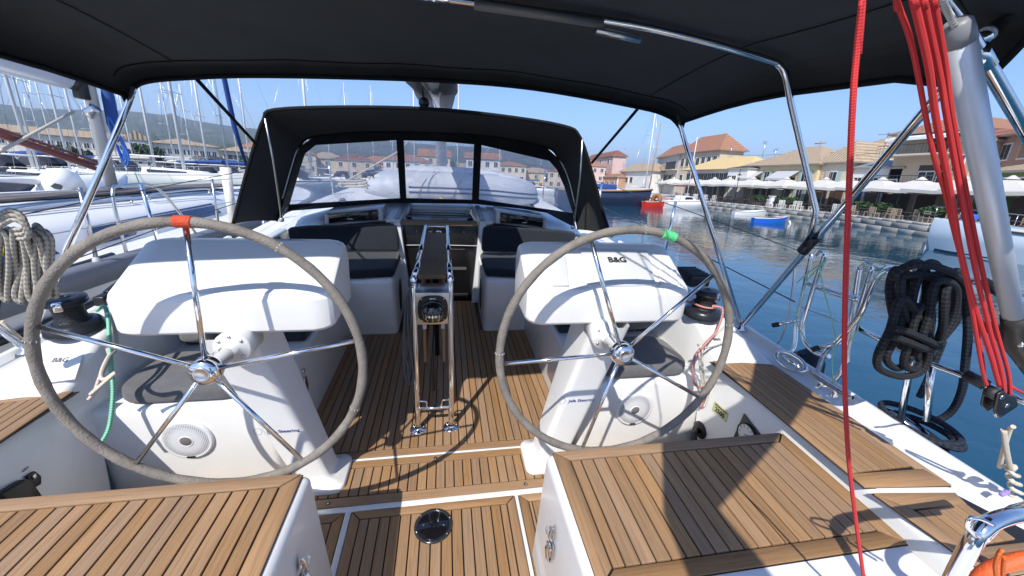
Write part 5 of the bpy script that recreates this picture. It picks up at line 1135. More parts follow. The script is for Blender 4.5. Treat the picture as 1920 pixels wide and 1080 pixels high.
# hills behind the town
hm = bpy.data.materials.new('wooded_hillside'); hm.use_nodes = True; nt = hm.node_tree; L = nt.links.new; b = nt.nodes['Principled BSDF']; b.inputs['Roughness'].default_value = .95; b.inputs['Specular IOR Level'].default_value = .1
tc = nt.nodes.new('ShaderNodeTexCoord'); n = nt.nodes.new('ShaderNodeTexNoise'); n.inputs['Scale'].default_value = .012; n.inputs['Detail'].default_value = 10; n.inputs['Roughness'].default_value = .7; L(tc.outputs['Object'], n.inputs['Vector'])
cr = nt.nodes.new('ShaderNodeValToRGB'); e = cr.color_ramp.elements; e[0].position = .38; e[0].color = (.018,.032,.014,1); e[1].position = .62; e[1].color = (.10,.105,.055,1); q = cr.color_ramp.elements.new(.5); q.color = (.045,.065,.028,1)
L(n.outputs[0], cr.inputs[0]); L(cr.outputs[0], b.inputs['Base Color'])
HP = [(-2400,900,150),(-2050,1500,190),(-1652.101, 1876.148, 184.49),(-1585.937, 1932.398, 183.408),(-1419.736, 2057.591, 206.863),(-1345.414, 2106.937, 213.244),(-1277.407, 2148.848, 213.13),(-1247.471, 2166.363, 222.351),(-1196.289, 2195.04, 204.499),(-1032.496, 2276.675, 191.951),(-945.481, 2314.164, 191.89),(-679.715, 2405.674, 175.812),(-407.678, 2466.39, 187.118),(-43.777, 2499.475, 182.688),(213.845, 2490.698, 185.471),(409.984, 2466.017, 173.878),(573.909, 2433.1, 140.973),(736.177, 2389.019, 98.004),(862.189, 2346.49, 72.268),(1300,2300,30)]
hp = spline(HP, 8); rn = random.Random(11); rows = []
for j, (f, hf) in enumerate(((.30,.0),(.36,.06),(.45,.16),(.55,.33),(.66,.45),(.75,.62),(.86,.80),(.94,.93),(1,1),(1.08,.85))):
    rows.append([Vector((p.x*f, p.y*f, max(1.0, p.z*hf*(1+(0 if hf >= .93 else .05*math.sin(i*.7+j*1.7)+.03*math.sin(i*1.9+j)))))) for i, p in enumerate(hp)])
solo('hills', MB().grid(rows), hm, None, None, kind='structure', frame=ID)
rows = []
for j, (f, hf) in enumerate(((.16,0),(.20,.03),(.26,.10),(.32,.16),(.36,.13))):
    rows.append([Vector((p.x*f, p.y*f, max(.9, p.z*hf*(1+.25*math.sin(i*.7+j))))) for i, p in enumerate(hp)])
solo('hills', MB().grid(rows), hm, None, None, kind='structure', frame=ID)
# quays
qm = mat('quay_stone', (.34,.32,.28), .9, noise=.3, nscale=.8, bump=.5, bscale=6); qtop = mat('quay_paving', (.42,.40,.36), .85, noise=.15, nscale=.6, bump=.3, bscale=9)
QE = [(34.5,-6),(36.0,10),(37.4,24),(40.0,35),(40.3,45),(40.0,60),(38,80),(30,112)]
q_ = root('quay', 'x', None, (0,0,0), kind='structure', frame=ID); del q_['label']
m = MB(); m.flat(QE+[(30,260),(260,260),(260,-6)], -2, .90); part('quay_wall', m, qm, q_)
m = MB(); m.flat([(x+.02,y) for x,y in QE]+[(30,259),(259,259),(259,-6)], .90, .93); part('paving', m, qtop, q_)
for i in range(len(QE)-1):
    a, b_ = Vector((*QE[i],0)), Vector((*QE[i+1],0)); L_ = (b_-a).length; k = max(1, int(L_/1.4)); d = (b_-a)/k; nrm = Vector((d.y,-d.x,0)).normalized()
    if a.y > 75: continue
    ang_ = math.atan2(d.y, d.x)
    for j in range(k):
        c = a+d*(j+.5); key = ('cope', round(d.length,2))
        if key not in PM: PM[key] = MB().box((0,0,0), (d.length-.03,.55,.16)).mesh('coping_stone', mat('coping_stone', (.46,.44,.39), .85, noise=.15, nscale=2, var=.15), bevel=.015, seg=1)
        piece('coping_stone', PM[key], q_, (c.x+.25, c.y, .945), ang_)
for i in range(1, 5):
    a, b_ = Vector((*QE[i],0)), Vector((*QE[i+1],0)); L_ = (b_-a).length; k = int(L_/1.6); d = (b_-a)/k; ang_ = math.atan2(d.y, d.x)
    for j in range(k):
        for z, h in ((.62,.42),(.16,.44)):
            c = a+d*(j+.5+(.5 if z < .3 else 0)); key = ('blk', round(d.length,2))
            if key not in PM: PM[key] = MB().box((0,0,0), (d.length-.05,.12,.40)).mesh('wall_block', mat('wall_block', (.36,.34,.30), .9, noise=.3, nscale=1.2, var=.2, bump=.4, bscale=8), bevel=.02, seg=1)
            piece('wall_block', PM[key], q_, (c.x-.02, c.y, z), ang_)
m = MB(); m.flat([(-100,60),(-78,88),(-60,104),(-20,118),(30,120),(30,300),(-300,300),(-300,60)], -2, .95); q2 = solo('shore', m, qm, None, None, kind='structure', frame=ID)

# ------------------------------------------------------------------ houses
ROOF = {'orange': mat('roof_tiles_orange', (.40,.19,.11), .85, noise=.22, nscale=2.5, bump=.6, bscale=5), 'tan': mat('roof_tiles_tan', (.46,.35,.23), .85, noise=.2, nscale=2.5, bump=.6, bscale=5), 'brown': mat('roof_tiles_brown', (.26,.10,.065), .85, noise=.2, nscale=2.5), 'yellow': mat('roof_sheet_yellow', (.60,.44,.20), .7, noise=.06, nscale=1)}
def tiled(m):
    nt = m.node_tree; b = nt.nodes['Principled BSDF']; tc = nt.nodes.new('ShaderNodeTexCoord'); wv = nt.nodes.new('ShaderNodeTexWave'); wv.inputs['Scale'].default_value = .75; wv.bands_direction = 'Y'; wv.inputs['Distortion'].default_value = .6
    nt.links.new(tc.outputs['Object'], wv.inputs['Vector']); bp = nt.nodes.new('ShaderNodeBump'); bp.inputs['Distance'].default_value = .12; nt.links.new(wv.outputs[0], bp.inputs['Height']); nt.links.new(bp.outputs[0], b.inputs['Normal'])
    lk = b.inputs['Base Color'].links[0].from_socket; mr = nt.nodes.new('ShaderNodeMapRange'); mr.inputs[3].default_value = .68; mr.inputs[4].default_value = 1.12; nt.links.new(wv.outputs[0], mr.inputs[0])
    vm = nt.nodes.new('ShaderNodeVectorMath'); vm.operation = 'SCALE'; nt.links.new(lk, vm.inputs[0]); nt.links.new(mr.outputs[0], vm.inputs['Scale']); nt.links.new(vm.outputs[0], b.inputs['Base Color'])
for k in ('orange','tan','brown'): tiled(ROOF[k])
DARKWIN = mat('window_glass_dark', (.02,.025,.03), .08, coat=.4); SHUT = mat('pale_green_shutter', (.33,.44,.40), .7); FRAMEW = mat('window_frame_white', (.68,.68,.66), .5)
def wallm(name, c): return mat('render_'+name, c, .9, noise=.12, nscale=.5, bump=.2, bscale=12)
def house(label, A, B, depth, z0, z1, wall, roof, rh=1.8, over=.5, rtype='hip', rows=(), cat='house', win=(.9,1.4), shutters=False, balcony=(), group=None, side=0, shop=0):
    """A, B: the two front eave corners on plan, A on the left as seen; depth away from the water"""
    A = Vector((A[0],A[1],0)); B = Vector((B[0],B[1],0)); u = (B-A).normalized(); w_ = (B-A).length
    n = Vector((-u.y,u.x,0)); n = n if n.dot(Vector((A.x,A.y,0))) > 0 else -n
    t = root('house', label, cat, tuple(A.lerp(B,.5)+n*depth/2+Vector((0,0,z0))), group, frame=ID)
    def P(s, d, z): return A+u*s+n*d+Vector((0,0,z))
    m = MB(); m.hexa([P(0,0,z0),P(w_,0,z0),P(w_,depth,z0),P(0,depth,z0)], [P(0,0,z1),P(w_,0,z1),P(w_,depth,z1),P(0,depth,z1)]); part('walls', m, wall, t)
    o = over; e = [P(-o,-o,z1+.02),P(w_+o,-o,z1+.02),P(w_+o,depth+o,z1+.02),P(-o,depth+o,z1+.02)]
    m = MB()
    if rtype == 'hip':
        i_ = min(depth, w_)/2; 
        if w_ >= depth: r1, r2 = P(i_,depth/2,z1+rh), P(w_-i_,depth/2,z1+rh); m.add(e+[r1,r2], [(0,1,5,4),(1,2,5),(2,3,4,5),(3,0,4),(3,2,1,0)])
        else: r1, r2 = P(w_/2,i_,z1+rh), P(w_/2,depth-i_,z1+rh); m.add(e+[r1,r2], [(0,1,4),(1,2,5,4),(2,3,5),(3,0,4,5),(3,2,1,0)])
    elif rtype == 'gable':
        r1, r2 = P(-o,depth/2,z1+rh), P(w_+o,depth/2,z1+rh); m.add(e+[r1,r2], [(0,1,5,4),(2,3,4,5),(0,4,3),(1,2,5),(3,2,1,0)])
    elif rtype == 'front_gable':
        r1, r2 = P(w_/2,-o,z1+rh), P(w_/2,depth+o,z1+rh); m.add(e+[r1,r2], [(0,4,5,3),(1,2,5,4),(0,1,4),(2,3,5),(3,2,1,0)])
    else: m.hexa(e, [p+Vector((0,0,.3)) for p in e])
    part('roof', m, roof, t)
    part('eave', MB().hexa([P(-o*.9,-o*.9,z1-.14),P(w_+o*.9,-o*.9,z1-.14),P(w_+o*.9,depth+o*.9,z1-.14),P(-o*.9,depth+o*.9,z1-.14)], [p-Vector((0,0,.003)) for p in e]), mat('eave_board', (.42,.36,.28), .8), t)
    ww, wh = win
    key = ('win', ww, wh, shutters)
    if key not in PM:
        a = MB(); a.box((0,-.03,0), (ww+.16,.10,wh+.16)); b2 = MB(); b2.box((-ww/4-.01,-.09,0), (ww/2-.08,.04,wh-.12)); b2.box((ww/4+.01,-.09,0), (ww/2-.08,.04,wh-.12))
        c2 = MB(); c2.box((-ww*.75-.1,-.08,0), (ww*.5,.06,wh+.1)); c3 = MB(); c3.box((ww*.75+.1,-.08,0), (ww*.5,.06,wh+.1))
        PM[key] = (a.mesh('window_frame', FRAMEW), b2.mesh('pane', DARKWIN), c2.mesh('shutter', SHUT), c3.mesh('shutter', SHUT))
    def put(s, d, z, rz):
        p = P(s, d, z)
        f = piece('window', PM[key][0], t, p, rz); BASE[f.name] = Vector()
        g = bpy.data.objects.new('pane', PM[key][1]); COL.objects.link(g); g.parent = f
        if shutters:
            for q in (2, 3): g = bpy.data.objects.new('shutter', PM[key][q]); COL.objects.link(g); g.parent = f
    rz = math.atan2(u.y, u.x)
    if (n-Vector((-u.y,u.x,0))).length > .1: rz += math.pi
    for (z, cnt, s0, s1) in rows:
        for i in range(cnt): put(w_*(s0+(s1-s0)*(i+.5)/cnt), -.02, z, rz)
        if side:   # the flank that shows
            for i in range(max(1, int(cnt*depth/w_*.8))):
                k = max(1, int(cnt*depth/w_*.8)); put(w_+.02 if side > 0 else -.02, depth*(i+.5)/k, z, rz+(math.pi/2 if side > 0 else -math.pi/2))
    for (s0, s1, z, dp) in balcony:
        m = MB(); m.hexa([P(w_*s0,-dp,z-.18),P(w_*s1,-dp,z-.18),P(w_*s1,.05,z-.18),P(w_*s0,.05,z-.18)], [P(w_*s0,-dp,z),P(w_*s1,-dp,z),P(w_*s1,.05,z),P(w_*s0,.05,z)]); part('balcony_slab', m, mat('balcony_concrete', (.55,.5,.42), .8), t)
        m = MB(); m.tube([P(w_*s0,-dp+.05,z+1.0),P(w_*s1,-dp+.05,z+1.0)], .04, 6)
        k = max(2, int(w_*(s1-s0)/.35))
        for i in range(k+1): m.tube([P(w_*(s0+(s1-s0)*i/k),-dp+.05,z),P(w_*(s0+(s1-s0)*i/k),-dp+.05,z+1.0)], .018, 4)
        part('railing', m, mat('iron_dark', (.04,.04,.045), .6), t, kind='stuff')
        m = MB(); m.hexa([P(w_*(s1-.55),-.04,z+.05),P(w_*(s1-.12),-.04,z+.05),P(w_*(s1-.12),.0,z+.05),P(w_*(s1-.55),.0,z+.05)], [P(w_*(s1-.55),-.04,z+2.2),P(w_*(s1-.12),-.04,z+2.2),P(w_*(s1-.12),.0,z+2.2),P(w_*(s1-.55),.0,z+2.2)]); part('balcony_opening', m, mat('shaded_opening', (.05,.045,.04), .8), t)
    if shop:
        k = max(2, int(w_/3.2))
        for i in range(k):
            s0, s1 = w_*(i+.10)/k, w_*(i+.90)/k
            m = MB(); m.hexa([P(s0,-.06,z0+.05),P(s1,-.06,z0+.05),P(s1,.02,z0+.05),P(s0,.02,z0+.05)], [P(s0,-.06,z0+2.7),P(s1,-.06,z0+2.7),P(s1,.02,z0+2.7),P(s0,.02,z0+2.7)]); part('shop_front', m, [mat('shop_dark', (.03,.03,.03), .3), mat('shop_brown', (.10,.06,.04), .5), mat('shop_green', (.03,.06,.05), .4)][i % 3], t)
    t['_P'] = 1; del t['_P']
    return t, P, w_
def awning(par, P, s0, s1, z, out, drop, m):
    mm = MB(); mm.hexa([P(s0,-.05,z-.04),P(s1,-.05,z-.04),P(s1,-out,z-drop-.04),P(s0,-out,z-drop-.04)], [P(s0,-.05,z),P(s1,-.05,z),P(s1,-out,z-drop),P(s0,-out,z-drop)]); mm.hexa([P(s0,-out-.03,z-drop-.3),P(s1,-out-.03,z-drop-.3),P(s1,-out,z-drop-.3),P(s0,-out,z-drop-.3)], [P(s0,-out-.03,z-drop),P(s1,-out-.03,z-drop),P(s1,-out,z-drop),P(s0,-out,z-drop)])
    return part('awning', mm, m, par)
GA = mat('grey_awning', (.45,.45,.46), .8); WA = mat('cream_awning', (.68,.65,.58), .8); RA = mat('red_awning', (.42,.06,.05), .8)
cream, yel, pink, tan, white, green, brn = wallm('cream',(.62,.55,.42)), wallm('yellow',(.62,.51,.30)), wallm('pink',(.58,.42,.38)), wallm('tan',(.55,.45,.33)), wallm('white',(.68,.66,.62)), wallm('green',(.16,.26,.07)), wallm('brown',(.40,.24,.16))
grey = wallm('greige',(.50,.47,.42))
# starboard quay front, left to right
house('pinkish white house with a red-brown hipped roof, farthest along the quay', (64, 177.55, 15.483), (62, 141.629, 12.406), 5, .95, 13.2, pink, ROOF['brown'], 2.2, .7, 'hip', ((11.2,4,0,1),(7.0,3,0,1),(3.4,3,0,1)), win=(1.3,1.9))
house('low white house with a tan roof and awning beside the pink house', (60, 129.362, 8.271), (60, 108.724, 7.438), 6, .95, 7.2, white, ROOF['tan'], 2.6, .7, 'hip', ((4.6,3,.0,.5),), win=(1.8,1.8))
t, P, w_ = house('lean-to with a red roof in front of the pink house', (58, 145.93, 7.295), (57, 124.819, 7.692), 5, .95, 5.4, brn, ROOF['orange'], 1.2, .4, 'hip', ((3.2,4,.05,.95),), win=(1.6,1.4))
t, P, w_ = house('tall stone coloured building with an orange hipped roof and arched upper windows', (62, 98.22, 12.128), (62, 82.799, 10.422), 6, .95, 11.6, tan, ROOF['orange'], 4.0, .8, 'hip', ((9.3,7,.02,.98),(5.2,5,.02,.98)), win=(1.2,2.1), side=0)
t2 = t
m = MB()
for i in range(3):
    z = 2.0+3.4*i
    a = [P(-.05,3+0,z+1.4),P(-.05,22,z+1.4)]
house('grey front wing of the tall building with long balconies', (66, 116.672, 13.44), (62, 98.713, 12.157), 6, .95, 11.5, grey, ROOF['orange'], 3.2, .6, 'hip', ((5.4,4,.05,.95),), win=(1.3,2.2), balcony=((0,1,7.6,1.6),(0,1,4.0,1.6)))
t, P, w_ = house('yellow roofed restaurant hall with a glazed front', (54, 81.831, 6.617), (54, 63.485, 6.368), 8, .95, 6.7, white, ROOF['yellow'], 2.6, 1.1, 'hip', ((5.2,11,.0,.72),), win=(1.1,1.7), shop=1)
text('ONS', 1.3, YEL, t, P(w_*.30,-1.0,4.2), P(1,0,0)-P(0,0,0), (0,0,1), .03, bold=.03)
awning(t, P, 0, w_*.5, 3.9, 3.0, .5, RA)
t, P, w_ = house('small white house with a curved dark roof and a wall lantern', (52, 66.208, 6.113), (52, 61.446, 6.061), 6, .95, 6.7, white, mat('slate_roof', (.05,.05,.055), .6), .7, .3, 'hip', ((4.8,2,0,.5),), win=(1.0,1.3))
lp = P(w_*.75,-.5,5.2); l_ = root('wall_lantern', 'black wall lantern on the small white house', 'lantern', tuple(lp), frame=ID)
part('glass', MB().lathe([(.0,-.35),(.18,-.3),(.30,.25),(0,.25)], lp, n=6), FRAMEW, l_); part('cap', MB().lathe([(.36,.25),(.1,.5),(0,.6)], lp, n=6), BLACK, l_); part('arm', MB().tube([lp+Vector((0,0,-.35)), P(w_*.75,0,4.2)], .04, 6), BLACK, l_)
t, P, w_ = house('long yellow house with pale green shutters and a tan tiled roof', (54, 64.11, 7.208), (54, 50.146, 7.009), 11, .95, 7.15, yel, ROOF['tan'], 3.2, .7, 'hip', ((5.3,3,.22,1.0),(2.6,3,.1,1)), win=(1.0,1.7), shutters=True, shop=1)
awning(t, P, .8, w_*.30, 6.3, 2.2, 1.3, GA); awning(t, P, w_*.50, w_*.80, 6.3, 2.2, 1.3, GA)
for s0 in (.1,.55): m = MB(); m.hexa([P(w_*s0,-.06,4.3),P(w_*(s0+.2),-.06,4.3),P(w_*(s0+.2),.0,4.3),P(w_*s0,.0,4.3)], [P(w_*s0,-.06,5.2),P(w_*(s0+.2),-.06,5.2),P(w_*(s0+.2),.0,5.2),P(w_*s0,.0,5.2)]); part('dark_window', m, DARKWIN, t)
t, P, w_ = house('pale yellow house with a rusty trellis and one shuttered window', (54.5, 50.337, 7.265), (54.5, 45.7, 7.259), 12, .95, 7.3, cream, ROOF['tan'], 3.0, .6, 'hip', ((5.2,1,.2,.8),), win=(1.1,1.7), shutters=True, shop=1)
for i in range(5): part('trellis_bar', MB().tube([P(.5,-.15,3.2+i*.7),P(w_*.28,-.15,3.2+i*.7)], .03, 5), brn, t)
for i in range(3): part('trellis_bar', MB().tube([P(.6+i*.7,-.15,2.6),P(.6+i*.7,-.15,6.4)], .03, 5), brn, t)
t, P, w_ = house('cream house with a broad tan hipped roof and a roof panel', (62, 55.536, 8.245), (62, 45.568, 8.152), 14, .95, 8.6, cream, ROOF['tan'], 3.6, .7, 'hip', ((6.6,4,0,1),), win=(1.0,1.5))
part('solar_panel', MB().prism([P(2,1,9.4),P(5.5,1,9.4),P(5.5,3.2,10.7),P(2,3.2,10.7)], (0,0,.12)), DARKWIN, t)
house('narrow white house with a blue-grey trim behind the umbrellas', (55, 45.839, 6.32), (55, 41.331, 6.248), 8, .95, 6.6, white, mat('blue_grey_roof', (.20,.27,.33), .6), 1.0, .4, 'hip', ((4.6,2,.0,.9),), win=(1.0,1.4), shop=1)
house('grey house end with a stone chimney beside the tall balcony house', (54, 40.504, 5.931), (54, 39.146, 6.039), 8, .95, 6.4, grey, ROOF['tan'], 1.4, .3, 'gable', ((4.4,1,0,1),), win=(.9,1.2))
t, P, w_ = house('three storey cream house with deep balconies and a scalloped awning', (54, 40.465, 10.223), (54, 33.849, 9.683), 12, .95, 10.2, tan, ROOF['orange'], 2.0, .9, 'hip', ((4.9,2,.45,1),), win=(1.5,2.0), balcony=((-.08,1.05,7.75,2.2),(-.05,1,4.4,1.8)), shop=1)
awning(t, P, .2, w_-.2, 10.0, 2.3, .5, mat('white_awning', (.75,.75,.74), .8))
for s_ in (.02,.98): part('awning_post', MB().tube([P(w_*s_,-2.1,7.8),P(w_*s_,-2.1,9.6)], .06, 6), FRAMEW, t)
t, P, w_ = house('brown pink house with air conditioners behind the aluminium pole', (57, 35.361, 9.377), (50, 25.404, 8.169), 12, .95, 9.2, brn, ROOF['brown'], 1.8, .7, 'hip', ((7.6,5,0,1),), win=(1.1,1.5))
for s_ in (.25,.4): part('air_conditioner', MB().bb(tuple(P(w_*s_,-.5,6.4)), tuple(P(w_*s_+1.0,-.05,7.1))), FRAMEW, t)
t, P, w_ = house('green house with white sash windows and a tan tiled roof at the right edge', (47, 27.659, 6.333), (44, 21.323, 5.723), 9, .95, 5.4, green, ROOF['tan'], 1.3, .6, 'hip', ((4.2,4,.05,.95),), win=(1.6,1.3), shop=1)
t, P, w_ = house('peach house wall between the ropes and the pole', (52.5, 33.999, 8.559), (52, 31.807, 8.114), 9, .95, 8.8, wallm('peach',(.62,.42,.26)), ROOF['brown'], 1.2, .4, 'hip', ((6.6,1,.2,.8),), win=(.9,1.6))

# far shore on the port side
bw = wallm('barrack',(.74,.69,.60))
A1, B1 = (-91.245, 89.596, 1.163), (-70.274, 103.214, 2.393); A2, B2 = (-66.009, 104.811, 2.679), (-56.2, 112.616, 3.218)
t, P, w_ = house('long three storey barracks with a tan roof, left part behind the masts', A1, B1, 12, .95, 7.0, bw, ROOF['tan'], 1.6, .6, 'gable', ((5.4,20,0,1),(2.9,20,0,1)), win=(.8,1.1))
house('white gabled end pavilion of the long barracks', (-68.025, 99.906, 2.404), (-64.275, 102.357, 2.577), 15, .95, 7.2, white, ROOF['tan'], 1.9, .3, 'front_gable', ((5.8,2,.2,.8),(3.2,2,.2,.8)), win=(1.0,1.5))
t, P, w_ = house('long barracks wing with paired windows right of the white gabled pavilion', A2, B2, 12, .95, 7.0, bw, ROOF['tan'], 1.6, .6, 'hip', ((5.3,10,.02,.98),(2.8,10,.02,.98)), win=(.85,1.2))
awning(t, P, w_*.05, w_*.95, 3.9, 4.0, .4, GA)
t, P, w_ = house('white flat fronted building with bands of windows and a tan roof, right of the barracks', (-59.373, 121.087, 3.31), (-52.955, 124.026, 3.317), 12, .95, 6.6, white, ROOF['tan'], 1.5, 1.0, 'hip', ((5.0,5,.04,.96),(2.6,5,.04,.96)), win=(1.4,1.3))
# houses ahead, seen through the vinyl windows
rn = random.Random(5)
fcols = [white, cream, yel, tan, pink, white, cream, grey]
fl = ['small white house with a red roof','cream house with an orange roof','yellow house with a tan roof','stone house with a red roof','pink house with an orange roof','tall white house with a red roof','wide cream house with a red roof','greyish house with an orange roof']
XS = [(-56.115, 138.955, 1.765),(-44.494, 132.59, 1.957),(-39.264, 144.62, 1.83),(-28.543, 134.868, 2.296),(-22.86, 148.102, 2.126),(-11.218, 127.363, 2.63),(-3.503, 144.816, 2.704),(5.184, 149.77, 2.75),(11.117, 117.337, 2.94),(22.489, 138.045, 3.247),(34.008, 145.96, 2.992),(39.321, 129.014, 3.053),(52.169, 140.505, 2.559)]
pos = ['at the far left of the port sprayhood window','left in the port sprayhood window','in the middle of the port sprayhood window','right of middle in the port window','at the right of the port window','behind the first mullion','in the centre window left of the mast','right of the mast in the centre window','at the left of the starboard window','in the middle of the starboard window','right in the starboard window','at the far right of the starboard window','beside the sprayhood edge']
for i, p in enumerate(XS):
    p = Vector((p[0], p[1], 0)); u = Vector((p.y, -p.x, 0)).normalized(); w_ = rn.uniform(10, 15); h = rn.uniform(4.8, 8.6)
    house('%s %s' % (fl[i % 8], pos[i]), tuple(p-u*w_/2), tuple(p+u*w_/2), rn.uniform(8,11), .9, h+.9, fcols[i % 8], ROOF[['orange','orange','tan','brown','orange','orange','orange','tan'][i % 8]], rn.uniform(1.6,2.6), .5, rn.choice(['hip','gable','hip']), ((h-.6,rn.randint(3,5),0,1),(h-3.4,rn.randint(3,5),0,1)), win=(1.1,1.5), group='houses ahead beyond the bow')

# ------------------------------------------------------------------ yachts
HULLW = mat('hull_white', (.76,.76,.74), .4, noise=.05, nscale=1, coat=.08); HULLG = mat('hull_greygreen', (.40,.43,.41), .3, coat=.3); NAVY = mat('hull_navy', (.015,.022,.05), .2, coat=.4)
BLUEC = mat('blue_canvas', (.02,.07,.26), .8, noise=.15, nscale=4, bump=.4, bscale=20); DKWIN = mat('boat_window', (.015,.02,.035), .1, coat=.4); WOODB = mat('varnished_wood', (.30,.14,.05), .35, noise=.2, nscale=4)
MASTM = mat('mast_white', (.66,.66,.65), .4)
def hull(par, Lh, B, fb, m, bow=.25, sheer=.25, frame_loc=(0,0,0), rot=0, stern=.8):
    """hull along +y, bow at +y, in the part's own frame"""
    mm = MB(); rows = []
    for i in range(13):
        s = i/12; y = -Lh/2+Lh*s; wd = B/2*(stern+(1-stern)*min(1, s*2.2))*(1-max(0, (s-.5)/.5)**2.2)+.02
        zt = fb*(1+sheer*s*s); yb = y+bow*fb*max(0, s-.6)*2.5
        r = [(-wd*.70, y*.97, -.25), (-wd*.93, y+(yb-y)*.5, fb*.45), (-wd, yb, zt)]
        rows.append(r+[(0, yb, zt+.04*B*(1-s))]+[(-a, b_, c) for a, b_, c in r[::-1]])
    mm.grid(rows); mm.add(rows[0], [tuple(range(7))])
    return mm, rows
ORDS = 'first second third fourth fifth sixth seventh eighth ninth tenth eleventh twelfth thirteenth fourteenth fifteenth sixteenth'.split()
def place(mb, M, name, m, par, **k):
    mb.v = [tuple(M @ Vector(p)) for p in mb.v]; return part(name, mb, m, par, **k)
def yacht(label, mast_xy, head, Lh, hm, mh=14, cover=None, group='yachts moored on the port side', hood=True, mr=.085, fb=1.25, rake=.0, lean=0, furl=None):
    """mast_xy: mast foot; head: heading of the bow from +y, clockwise (degrees)"""
    h = R(head); t = root('sailing_yacht', label, 'yacht', (mast_xy[0], mast_xy[1], 0), group, frame=ID)
    M = Matrix.Translation((mast_xy[0], mast_xy[1], 0)) @ Matrix.Rotation(-h, 4, 'Z') @ Matrix.Translation((0, -Lh*.10, 0)); B = Lh*.31
    mm, rows = hull(t, Lh, B, fb, hm); place(mm, M, 'hull', hm, t)
    band = MB().grid([[(p[0]*1.004, p[1], p[2]-.10) , (p[0]*1.006, p[1], p[2]+.05)] for p in [r[2] for r in rows]]); place(band, M, 'rubbing_strake', NAVY if hm is HULLW else HULLW, t)
    band = MB().grid([[(-p[0]*1.004, p[1], p[2]-.10) , (-p[0]*1.006, p[1], p[2]+.05)] for p in [r[2] for r in rows]]); place(band, M, 'rubbing_strake', NAVY if hm is HULLW else HULLW, t)
    c = MB(); z0 = fb+.05
    c.hexa([(-B*.30,-Lh*.12,z0),(B*.30,-Lh*.12,z0),(B*.16,Lh*.28,z0),(-B*.16,Lh*.28,z0)], [(-B*.25,-Lh*.12,z0+.55),(B*.25,-Lh*.12,z0+.55),(B*.10,Lh*.24,z0+.38),(-B*.10,Lh*.24,z0+.38)])
    place(c, M, 'coachroof', HULLW, t, bevel=.06, seg=2)
    for sx in (-1, 1):
        c = MB(); c.prism([(sx*B*.285,-Lh*.08,z0+.16),(sx*B*.19,Lh*.16,z0+.16),(sx*B*.18,Lh*.16,z0+.32),(sx*B*.27,-Lh*.08,z0+.38)], (sx*.03,0,0)); place(c, M, 'cabin_window', DKWIN, t)
    mz = z0+.45; ym = Lh*.10
    mast = place(MB().tube([(0,ym,mz-.2),(lean,ym-rake*mh,mz+mh)], mr, 8), M, 'mast', MASTM, t)
    for k_ in (.42,.70): place(MB().tube([(-B*.30,ym-.1-rake*mh*k_,mz+mh*k_),(lean*k_,ym-rake*mh*k_,mz+mh*k_+.06),(B*.30,ym-.1-rake*mh*k_,mz+mh*k_)], .028, 5), M, 'spreader', MASTM, mast)
    place(MB().tube([(0,ym-.1,mz+1.0),(0,ym-Lh*.38,mz+1.05)], .075, 8), M, 'boom', MASTM, t)
    if cover: place(MB().tube(spline([(0,ym-.15,mz+1.35),(0,ym-.9,mz+1.32),(0,ym-Lh*.2,mz+1.26),(0,ym-Lh*.37,mz+1.16)],4), [.05]+[.19]*4+[.17]*4+[.13]*3+[.05], 8), M, 'sail_cover', cover, t)
    wires = [((0,Lh*.5,fb*1.25),(lean,ym-rake*mh,mz+mh)),((0,-Lh*.48,fb),(lean,ym-rake*mh,mz+mh)),((-B*.42,ym-.2,fb),(0,ym-rake*mh*.7,mz+mh*.95)),((B*.42,ym-.2,fb),(0,ym-rake*mh*.7,mz+mh*.95))]
    for a, b_ in wires: place(MB().tube([a,b_], .014, 4), M, 'stay', STEEL, t)
    if furl: place(MB().tube([(0,Lh*.49,fb*1.3+.6),(lean*.9,ym+(Lh*.39)*.06,mz+mh*.93)], [.09,.05], 8), M, 'furled_genoa', furl, t)
    if hood:
        c = MB(); rr = []
        for y_, h_, w_ in ((-Lh*.13,.62,.27),(-Lh*.10,1.02,.26),(-Lh*.04,1.05,.24),(0,.55,.22)):
            rr.append([(-B*w_,y_,z0+.35),(-B*w_,y_,z0+.35+h_*.7),(-B*w_*.7,y_,z0+.35+h_),(B*w_*.7,y_,z0+.35+h_),(B*w_,y_,z0+.35+h_*.7),(B*w_,y_,z0+.35)])
        c.grid(rr); place(c, M, 'sprayhood', hood if hood is not True else mat('navy_hood', (.02,.025,.04), .8), t)
    pr = MB()
    for sx in (-1, 1):
        for k_ in range(7):
            s = .08+.14*k_; i_ = min(12, int(s*12)); p = rows[i_][2]; place(MB().tube([(sx*abs(p[0])*.96,p[1],p[2]),(sx*abs(p[0])*.96,p[1],p[2]+.62)], .016, 4), M, 'stanchion', STEEL, t)
        place(MB().tube([(sx*abs(rows[i_][2][0])*.96,rows[i_][2][1],rows[i_][2][2]+.6) for i_ in range(0,13,2)], .008, 4), M, 'guard_wire', STEEL, t)
    return t
def at2(p): return (p[0], p[1])
FAR = None
yacht('grey-green hulled yacht lying beam on with its bow right, thick white mast', at2((-22.801, 39.793, 1.897)), 100, 13, HULLG, 15, None, hood=False, mr=.13, fb=1.7)
yacht('pale green yacht with dark stripe just right of the grey-green hull', at2((-20.875, 43.067, 1.512)), 80, 11, HULLG, 13, BLUEC, mr=.07, fb=1.2)
yacht('white yacht with a thick leaning mast left of the white gable', at2((-30.829, 48.968, 1.839)), 60, 12, HULLW, 15, mat('cream_cover', (.55,.52,.46), .8), mr=.12)
yacht('white yacht with slim mast in front of the gabled pavilion', at2((-34.374, 51.437, 1.806)), 75, 11, HULLW, 12, BLUEC, mr=.07)
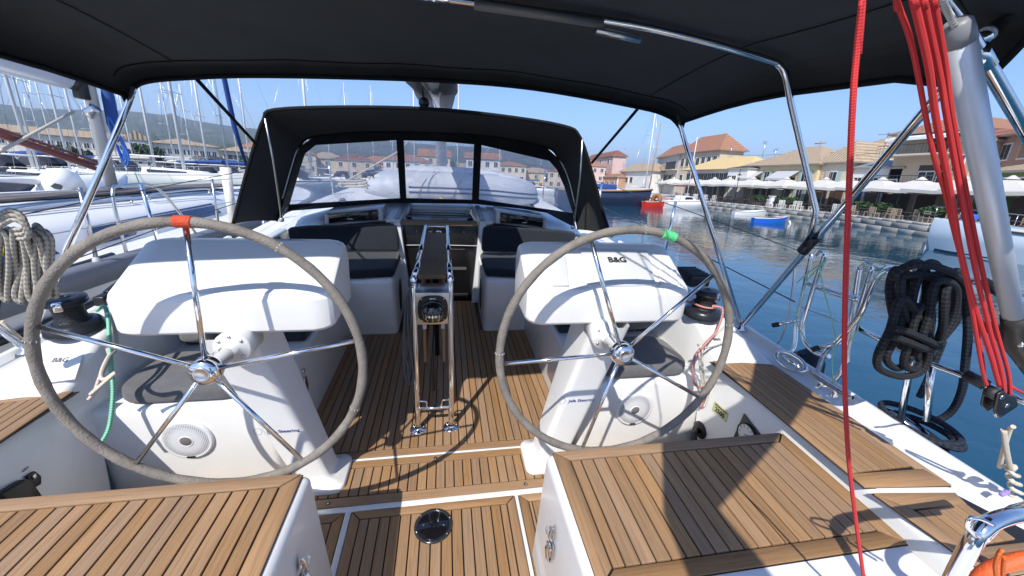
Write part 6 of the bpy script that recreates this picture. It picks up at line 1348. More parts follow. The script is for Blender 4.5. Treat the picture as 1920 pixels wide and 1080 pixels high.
yacht('white yacht with mast and radar bracket left of the thick white mast', at2((-33.437, 56.744, 1.94)), 110, 11, HULLW, 13, None, mr=.08)
yacht('white yacht with folded cream cover right of the thick white mast', at2((-27.799, 53.014, 1.742)), 95, 12, HULLW, 15, mat('cream_cover', (.55,.52,.46), .8), mr=.11)
yacht('yacht with a dark blue furled sail leaning beside the sprayhood', at2((-23.993, 54.839, 2.396)), 60, 13, HULLW, 17, BLUEC, mr=.09)
yacht('broad white yacht behind the dark windscreen at the left edge', at2((-28.395, 33.444, 1.825)), 85, 12, HULLW, 14, None, mr=.06)
yacht('white yacht with a heavy grey mast at the left edge', at2((-32.44, 37.881, 1.688)), 70, 13, HULLW, 16, None, mr=.12, rake=.02)
yacht('white yacht whose two slim masts stand behind the gooseneck', at2((-32.17, 40.69, 1.747)), 95, 12, HULLW, 14, BLUEC, mr=.09)
yacht('white yacht with a pale mast just left of the neighbour mast', at2((-35.143, 45.976, 1.78)), 70, 12, HULLW, 13, None, mr=.09)
yacht('low white yacht among the hulls below the barracks, left', at2((-40.266, 49.58, 1.365)), 88, 12, HULLW, 13, None, mr=.06)
yacht('white ketch whose mast tops the port window of the sprayhood', at2((-17.648, 57.195, 2.76)), 30, 14, HULLW, 19, None, mr=.16)
yacht('white yacht with slim mast seen in the port window', at2((-15.251, 68.17, 2.479)), 20, 12, HULLW, 14, None, mr=.07)
yacht('white yacht with slim mast seen near the first mullion', at2((-12.292, 73.84, 2.668)), 15, 12, HULLW, 15, BLUEC, mr=.07)
yacht('white yacht with mast left of the yacht mast in the centre window', at2((-3.906, 54.718, 2.743)), 0, 12, HULLW, 13, None, mr=.09)
yacht('white yacht with mast right of the yacht mast in the centre window', at2((1.996, 61.827, 2.9)), 5, 12, HULLW, 14, None, mr=.09)
src = bpy.data.objects.get('sailing_yacht.003'); rn = random.Random(77)
for i, p in enumerate(((-58.126, 61.85, 1.535),(-57.377, 69.173, 1.729),(-49.637, 67.603, 2.024),(-52.588, 75.326, 2.087),(-39.652, 71.617, 2.512),(-33.434, 72.524, 2.615),(-24.326, 91.684, 2.528),(-11.115, 91.181, 2.739),(12.887, 94.994, 2.843),(21.252, 87.321, 2.704))):
    M_ = Matrix.Translation((p[0],p[1],0)) @ Matrix.Rotation(R(rn.uniform(-60,60)), 4, 'Z') @ Matrix.Scale(rn.uniform(.85,1.15), 4)
    dup(src, M_, 'distant white yacht, %s from the left in the farthest row of moored boats' % ORDS[i])['group'] = 'farthest row of moored yachts'
t = root('leaning_spar', 'blue covered rolled sail leaning left of the sprayhood', 'furled sail', (-15.411, 34.58, 2.512), frame=ID)
part('rolled_sail', MB().tube([(-15.389, 34.59, 2.716),(-15.38, 33.497, 5.461),(-15.143, 32.505, 8.49),(-14.805, 31.559, 11.165)], [.08,.17,.16,.10], 10), BLUEC, t); part('forestay', MB().tube([(-15.389, 34.59, 2.716),(-15.367, 34.6, 2.027)], .04, 6), STEEL, t)

# ------------------------------------------------------------------ the yacht moored alongside to port
nb = root('sailing_yacht', 'big white yacht moored close alongside to port with a navy window band', 'yacht', (-5.0,5.5,0), frame=ID)
def nsec(y):
    g = max(0, (y-7)/7.5); k = (1-g**2.2); zt = 1.72+.03*max(0,y)+.02
    return k, zt
rows = []
for y in (-3,-1,1,3,5,7,8.5,10,11.5,13,14,14.5):
    k, zt = nsec(y); k = max(k, .02); c = -5.0
    rows.append([(c+2.0*k, y, -.4), (c+2.17*k, y, .6), (c+2.2*k, y, zt-.06), (c+2.2*k, y, zt+.05), (c+2.13*k, y, zt+.05), (c+2.13*k, y, zt)]+[(c+2.13*k*q, y, zt+.03*(1-abs(q))) for q in (.8,.4,0,-.4,-.8)]+[(c-2.13*k, y, zt),(c-2.2*k, y, zt+.05),(c-2.2*k, y, zt-.06),(c-2.0*k, y, -.4)])
part('hull', MB().grid(rows, smooth=True), HULLW, nb)
dk = mat('grey_toe_rail', (.16,.17,.19), .5, noise=.1, nscale=3)
part('toe_rail', MB().grid([[(-5+2.212*max(nsec(y)[0],.02)+a, y, nsec(y)[1]+b_) for a, b_ in ((.0,-.10),(.014,-.04),(.014,.055),(-.02,.075),(-.10,.075))] for y in (-3,-1,1,3,5,7,8.5,10,11.5,13,14,14.5)]), dk, nb)
part('rubbing_strake', MB().tube([(-2.77,y,1.52+.03*y) for y in (-3,0,3,6,7)], .03, 8), BLACK, nb)
rows = []
for y, hw, h in ((.6,1.62,.30),(1.0,1.62,.36),(3,1.62,.38),(5,1.6,.36),(7,1.45,.32),(9,1.1,.26),(10.6,.6,.18),(11.2,.3,.05)):
    z0 = nsec(y)[1]-.02; c = -5
    rows.append([(c+hw, y, z0), (c+hw-.02, y, z0+h*.12), (c+hw-.14, y, z0+h*.66), (c+hw-.26, y, z0+h*.84), (c+hw-.50, y, z0+h*.97), (c+hw*.5, y, z0+h*1.05), (c, y, z0+h*1.1), (c-hw*.6, y, z0+h*1.03), (c-hw+.2, y, z0+h*.86), (c-hw, y, z0)])
part('coachroof', MB().grid(rows), HULLW, nb)
for (y0, y1) in ((1.5,2.55),(2.62,3.9),(4.3,6.9)):
    zz0, zz1 = nsec(y0)[1], nsec(y1)[1]
    hw0 = 1.62 if y0 < 5 else 1.5; hw1 = 1.62 if y1 < 5 else 1.46
    part('cabin_window', MB().prism([(-5+hw0-.035,y0,zz0+.05),(-5+hw1-.035,y1,zz1+.05),(-5+hw1-.115,y1-.10,zz1+.21),(-5+hw0-.115,y0+.05,zz0+.22)], (.012,0,.004)), mat('navy_window', (.02,.035,.11), .12, coat=.4), nb)
for k_, (x, y0, y1) in enumerate(((-3.95,1.6,7.4),(-4.35,2.0,7.2))):
    part('roof_seam', MB().tube([(x,y,nsec(y)[1]+.375-.014*max(0,y-4)) for y in (y0,3,5,y1)], .014, 6), mat('soft_grey', (.30,.32,.35), .5), nb)
for yy0 in (4.2, 5.9):
    hr = MB().tube(spline([(-3.9,yy0,2.10+.03*yy0-.02),(-3.9,yy0+.06,2.17+.03*yy0-.02),(-3.9,yy0+1.3,2.20+.03*yy0-.02),(-3.9,yy0+1.36,2.13+.03*yy0-.02)],4), .014, 8); part('hand_rail', hr, STEEL, nb)
pk = teak('grey_plank', 'y', (.12,.11,.105), .5)
for i in range(6):
    part('plank', MB().hexa([(-5.35+i*.11,2.4,2.23),(-5.25+i*.11,2.4,2.23),(-4.85+i*.11,9.4,2.34),(-4.95+i*.11,9.4,2.34)], [(-5.35+i*.11,2.4,2.255),(-5.25+i*.11,2.4,2.255),(-4.85+i*.11,9.4,2.365),(-4.95+i*.11,9.4,2.365)]), pk, nb)
mb_ = MB(); m0 = Vector((-5.0,6.85,2.26)); ms = part('mast', MB().tube([m0, m0+Vector((0,0,15))], .075, 16), mat('mast_pale', (.60,.60,.58), .4), nb)
part('mast_collar', MB().lathe([(.17,0),(.17,.06),(.12,.10)], m0-Vector((0,0,.02)), n=16), BLACK, ms)
part('blue_halyard_bag', MB().tube(spline([m0+Vector((.14,.08,1.9)), m0+Vector((.16,.08,1.5)), m0+Vector((.15,.08,1.0)), m0+Vector((.13,.08,.75))],4), [.03]+[.06]*4+[.075]*4+[.05]*3+[.03], 10), BLUEC, ms)
for k_ in range(4): part('blue_rope_loop', MB().tube(spline([m0+Vector((.16,.0,1.1)), m0+Vector((.22+.02*k_,.05,.8-.06*k_)), m0+Vector((.16,.12,.55-.05*k_)), m0+Vector((.13,.05,.8))],5,True), .012, 6, closed=True), rope_mat('blue_rope', (.03,.12,.5), (.1,.25,.65), 200, 2), ms)
part('mast_winch', MB().lathe([(0,-.09),(.075,-.09),(.06,-.03),(.06,.03),(.07,.06),(0,.06)], m0+Vector((.10,-.17,1.15)), M=Matrix(((.6,0,.8),(0,1,0),(-.8,0,.6))), n=18), STEEL, ms)
zg = 3.82
bm_ = part('boom', MB().tube([(-5.0,6.45,zg-.03),(-5.0,2.5,zg+.02),(-5.0,.2,zg+.04)], .155, 18), mat('boom_gloss_white', (.72,.74,.78), .25, coat=.4), nb)
part('gooseneck', MB().tube([(-5.0,6.47,zg-.03),(-5.0,6.62,zg-.06)], .12, 12), kn, bm_); part('gooseneck_fork', MB().box((-5.0,6.70,zg-.10), (.10,.18,.34)), kn, bm_, bevel=.02)
part('logo', MB().prism([(-4.845,3.05,zg-.05),(-4.845,3.55,zg-.05),(-4.845,3.75,zg),(-4.845,3.55,zg+.05),(-4.845,3.15,zg+.05)], (.004,0,0)), mat('blue_logo', (.02,.12,.50), .4), bm_); part('logo_swoosh', MB().prism([(-4.839,3.22,zg-.06),(-4.839,3.30,zg-.06),(-4.839,3.40,zg+.06),(-4.839,3.32,zg+.06)], (.004,0,0)), WINK, bm_)
for k_ in (0, 1, 2): part('vang', MB().tube([(-4.98+.02*k_,6.6,2.62+.05*k_),(-4.98,3.1,zg-.18)], [.035,.018,.018][k_], 8), mat('vang_red', (.30,.09,.07), .5), nb)
part('reef_line', MB().tube([(-4.9,4.6,2.4),(-4.92,6.4,3.35)], .018, 6), R_WHITE, nb)
for i, (x, y) in enumerate(((-2.86,1.9),(-2.86,3.55),(-2.86,5.4),(-2.9,7.4))):
    st_ = part('stanchion', MB().tube([(x,y,nsec(y)[1]+.05),(x+.01,y-.0,nsec(y)[1]+.68)], .015, 10), STEEL, nb); part('socket', MB().lathe([(.03,0),(.028,.05),(.016,.07)], (x,y,nsec(y)[1]+.04), n=12), GREYP, st_)
part('gate_hoop', MB().tube(spline([(-2.88,3.9,1.86),(-2.9,3.92,2.45),(-2.92,4.1,2.52),(-2.92,4.5,2.5),(-2.88,4.75,2.2),(-2.86,4.95,1.92)],5), .014, 10), STEEL, nb)
for z in (.36,.66): part('guard_wire', MB().tube([(-2.85,y,nsec(y)[1]+z) for y in (-2,1.9,3.55,5.4,7.4)], .005, 5), STEEL, nb)
part('furled_white_sail', MB().tube([(-2.95,5.95,1.95),(-2.97,6.0,2.72)], [.05,.07], 8), mat('white_bundle', (.68,.66,.60), .8, bump=.5, bscale=30), nb)
part('fairlead_oval', MB().tube(spline([(-3.0,2.6,1.86),(-2.95,3.2,1.88),(-3.0,3.9,1.90)],4), .03, 8), mat('soft_black', (.03,.03,.035), .5), nb)
# deckhouse of the yacht beyond: dark windscreen with a white frame, hooded hatch with an oval port
dh = root('motor_yacht', 'white motor yacht with a dark blue raked windscreen behind the port neighbour', 'boat', (-11,8.5,0), frame=ID)
part('hull', MB().grid([[(-8.9,y,-.3),(-8.7,y,1.0),(-8.6,y,1.95),(-11,y,2.05),(-13,y,1.95),(-13,y,-.3)] for y in (0,4,8,11)]+[[(-9.6,13,-.3),(-9.4,13,1.2),(-9.3,13,2.1),(-11,13,2.2),(-12.6,13,2.1),(-12.6,13,-.3)],[(-10.9,15.5,-.3),(-10.9,15.7,1.2),(-10.9,15.8,2.3),(-11,15.8,2.3),(-11.1,15.8,2.3),(-11.1,15.5,-.3)]]), HULLW, dh)
part('windscreen', MB().prism([(-8.066, 8.026, 1.813),(-7.949, 8.822, 1.935),(-7.656, 9.074, 2.24),(-7.726, 9.015, 2.258),(-7.995, 8.096, 2.312)], (-.1,.1,0)), mat('tinted_screen', (.045,.06,.11), .15, coat=.3), dh)
part('screen_frame', MB().tube([(-7.884, 8.746, 1.932),(-7.587, 9.002, 2.245)], .07, 8), HULLW, dh); part('screen_frame', MB().tube([(-7.922, 8.028, 2.342),(-7.651, 8.948, 2.263)], .05, 8), HULLW, dh)
part('hood', MB().tube(spline([(-7.665, 9.067, 1.953),(-7.623, 9.102, 2.18),(-7.541, 9.169, 2.306),(-7.657, 9.461, 2.255),(-7.819, 9.715, 1.912)],4), .24, 10), HULLW, dh)
part('oval_port', MB().prism([(-7.205, 8.539, 2.222),(-7.157, 8.579, 2.281),(-7.1, 8.626, 2.254),(-7.085, 8.638, 2.216),(-7.113, 8.614, 2.156),(-7.172, 8.567, 2.175)], (.02,-.02,0)), DKWIN, dh)
part('deck_step', MB().prism([(-7.405, 8.763, 2.079),(-7.358, 9.188, 2.064),(-7.375, 9.174, 1.938),(-7.422, 8.749, 1.96)], (-.5,.5,0)), HULLW, dh)
part('black_cover', MB().tube(spline([(-6.16, 6.392, 2.17),(-6.073, 6.474, 2.14),(-5.999, 6.541, 2.124),(-5.946, 6.589, 2.048)],4), .16, 8), mat('soft_black', (.03,.03,.035)), dh)

# ------------------------------------------------------------------ boats along the starboard quay
def motor(label, c, head, Lh, B, fb, hm, name='motor_boat', cat='motor boat', cab=True, seat=False, sheer=.3):
    h = R(head); t = root(name, label, cat, (c[0], c[1], 0), frame=ID); st_ = .8 if cab else .42; M = Matrix.Translation((c[0], c[1], 0)) @ Matrix.Rotation(-h, 4, 'Z')
    mm, rows = hull(t, Lh, B, fb, hm, sheer=sheer if cab else .75, stern=st_); 
    if not cab:      # open boat: take the deck out, put thwarts in
        mm = MB(); mm.grid([[r[0],r[1],r[2]] for r in rows]); mm.grid([[r[4],r[5],r[6]] for r in rows]); mm.add(rows[0], [tuple(range(7))])
        mm.grid([[(r[2][0]*.92,r[2][1]*.97,r[2][2]),(r[2][0]*.7,r[2][1]*.95,.05),(-r[2][0]*.7,r[2][1]*.95,.05),(-r[2][0]*.92,r[2][1]*.97,r[2][2])] for r in rows])
    place(mm, M, 'hull', hm, t)
    for sx in (-1, 1): place(MB().tube([(sx*abs(r[2][0]),r[2][1],r[2][2]) for r in rows], .035, 6), M, 'gunwale', HULLW if hm is not HULLW else mat('trim_grey', (.3,.3,.3), .5), t)
    if cab:
        c_ = MB(); c_.hexa([(-B*.36,-Lh*.18,fb),(B*.36,-Lh*.18,fb),(B*.25,Lh*.22,fb*1.1),(-B*.25,Lh*.22,fb*1.1)], [(-B*.32,-Lh*.14,fb+.75),(B*.32,-Lh*.14,fb+.75),(B*.24,Lh*.08,fb+.7),(-B*.24,Lh*.08,fb+.7)]); place(c_, M, 'cabin', HULLW, t, bevel=.05, seg=2)
        for sx in (-1, 1): c_ = MB(); c_.prism([(sx*B*.35,-Lh*.12,fb+.3),(sx*B*.28,Lh*.1,fb+.35),(sx*B*.265,Lh*.06,fb+.6),(sx*B*.33,-Lh*.11,fb+.6)], (sx*.03,0,0)); place(c_, M, 'cabin_window', DKWIN, t)
    else:
        for y in (-Lh*.25,0,Lh*.22): place(MB().bb((-B*.38*(1-abs(y)/Lh),y-.12,fb*.62),(B*.38*(1-abs(y)/Lh),y+.12,fb*.68)), M, 'thwart', WOODB if seat else HULLW, t)
    return t, M, rows
t, M, rows = motor('dark navy wooden motor boat with a varnished rail behind the sprayhood edge', at2((21.512, 51.146, 0)), 95, 13, 3.6, 1.9, NAVY, cab=True)
place(MB().tube([(sx_*abs(r[2][0])*1.01,r[2][1],r[2][2]-.12) for sx_ in (1,) for r in rows], .13, 6), M, 'varnished_rail', WOODB, t); place(MB().bb((-1.2,-3,2.0),(1.2,1.5,2.8)), M, 'blue_cover', BLUEC, t, bevel=.15)
yacht('white yacht with two wooden looking masts moored at the quay', at2((30.137, 55.768, 0)), 60, 10, HULLW, 12, None, 'sailing boats at the quay', hood=False, mr=.08, fb=1.1, furl=None)
t = root('wooden_mast', 'tall brown wooden mast with a crosstree left of the bimini leg', 'mast', (*at2((31.017, 56.24, 0)), 0), frame=ID)
p_ = Vector((*at2((31.017, 56.24, 0)), 1.0)); part('pole', MB().tube([p_, p_+Vector((0.5,0,11))], [.10,.06], 8), mat('spar_brown', (.34,.22,.13), .5), t); part('crosstree', MB().tube([p_+Vector((-1.1,.8,7.5)), p_+Vector((1.6,-.8,7.5))], .03, 6), MASTM, t)
t, M, rows = motor('small red boat with a brown hood at the quay', at2((29.035, 49.909, 0)), 75, 4.6, 1.9, .75, RED, cab=False)
place(MB().tube(spline([(-.6,-.2,.7),(-.55,-.1,1.35),(0,0,1.6),(.55,-.1,1.35),(.6,-.2,.7)],4), .30, 8), M, 'brown_hood', mat('brown_canvas', (.28,.12,.04), .8, bump=.5, bscale=10), t)
t, M, rows = motor('white fishing boat with a fish plotter mast and buoys beside the red boat', at2((33.361, 50.004, 0)), 80, 7.5, 2.6, 1.0, HULLW, cab=True)
place(MB().tube([(0,.2,1.6),(.1,.2,9.5)], .05, 8), M, 'mast', MASTM, t); place(MB().tube([(-.9,.2,6.8),(.9,.2,6.8)], .03, 6), M, 'crosstree', MASTM, t)
place(MB().tube(spline([(-.9,-1.8,1.0),(-.9,-1.8,2.0),(.9,-1.8,2.0),(.9,-1.8,1.0)],5), .04, 6), M, 'arch', STEEL, t)
motor('white rowing dinghy moored at the quay beyond the blue one', at2((35.902, 40.749, 0)), 98, 3.9, 1.5, .42, HULLW, 'rowing_boat', 'dinghy', False, False)
BL = mat('boat_blue', (.02,.12,.55), .35, noise=.08, nscale=3)
t, M, rows = motor('bright blue wooden dinghy with oars afloat off the quay', at2((30.08, 31.52, 0)), 100, 3.1, 1.25, .40, BL, 'rowing_boat', 'dinghy', False, True)
place(MB().tube([(.3,-1.5,.55),(-.2,1.4,.6)], .03, 6), M, 'oar', WOODB, t); place(MB().tube([(0,1.9,.3),(.1,2.15,-.3)], .08, 8), M, 'bow_fender', HULLW, t)
# large white yacht on the right
c0 = Vector((27.569, 17.798, 0)); rows = []
wb_ = root('sailing_boat', 'large white hulled boat with a plumb bow pointing at the quay, far right', 'yacht', (30,14,0), frame=ID)
hd_ = Vector((.22,-.975,0)); sd_ = Vector((.975,.22,0))
for s, w_, zt in ((0,.05,1.75),(1.2,.75,1.70),(3,1.5,1.62),(5.5,2.0,1.52),(8,2.15,1.48),(11,2.0,1.50),(13,1.8,1.55)):
    c_ = Vector((c0.x+.4,c0.y,0))+hd_*s
    rows.append([c_-sd_*w_*.88+Vector((0,0,-.3))+hd_*.35*(1 if s == 0 else 0), c_-sd_*w_*.97+Vector((0,0,.7)), c_-sd_*w_+Vector((0,0,zt)), c_-sd_*w_*.9+Vector((0,0,zt+.03)), c_+Vector((0,0,zt+.08)), c_+sd_*w_+Vector((0,0,zt)), c_+sd_*w_*.88+Vector((0,0,-.3))])
part('hull', MB().grid(rows), mat('hull_pale_blue', (.52,.60,.66), .25, coat=.3), wb_)
part('wooden_rubbing_strake', MB().tube([r[2]-sd_*.02-Vector((0,0,.12)) for r in rows[2:]], .05, 6), WOODB, wb_); part('boot_top', MB().grid([[r[0]-sd_*.02+Vector((0,0,.2)), r[0]-sd_*.06+Vector((0,0,.42))] for r in rows]), NAVY, wb_)
part('deck_house', MB().hexa([rows[3][3]+sd_*.4,rows[5][3]+sd_*.4,rows[5][4]+sd_*1.2,rows[3][4]+sd_*1.0], [p+Vector((0,0,.5)) for p in (rows[3][3]+sd_*.5,rows[5][3]+sd_*.5,rows[5][4]+sd_*1.1,rows[3][4]+sd_*.9)]), HULLW, wb_, bevel=.06)
for i in range(6): p = rows[0][3].lerp(rows[3][3], i/5); part('stanchion', MB().tube([p, p+Vector((0,0,.65))], .016, 5), STEEL, wb_)
part('pulpit', MB().tube([rows[0][3]+Vector((0,0,.65)), rows[1][3]+Vector((0,0,.68)), rows[3][3]+Vector((0,0,.65))], .018, 6), STEEL, wb_)
part('anchor', MB().box(rows[0][4]+Vector((-.1,.2,.1)), (.15,.6,.1), rz=.2), kn, wb_, bevel=.02); part('small_tub', MB().lathe([(.3,0),(.36,.3),(.34,.32),(.28,.05)], rows[1][4]+Vector((.3,0,.05)), n=16), BL, wb_); part('yellow_float', MB().lathe([(0,0),(.14,.05),(.16,.12),(.1,.2),(0,.22)], rows[0][4]+hd_*.8+Vector((0,0,.04)), n=12), YEL, wb_)

# ------------------------------------------------------------------ quayside: umbrellas, furniture, lamps
UMB = mat('umbrella_cream', (.56,.53,.47), .85, noise=.05, nscale=1)
def umbrella_mb(w, h0, h1):
    m = MB(); n = 4; rows = []
    for f, z in ((1,h0-.28),(1,h0),(.72,h0+(h1-h0)*.20),(.42,h0+(h1-h0)*.50),(.16,h0+(h1-h0)*.82)):
        r = []
        for k in range(16):
            a = 2*math.pi*k/16+math.pi/4; e = 1/max(abs(math.cos(a)), abs(math.sin(a))); e = e/1.4142
            r.append((w/2*1.4142*f*math.cos(a)*e, w/2*1.4142*f*math.sin(a)*e, z+(.06*math.cos(8*math.pi*k/16) if f == 1 else 0)))
        rows.append(r+r[:1])
    m.grid(rows, smooth=False); return m
cap = MB().lathe([(.45,.0),(.1,.28),(0,.30)], (0,0,0), n=4).mesh('vent_cap', UMB)
pole_me = MB().tube([(0,0,0),(0,0,3.6)], .04, 6).mesh('pole', mat('umbrella_pole', (.60,.58,.54), .5)); base_me = MB().box((0,0,.06), (.8,.8,.12)).mesh('base', mat('umbrella_base', (.25,.25,.25), .8))
um = umbrella_mb(5.3, 2.70, 3.80).mesh('canopy', UMB)
UL = [((46.5, 74.777, 3.396),'leftmost open cream umbrella, next to the closed ones'),((46.5, 68, 3.431),'second open cream umbrella from the left'),((46.5, 62.245, 3.46),'cream umbrella over the red awning'),((46, 57.892, 3.45),'cream umbrella left of the thin dark lamp post'),((46, 52.821, 3.412),'cream umbrella right of the thin dark lamp post'),((46, 46.898, 3.495),'wide cream umbrella in front of the yellow house'),((46, 41.251, 3.586),'cream umbrella behind the second bimini leg'),((46, 38.307, 3.61),'cream umbrella between the bimini leg and the brace'),((45.5, 34.51, 3.647),'cream umbrella right of the red line'),((45, 30.705, 3.644),'cream umbrella below the cream balcony house'),((43.5, 26.61, 3.496),'cream umbrella behind the red tackle'),((42.5, 23.208, 3.272),'cream umbrella right of the aluminium pole')]
for i, (p, lab) in enumerate(UL):
    t = root('umbrella', lab, 'umbrella', (p[0],p[1],.93), 'open umbrellas along the quay', frame=ID, rz=.12*((i*7) % 5-2)*.3)
    for nm, me_ in (('canopy',um),('pole',pole_me),('base',base_me)):
        o = bpy.data.objects.new(nm, me_); COL.objects.link(o); o.parent = t
    o = bpy.data.objects.new('vent_cap', cap); COL.objects.link(o); o.parent = t; o.location = (0,0,3.68); o.rotation_euler = (0,0,math.pi/4)
for i, p in enumerate(((53, 80.545, 3.924),(52, 72.324, 3.903),(52, 67.59, 3.885),(51.5, 61.454, 3.794),(51.5, 55.862, 3.827),(51, 48.81, 3.812),(51, 44.084, 3.861),(51, 40.257, 3.897),(50.5, 36.141, 3.872),(49.5, 31.837, 3.8))):
    t = root('umbrella', '%s from the left of the back row of cream umbrellas by the houses' % ORDS[i], 'umbrella', (p[0],p[1],.93), 'back row of umbrellas', frame=ID, rz=.1*(i % 3-1))
    for nm, me_ in (('canopy',um),('pole',pole_me),('base',base_me)):
        o = bpy.data.objects.new(nm, me_); COL.objects.link(o); o.parent = t
cl_me = MB().tube([(0,0,.7),(0,0,1.2),(0,0,2.2),(0,0,2.7),(0,0,3.5)], [.10,.17,.24,.30,.04], 8).mesh('folded_canopy', UMB)
for i, p in enumerate(((45, 98.233, 2.322),(45, 92.056, 2.475),(45, 81.636, 2.733),(45, 76.574, 2.858),(44, 82.335, 2.439))):
    t = root('umbrella', ('leftmost','second from left','fourth from left','rightmost','middle')[i]+' of the closed white umbrellas', 'umbrella', (p[0],p[1],.93), 'closed umbrellas along the quay', frame=ID)
    for nm, me_ in (('folded_canopy',cl_me),('pole',pole_me)): o = bpy.data.objects.new(nm, me_); COL.objects.link(o); o.parent = t
# chairs and tables
def chair_parts(m):
    s = MB().box((0,0,.45), (.44,.44,.05)).mesh('seat', m)
    b = MB(); b.box((-.2,-.21,.72), (.04,.04,.55)); b.box((.2,-.21,.72), (.04,.04,.55)); b.box((0,-.21,.95), (.40,.035,.07)); b.box((0,-.21,.80), (.40,.03,.05)); b.box((0,-.21,.65), (.40,.03,.05))
    l = MB().box((0,0,.22), (.045,.045,.44)).mesh('leg', m)
    return s, b.mesh('backrest', m), l
CH = [chair_parts(mat('chair_white', (.68,.67,.63), .5)), chair_parts(mat('chair_dark', (.035,.03,.03), .5)), chair_parts(mat('chair_rattan', (.30,.24,.18), .6))]
tb_top = MB().box((0,0,.74), (.8,.8,.04)).mesh('table_top', mat('bistro_top', (.09,.075,.06), .4)); tb_leg = MB().tube([(0,0,0),(0,0,.72)], .04, 6).mesh('pedestal', BLACK)
rn = random.Random(21); cnt = 0
def qx(y):
    for (xa, ya), (xb, yb) in zip(QE, QE[1:]):
        if y <= yb: return xa+(xb-xa)*(y-ya)/(yb-ya)
    return QE[-1][0]
def chair(kind, x, y, rz, lab):
    t = root('chair', lab, 'chair', (x,y,.93), 'cafe chairs along the quay', frame=ID, rz=rz)
    s, b, l = CH[kind]
    for nm, me_, loc in (('seat',s,(0,0,0)),('backrest',b,(0,0,0)),('leg',l,(-.19,-.19,0)),('leg',l,(.19,-.19,0)),('leg',l,(-.19,.19,0)),('leg',l,(.19,.19,0))):
        o = bpy.data.objects.new(nm, me_); COL.objects.link(o); o.parent = t; o.location = loc
KN = ['white ladder-backed cafe chair','dark cafe chair','rattan cafe chair']
ORD = 'first second third fourth fifth sixth seventh eighth ninth tenth eleventh twelfth thirteenth fourteenth fifteenth sixteenth seventeenth eighteenth nineteenth twentieth twenty-first twenty-second twenty-third twenty-fourth'.split()
y = 13.0; row_ = 0
while y < 66:
    x0 = qx(y)
    tx = x0+1.7; k = 2 if y < 33 else (0 if rn.random() < .6 else 1)
    for r_ in range(2):
        X = tx+r_*2.6+rn.uniform(-.15,.15); rw = ('front','back')[r_]
        t = root('cafe_table', 'small dark cafe table, %s from the right in the %s row on the quay' % (ORD[row_], rw), 'table', (X,y,.93), 'cafe tables along the quay', frame=ID)
        for nm, me_ in (('table_top',tb_top),('pedestal',tb_leg)): o = bpy.data.objects.new(nm, me_); COL.objects.link(o); o.parent = t
        for (dx, dy, a, sd__) in ((-.75,0,-math.pi/2,'water'),(.75,0,math.pi/2,'house'),(0,-.75,0,'right'),(0,.75,math.pi,'left')):
            if r_ and rn.random() < .35: continue
            kk = k if r_ == 0 else (2 if k == 2 else 1)
            chair(kk, X+dx+rn.uniform(-.08,.08), y+dy+rn.uniform(-.08,.08), a+rn.uniform(-.25,.25), '%s on the %s side of the %s %s-row table from the right' % (KN[kk], sd__, ORD[row_], rw))
    y += 2.35+rn.uniform(-.1,.25); row_ += 1
# planters and hedges
hl = mat('hedge_leaf', (.035,.075,.02), .8, noise=.5, nscale=9)
def leafy(name, c, d, n, m, label, cat, seed, sz=.12, base=None, parts=None, frame=ID):
    """leaf clumps spread through an ellipsoid"""
    rn = random.Random(seed); mm = MB()
    for i in range(n):
        while True:
            q = Vector((rn.uniform(-1,1), rn.uniform(-1,1), rn.uniform(-1,1)))
            if .25 < q.length < 1+.15*math.sin(9*q.x+5*q.y): break
        p = Vector(c)+Vector((q.x*d[0], q.y*d[1], q.z*d[2])); s = sz*rn.uniform(.6,1.5)
        a = Vector((rn.uniform(-1,1), rn.uniform(-1,1), rn.uniform(-1,1))).normalized(); b = a.orthogonal().normalized(); cc = a.cross(b)
        mm.add([p+b*s, p+cc*s, p-b*s, p-cc*s+a*s*.6], [(0,1,2),(0,2,3)])
    return mm
for i, (p, w_) in enumerate((((43.5, 48.173, 2.337),1.6),((43.5, 45.444, 2.323),1.4),((43.2, 42.901, 2.302),1.5),((42.5, 33.476, 2.645),2.2),((42, 31.099, 2.651),1.6),((39.5, 25.271, 2.625),1.2))):
    c = (p[0],p[1],1.9); t = root('planter', ('first','second','third','fourth','fifth','sixth')[i]+' clipped hedge box from the left between the cafe tables', 'planter', (p[0],p[1],.93), 'hedge boxes on the quay', frame=ID)
    part('trough', MB().box((p[0],p[1],1.2), (.6,w_*1.7,.5)), mat('trough', (.10,.09,.08), .8), t); part('hedge', leafy('h', c, (.45,w_*.9,.42), 700, hl, '', '', i, .10), hl, t, kind='stuff')
# bushes and trees on the far shore
TRK = mat('bark', (.09,.065,.045), .9)
def tree(p, h, r, seed, label):
    t = root('tree', label, 'tree', (p[0],p[1],.9), 'trees on the shore', frame=ID); rn = random.Random(seed)
    part('trunk', MB().tube([(p[0],p[1],.8),(p[0]+.2,p[1],.9+h*.4),(p[0],p[1]+.2,.9+h*.7)], [.22,.15,.06], 6), TRK, t)
    for k in range(4): a = k*1.6+seed; part('limb', MB().tube([(p[0]+.15,p[1],.9+h*.35),(p[0]+r*.6*math.cos(a),p[1]+r*.6*math.sin(a),.9+h*.7)], [.09,.03], 5), TRK, t)
    lm = mat('leaf_%d' % (seed % 3), [(.035,.07,.02),(.05,.085,.03),(.028,.055,.018)][seed % 3], .8, noise=.45, nscale=1.2)
    part('crown', leafy('c', (p[0],p[1],.9+h*.66), (r,r,h*.36), 1600, lm, '', '', seed, .24), lm, t, kind='stuff')
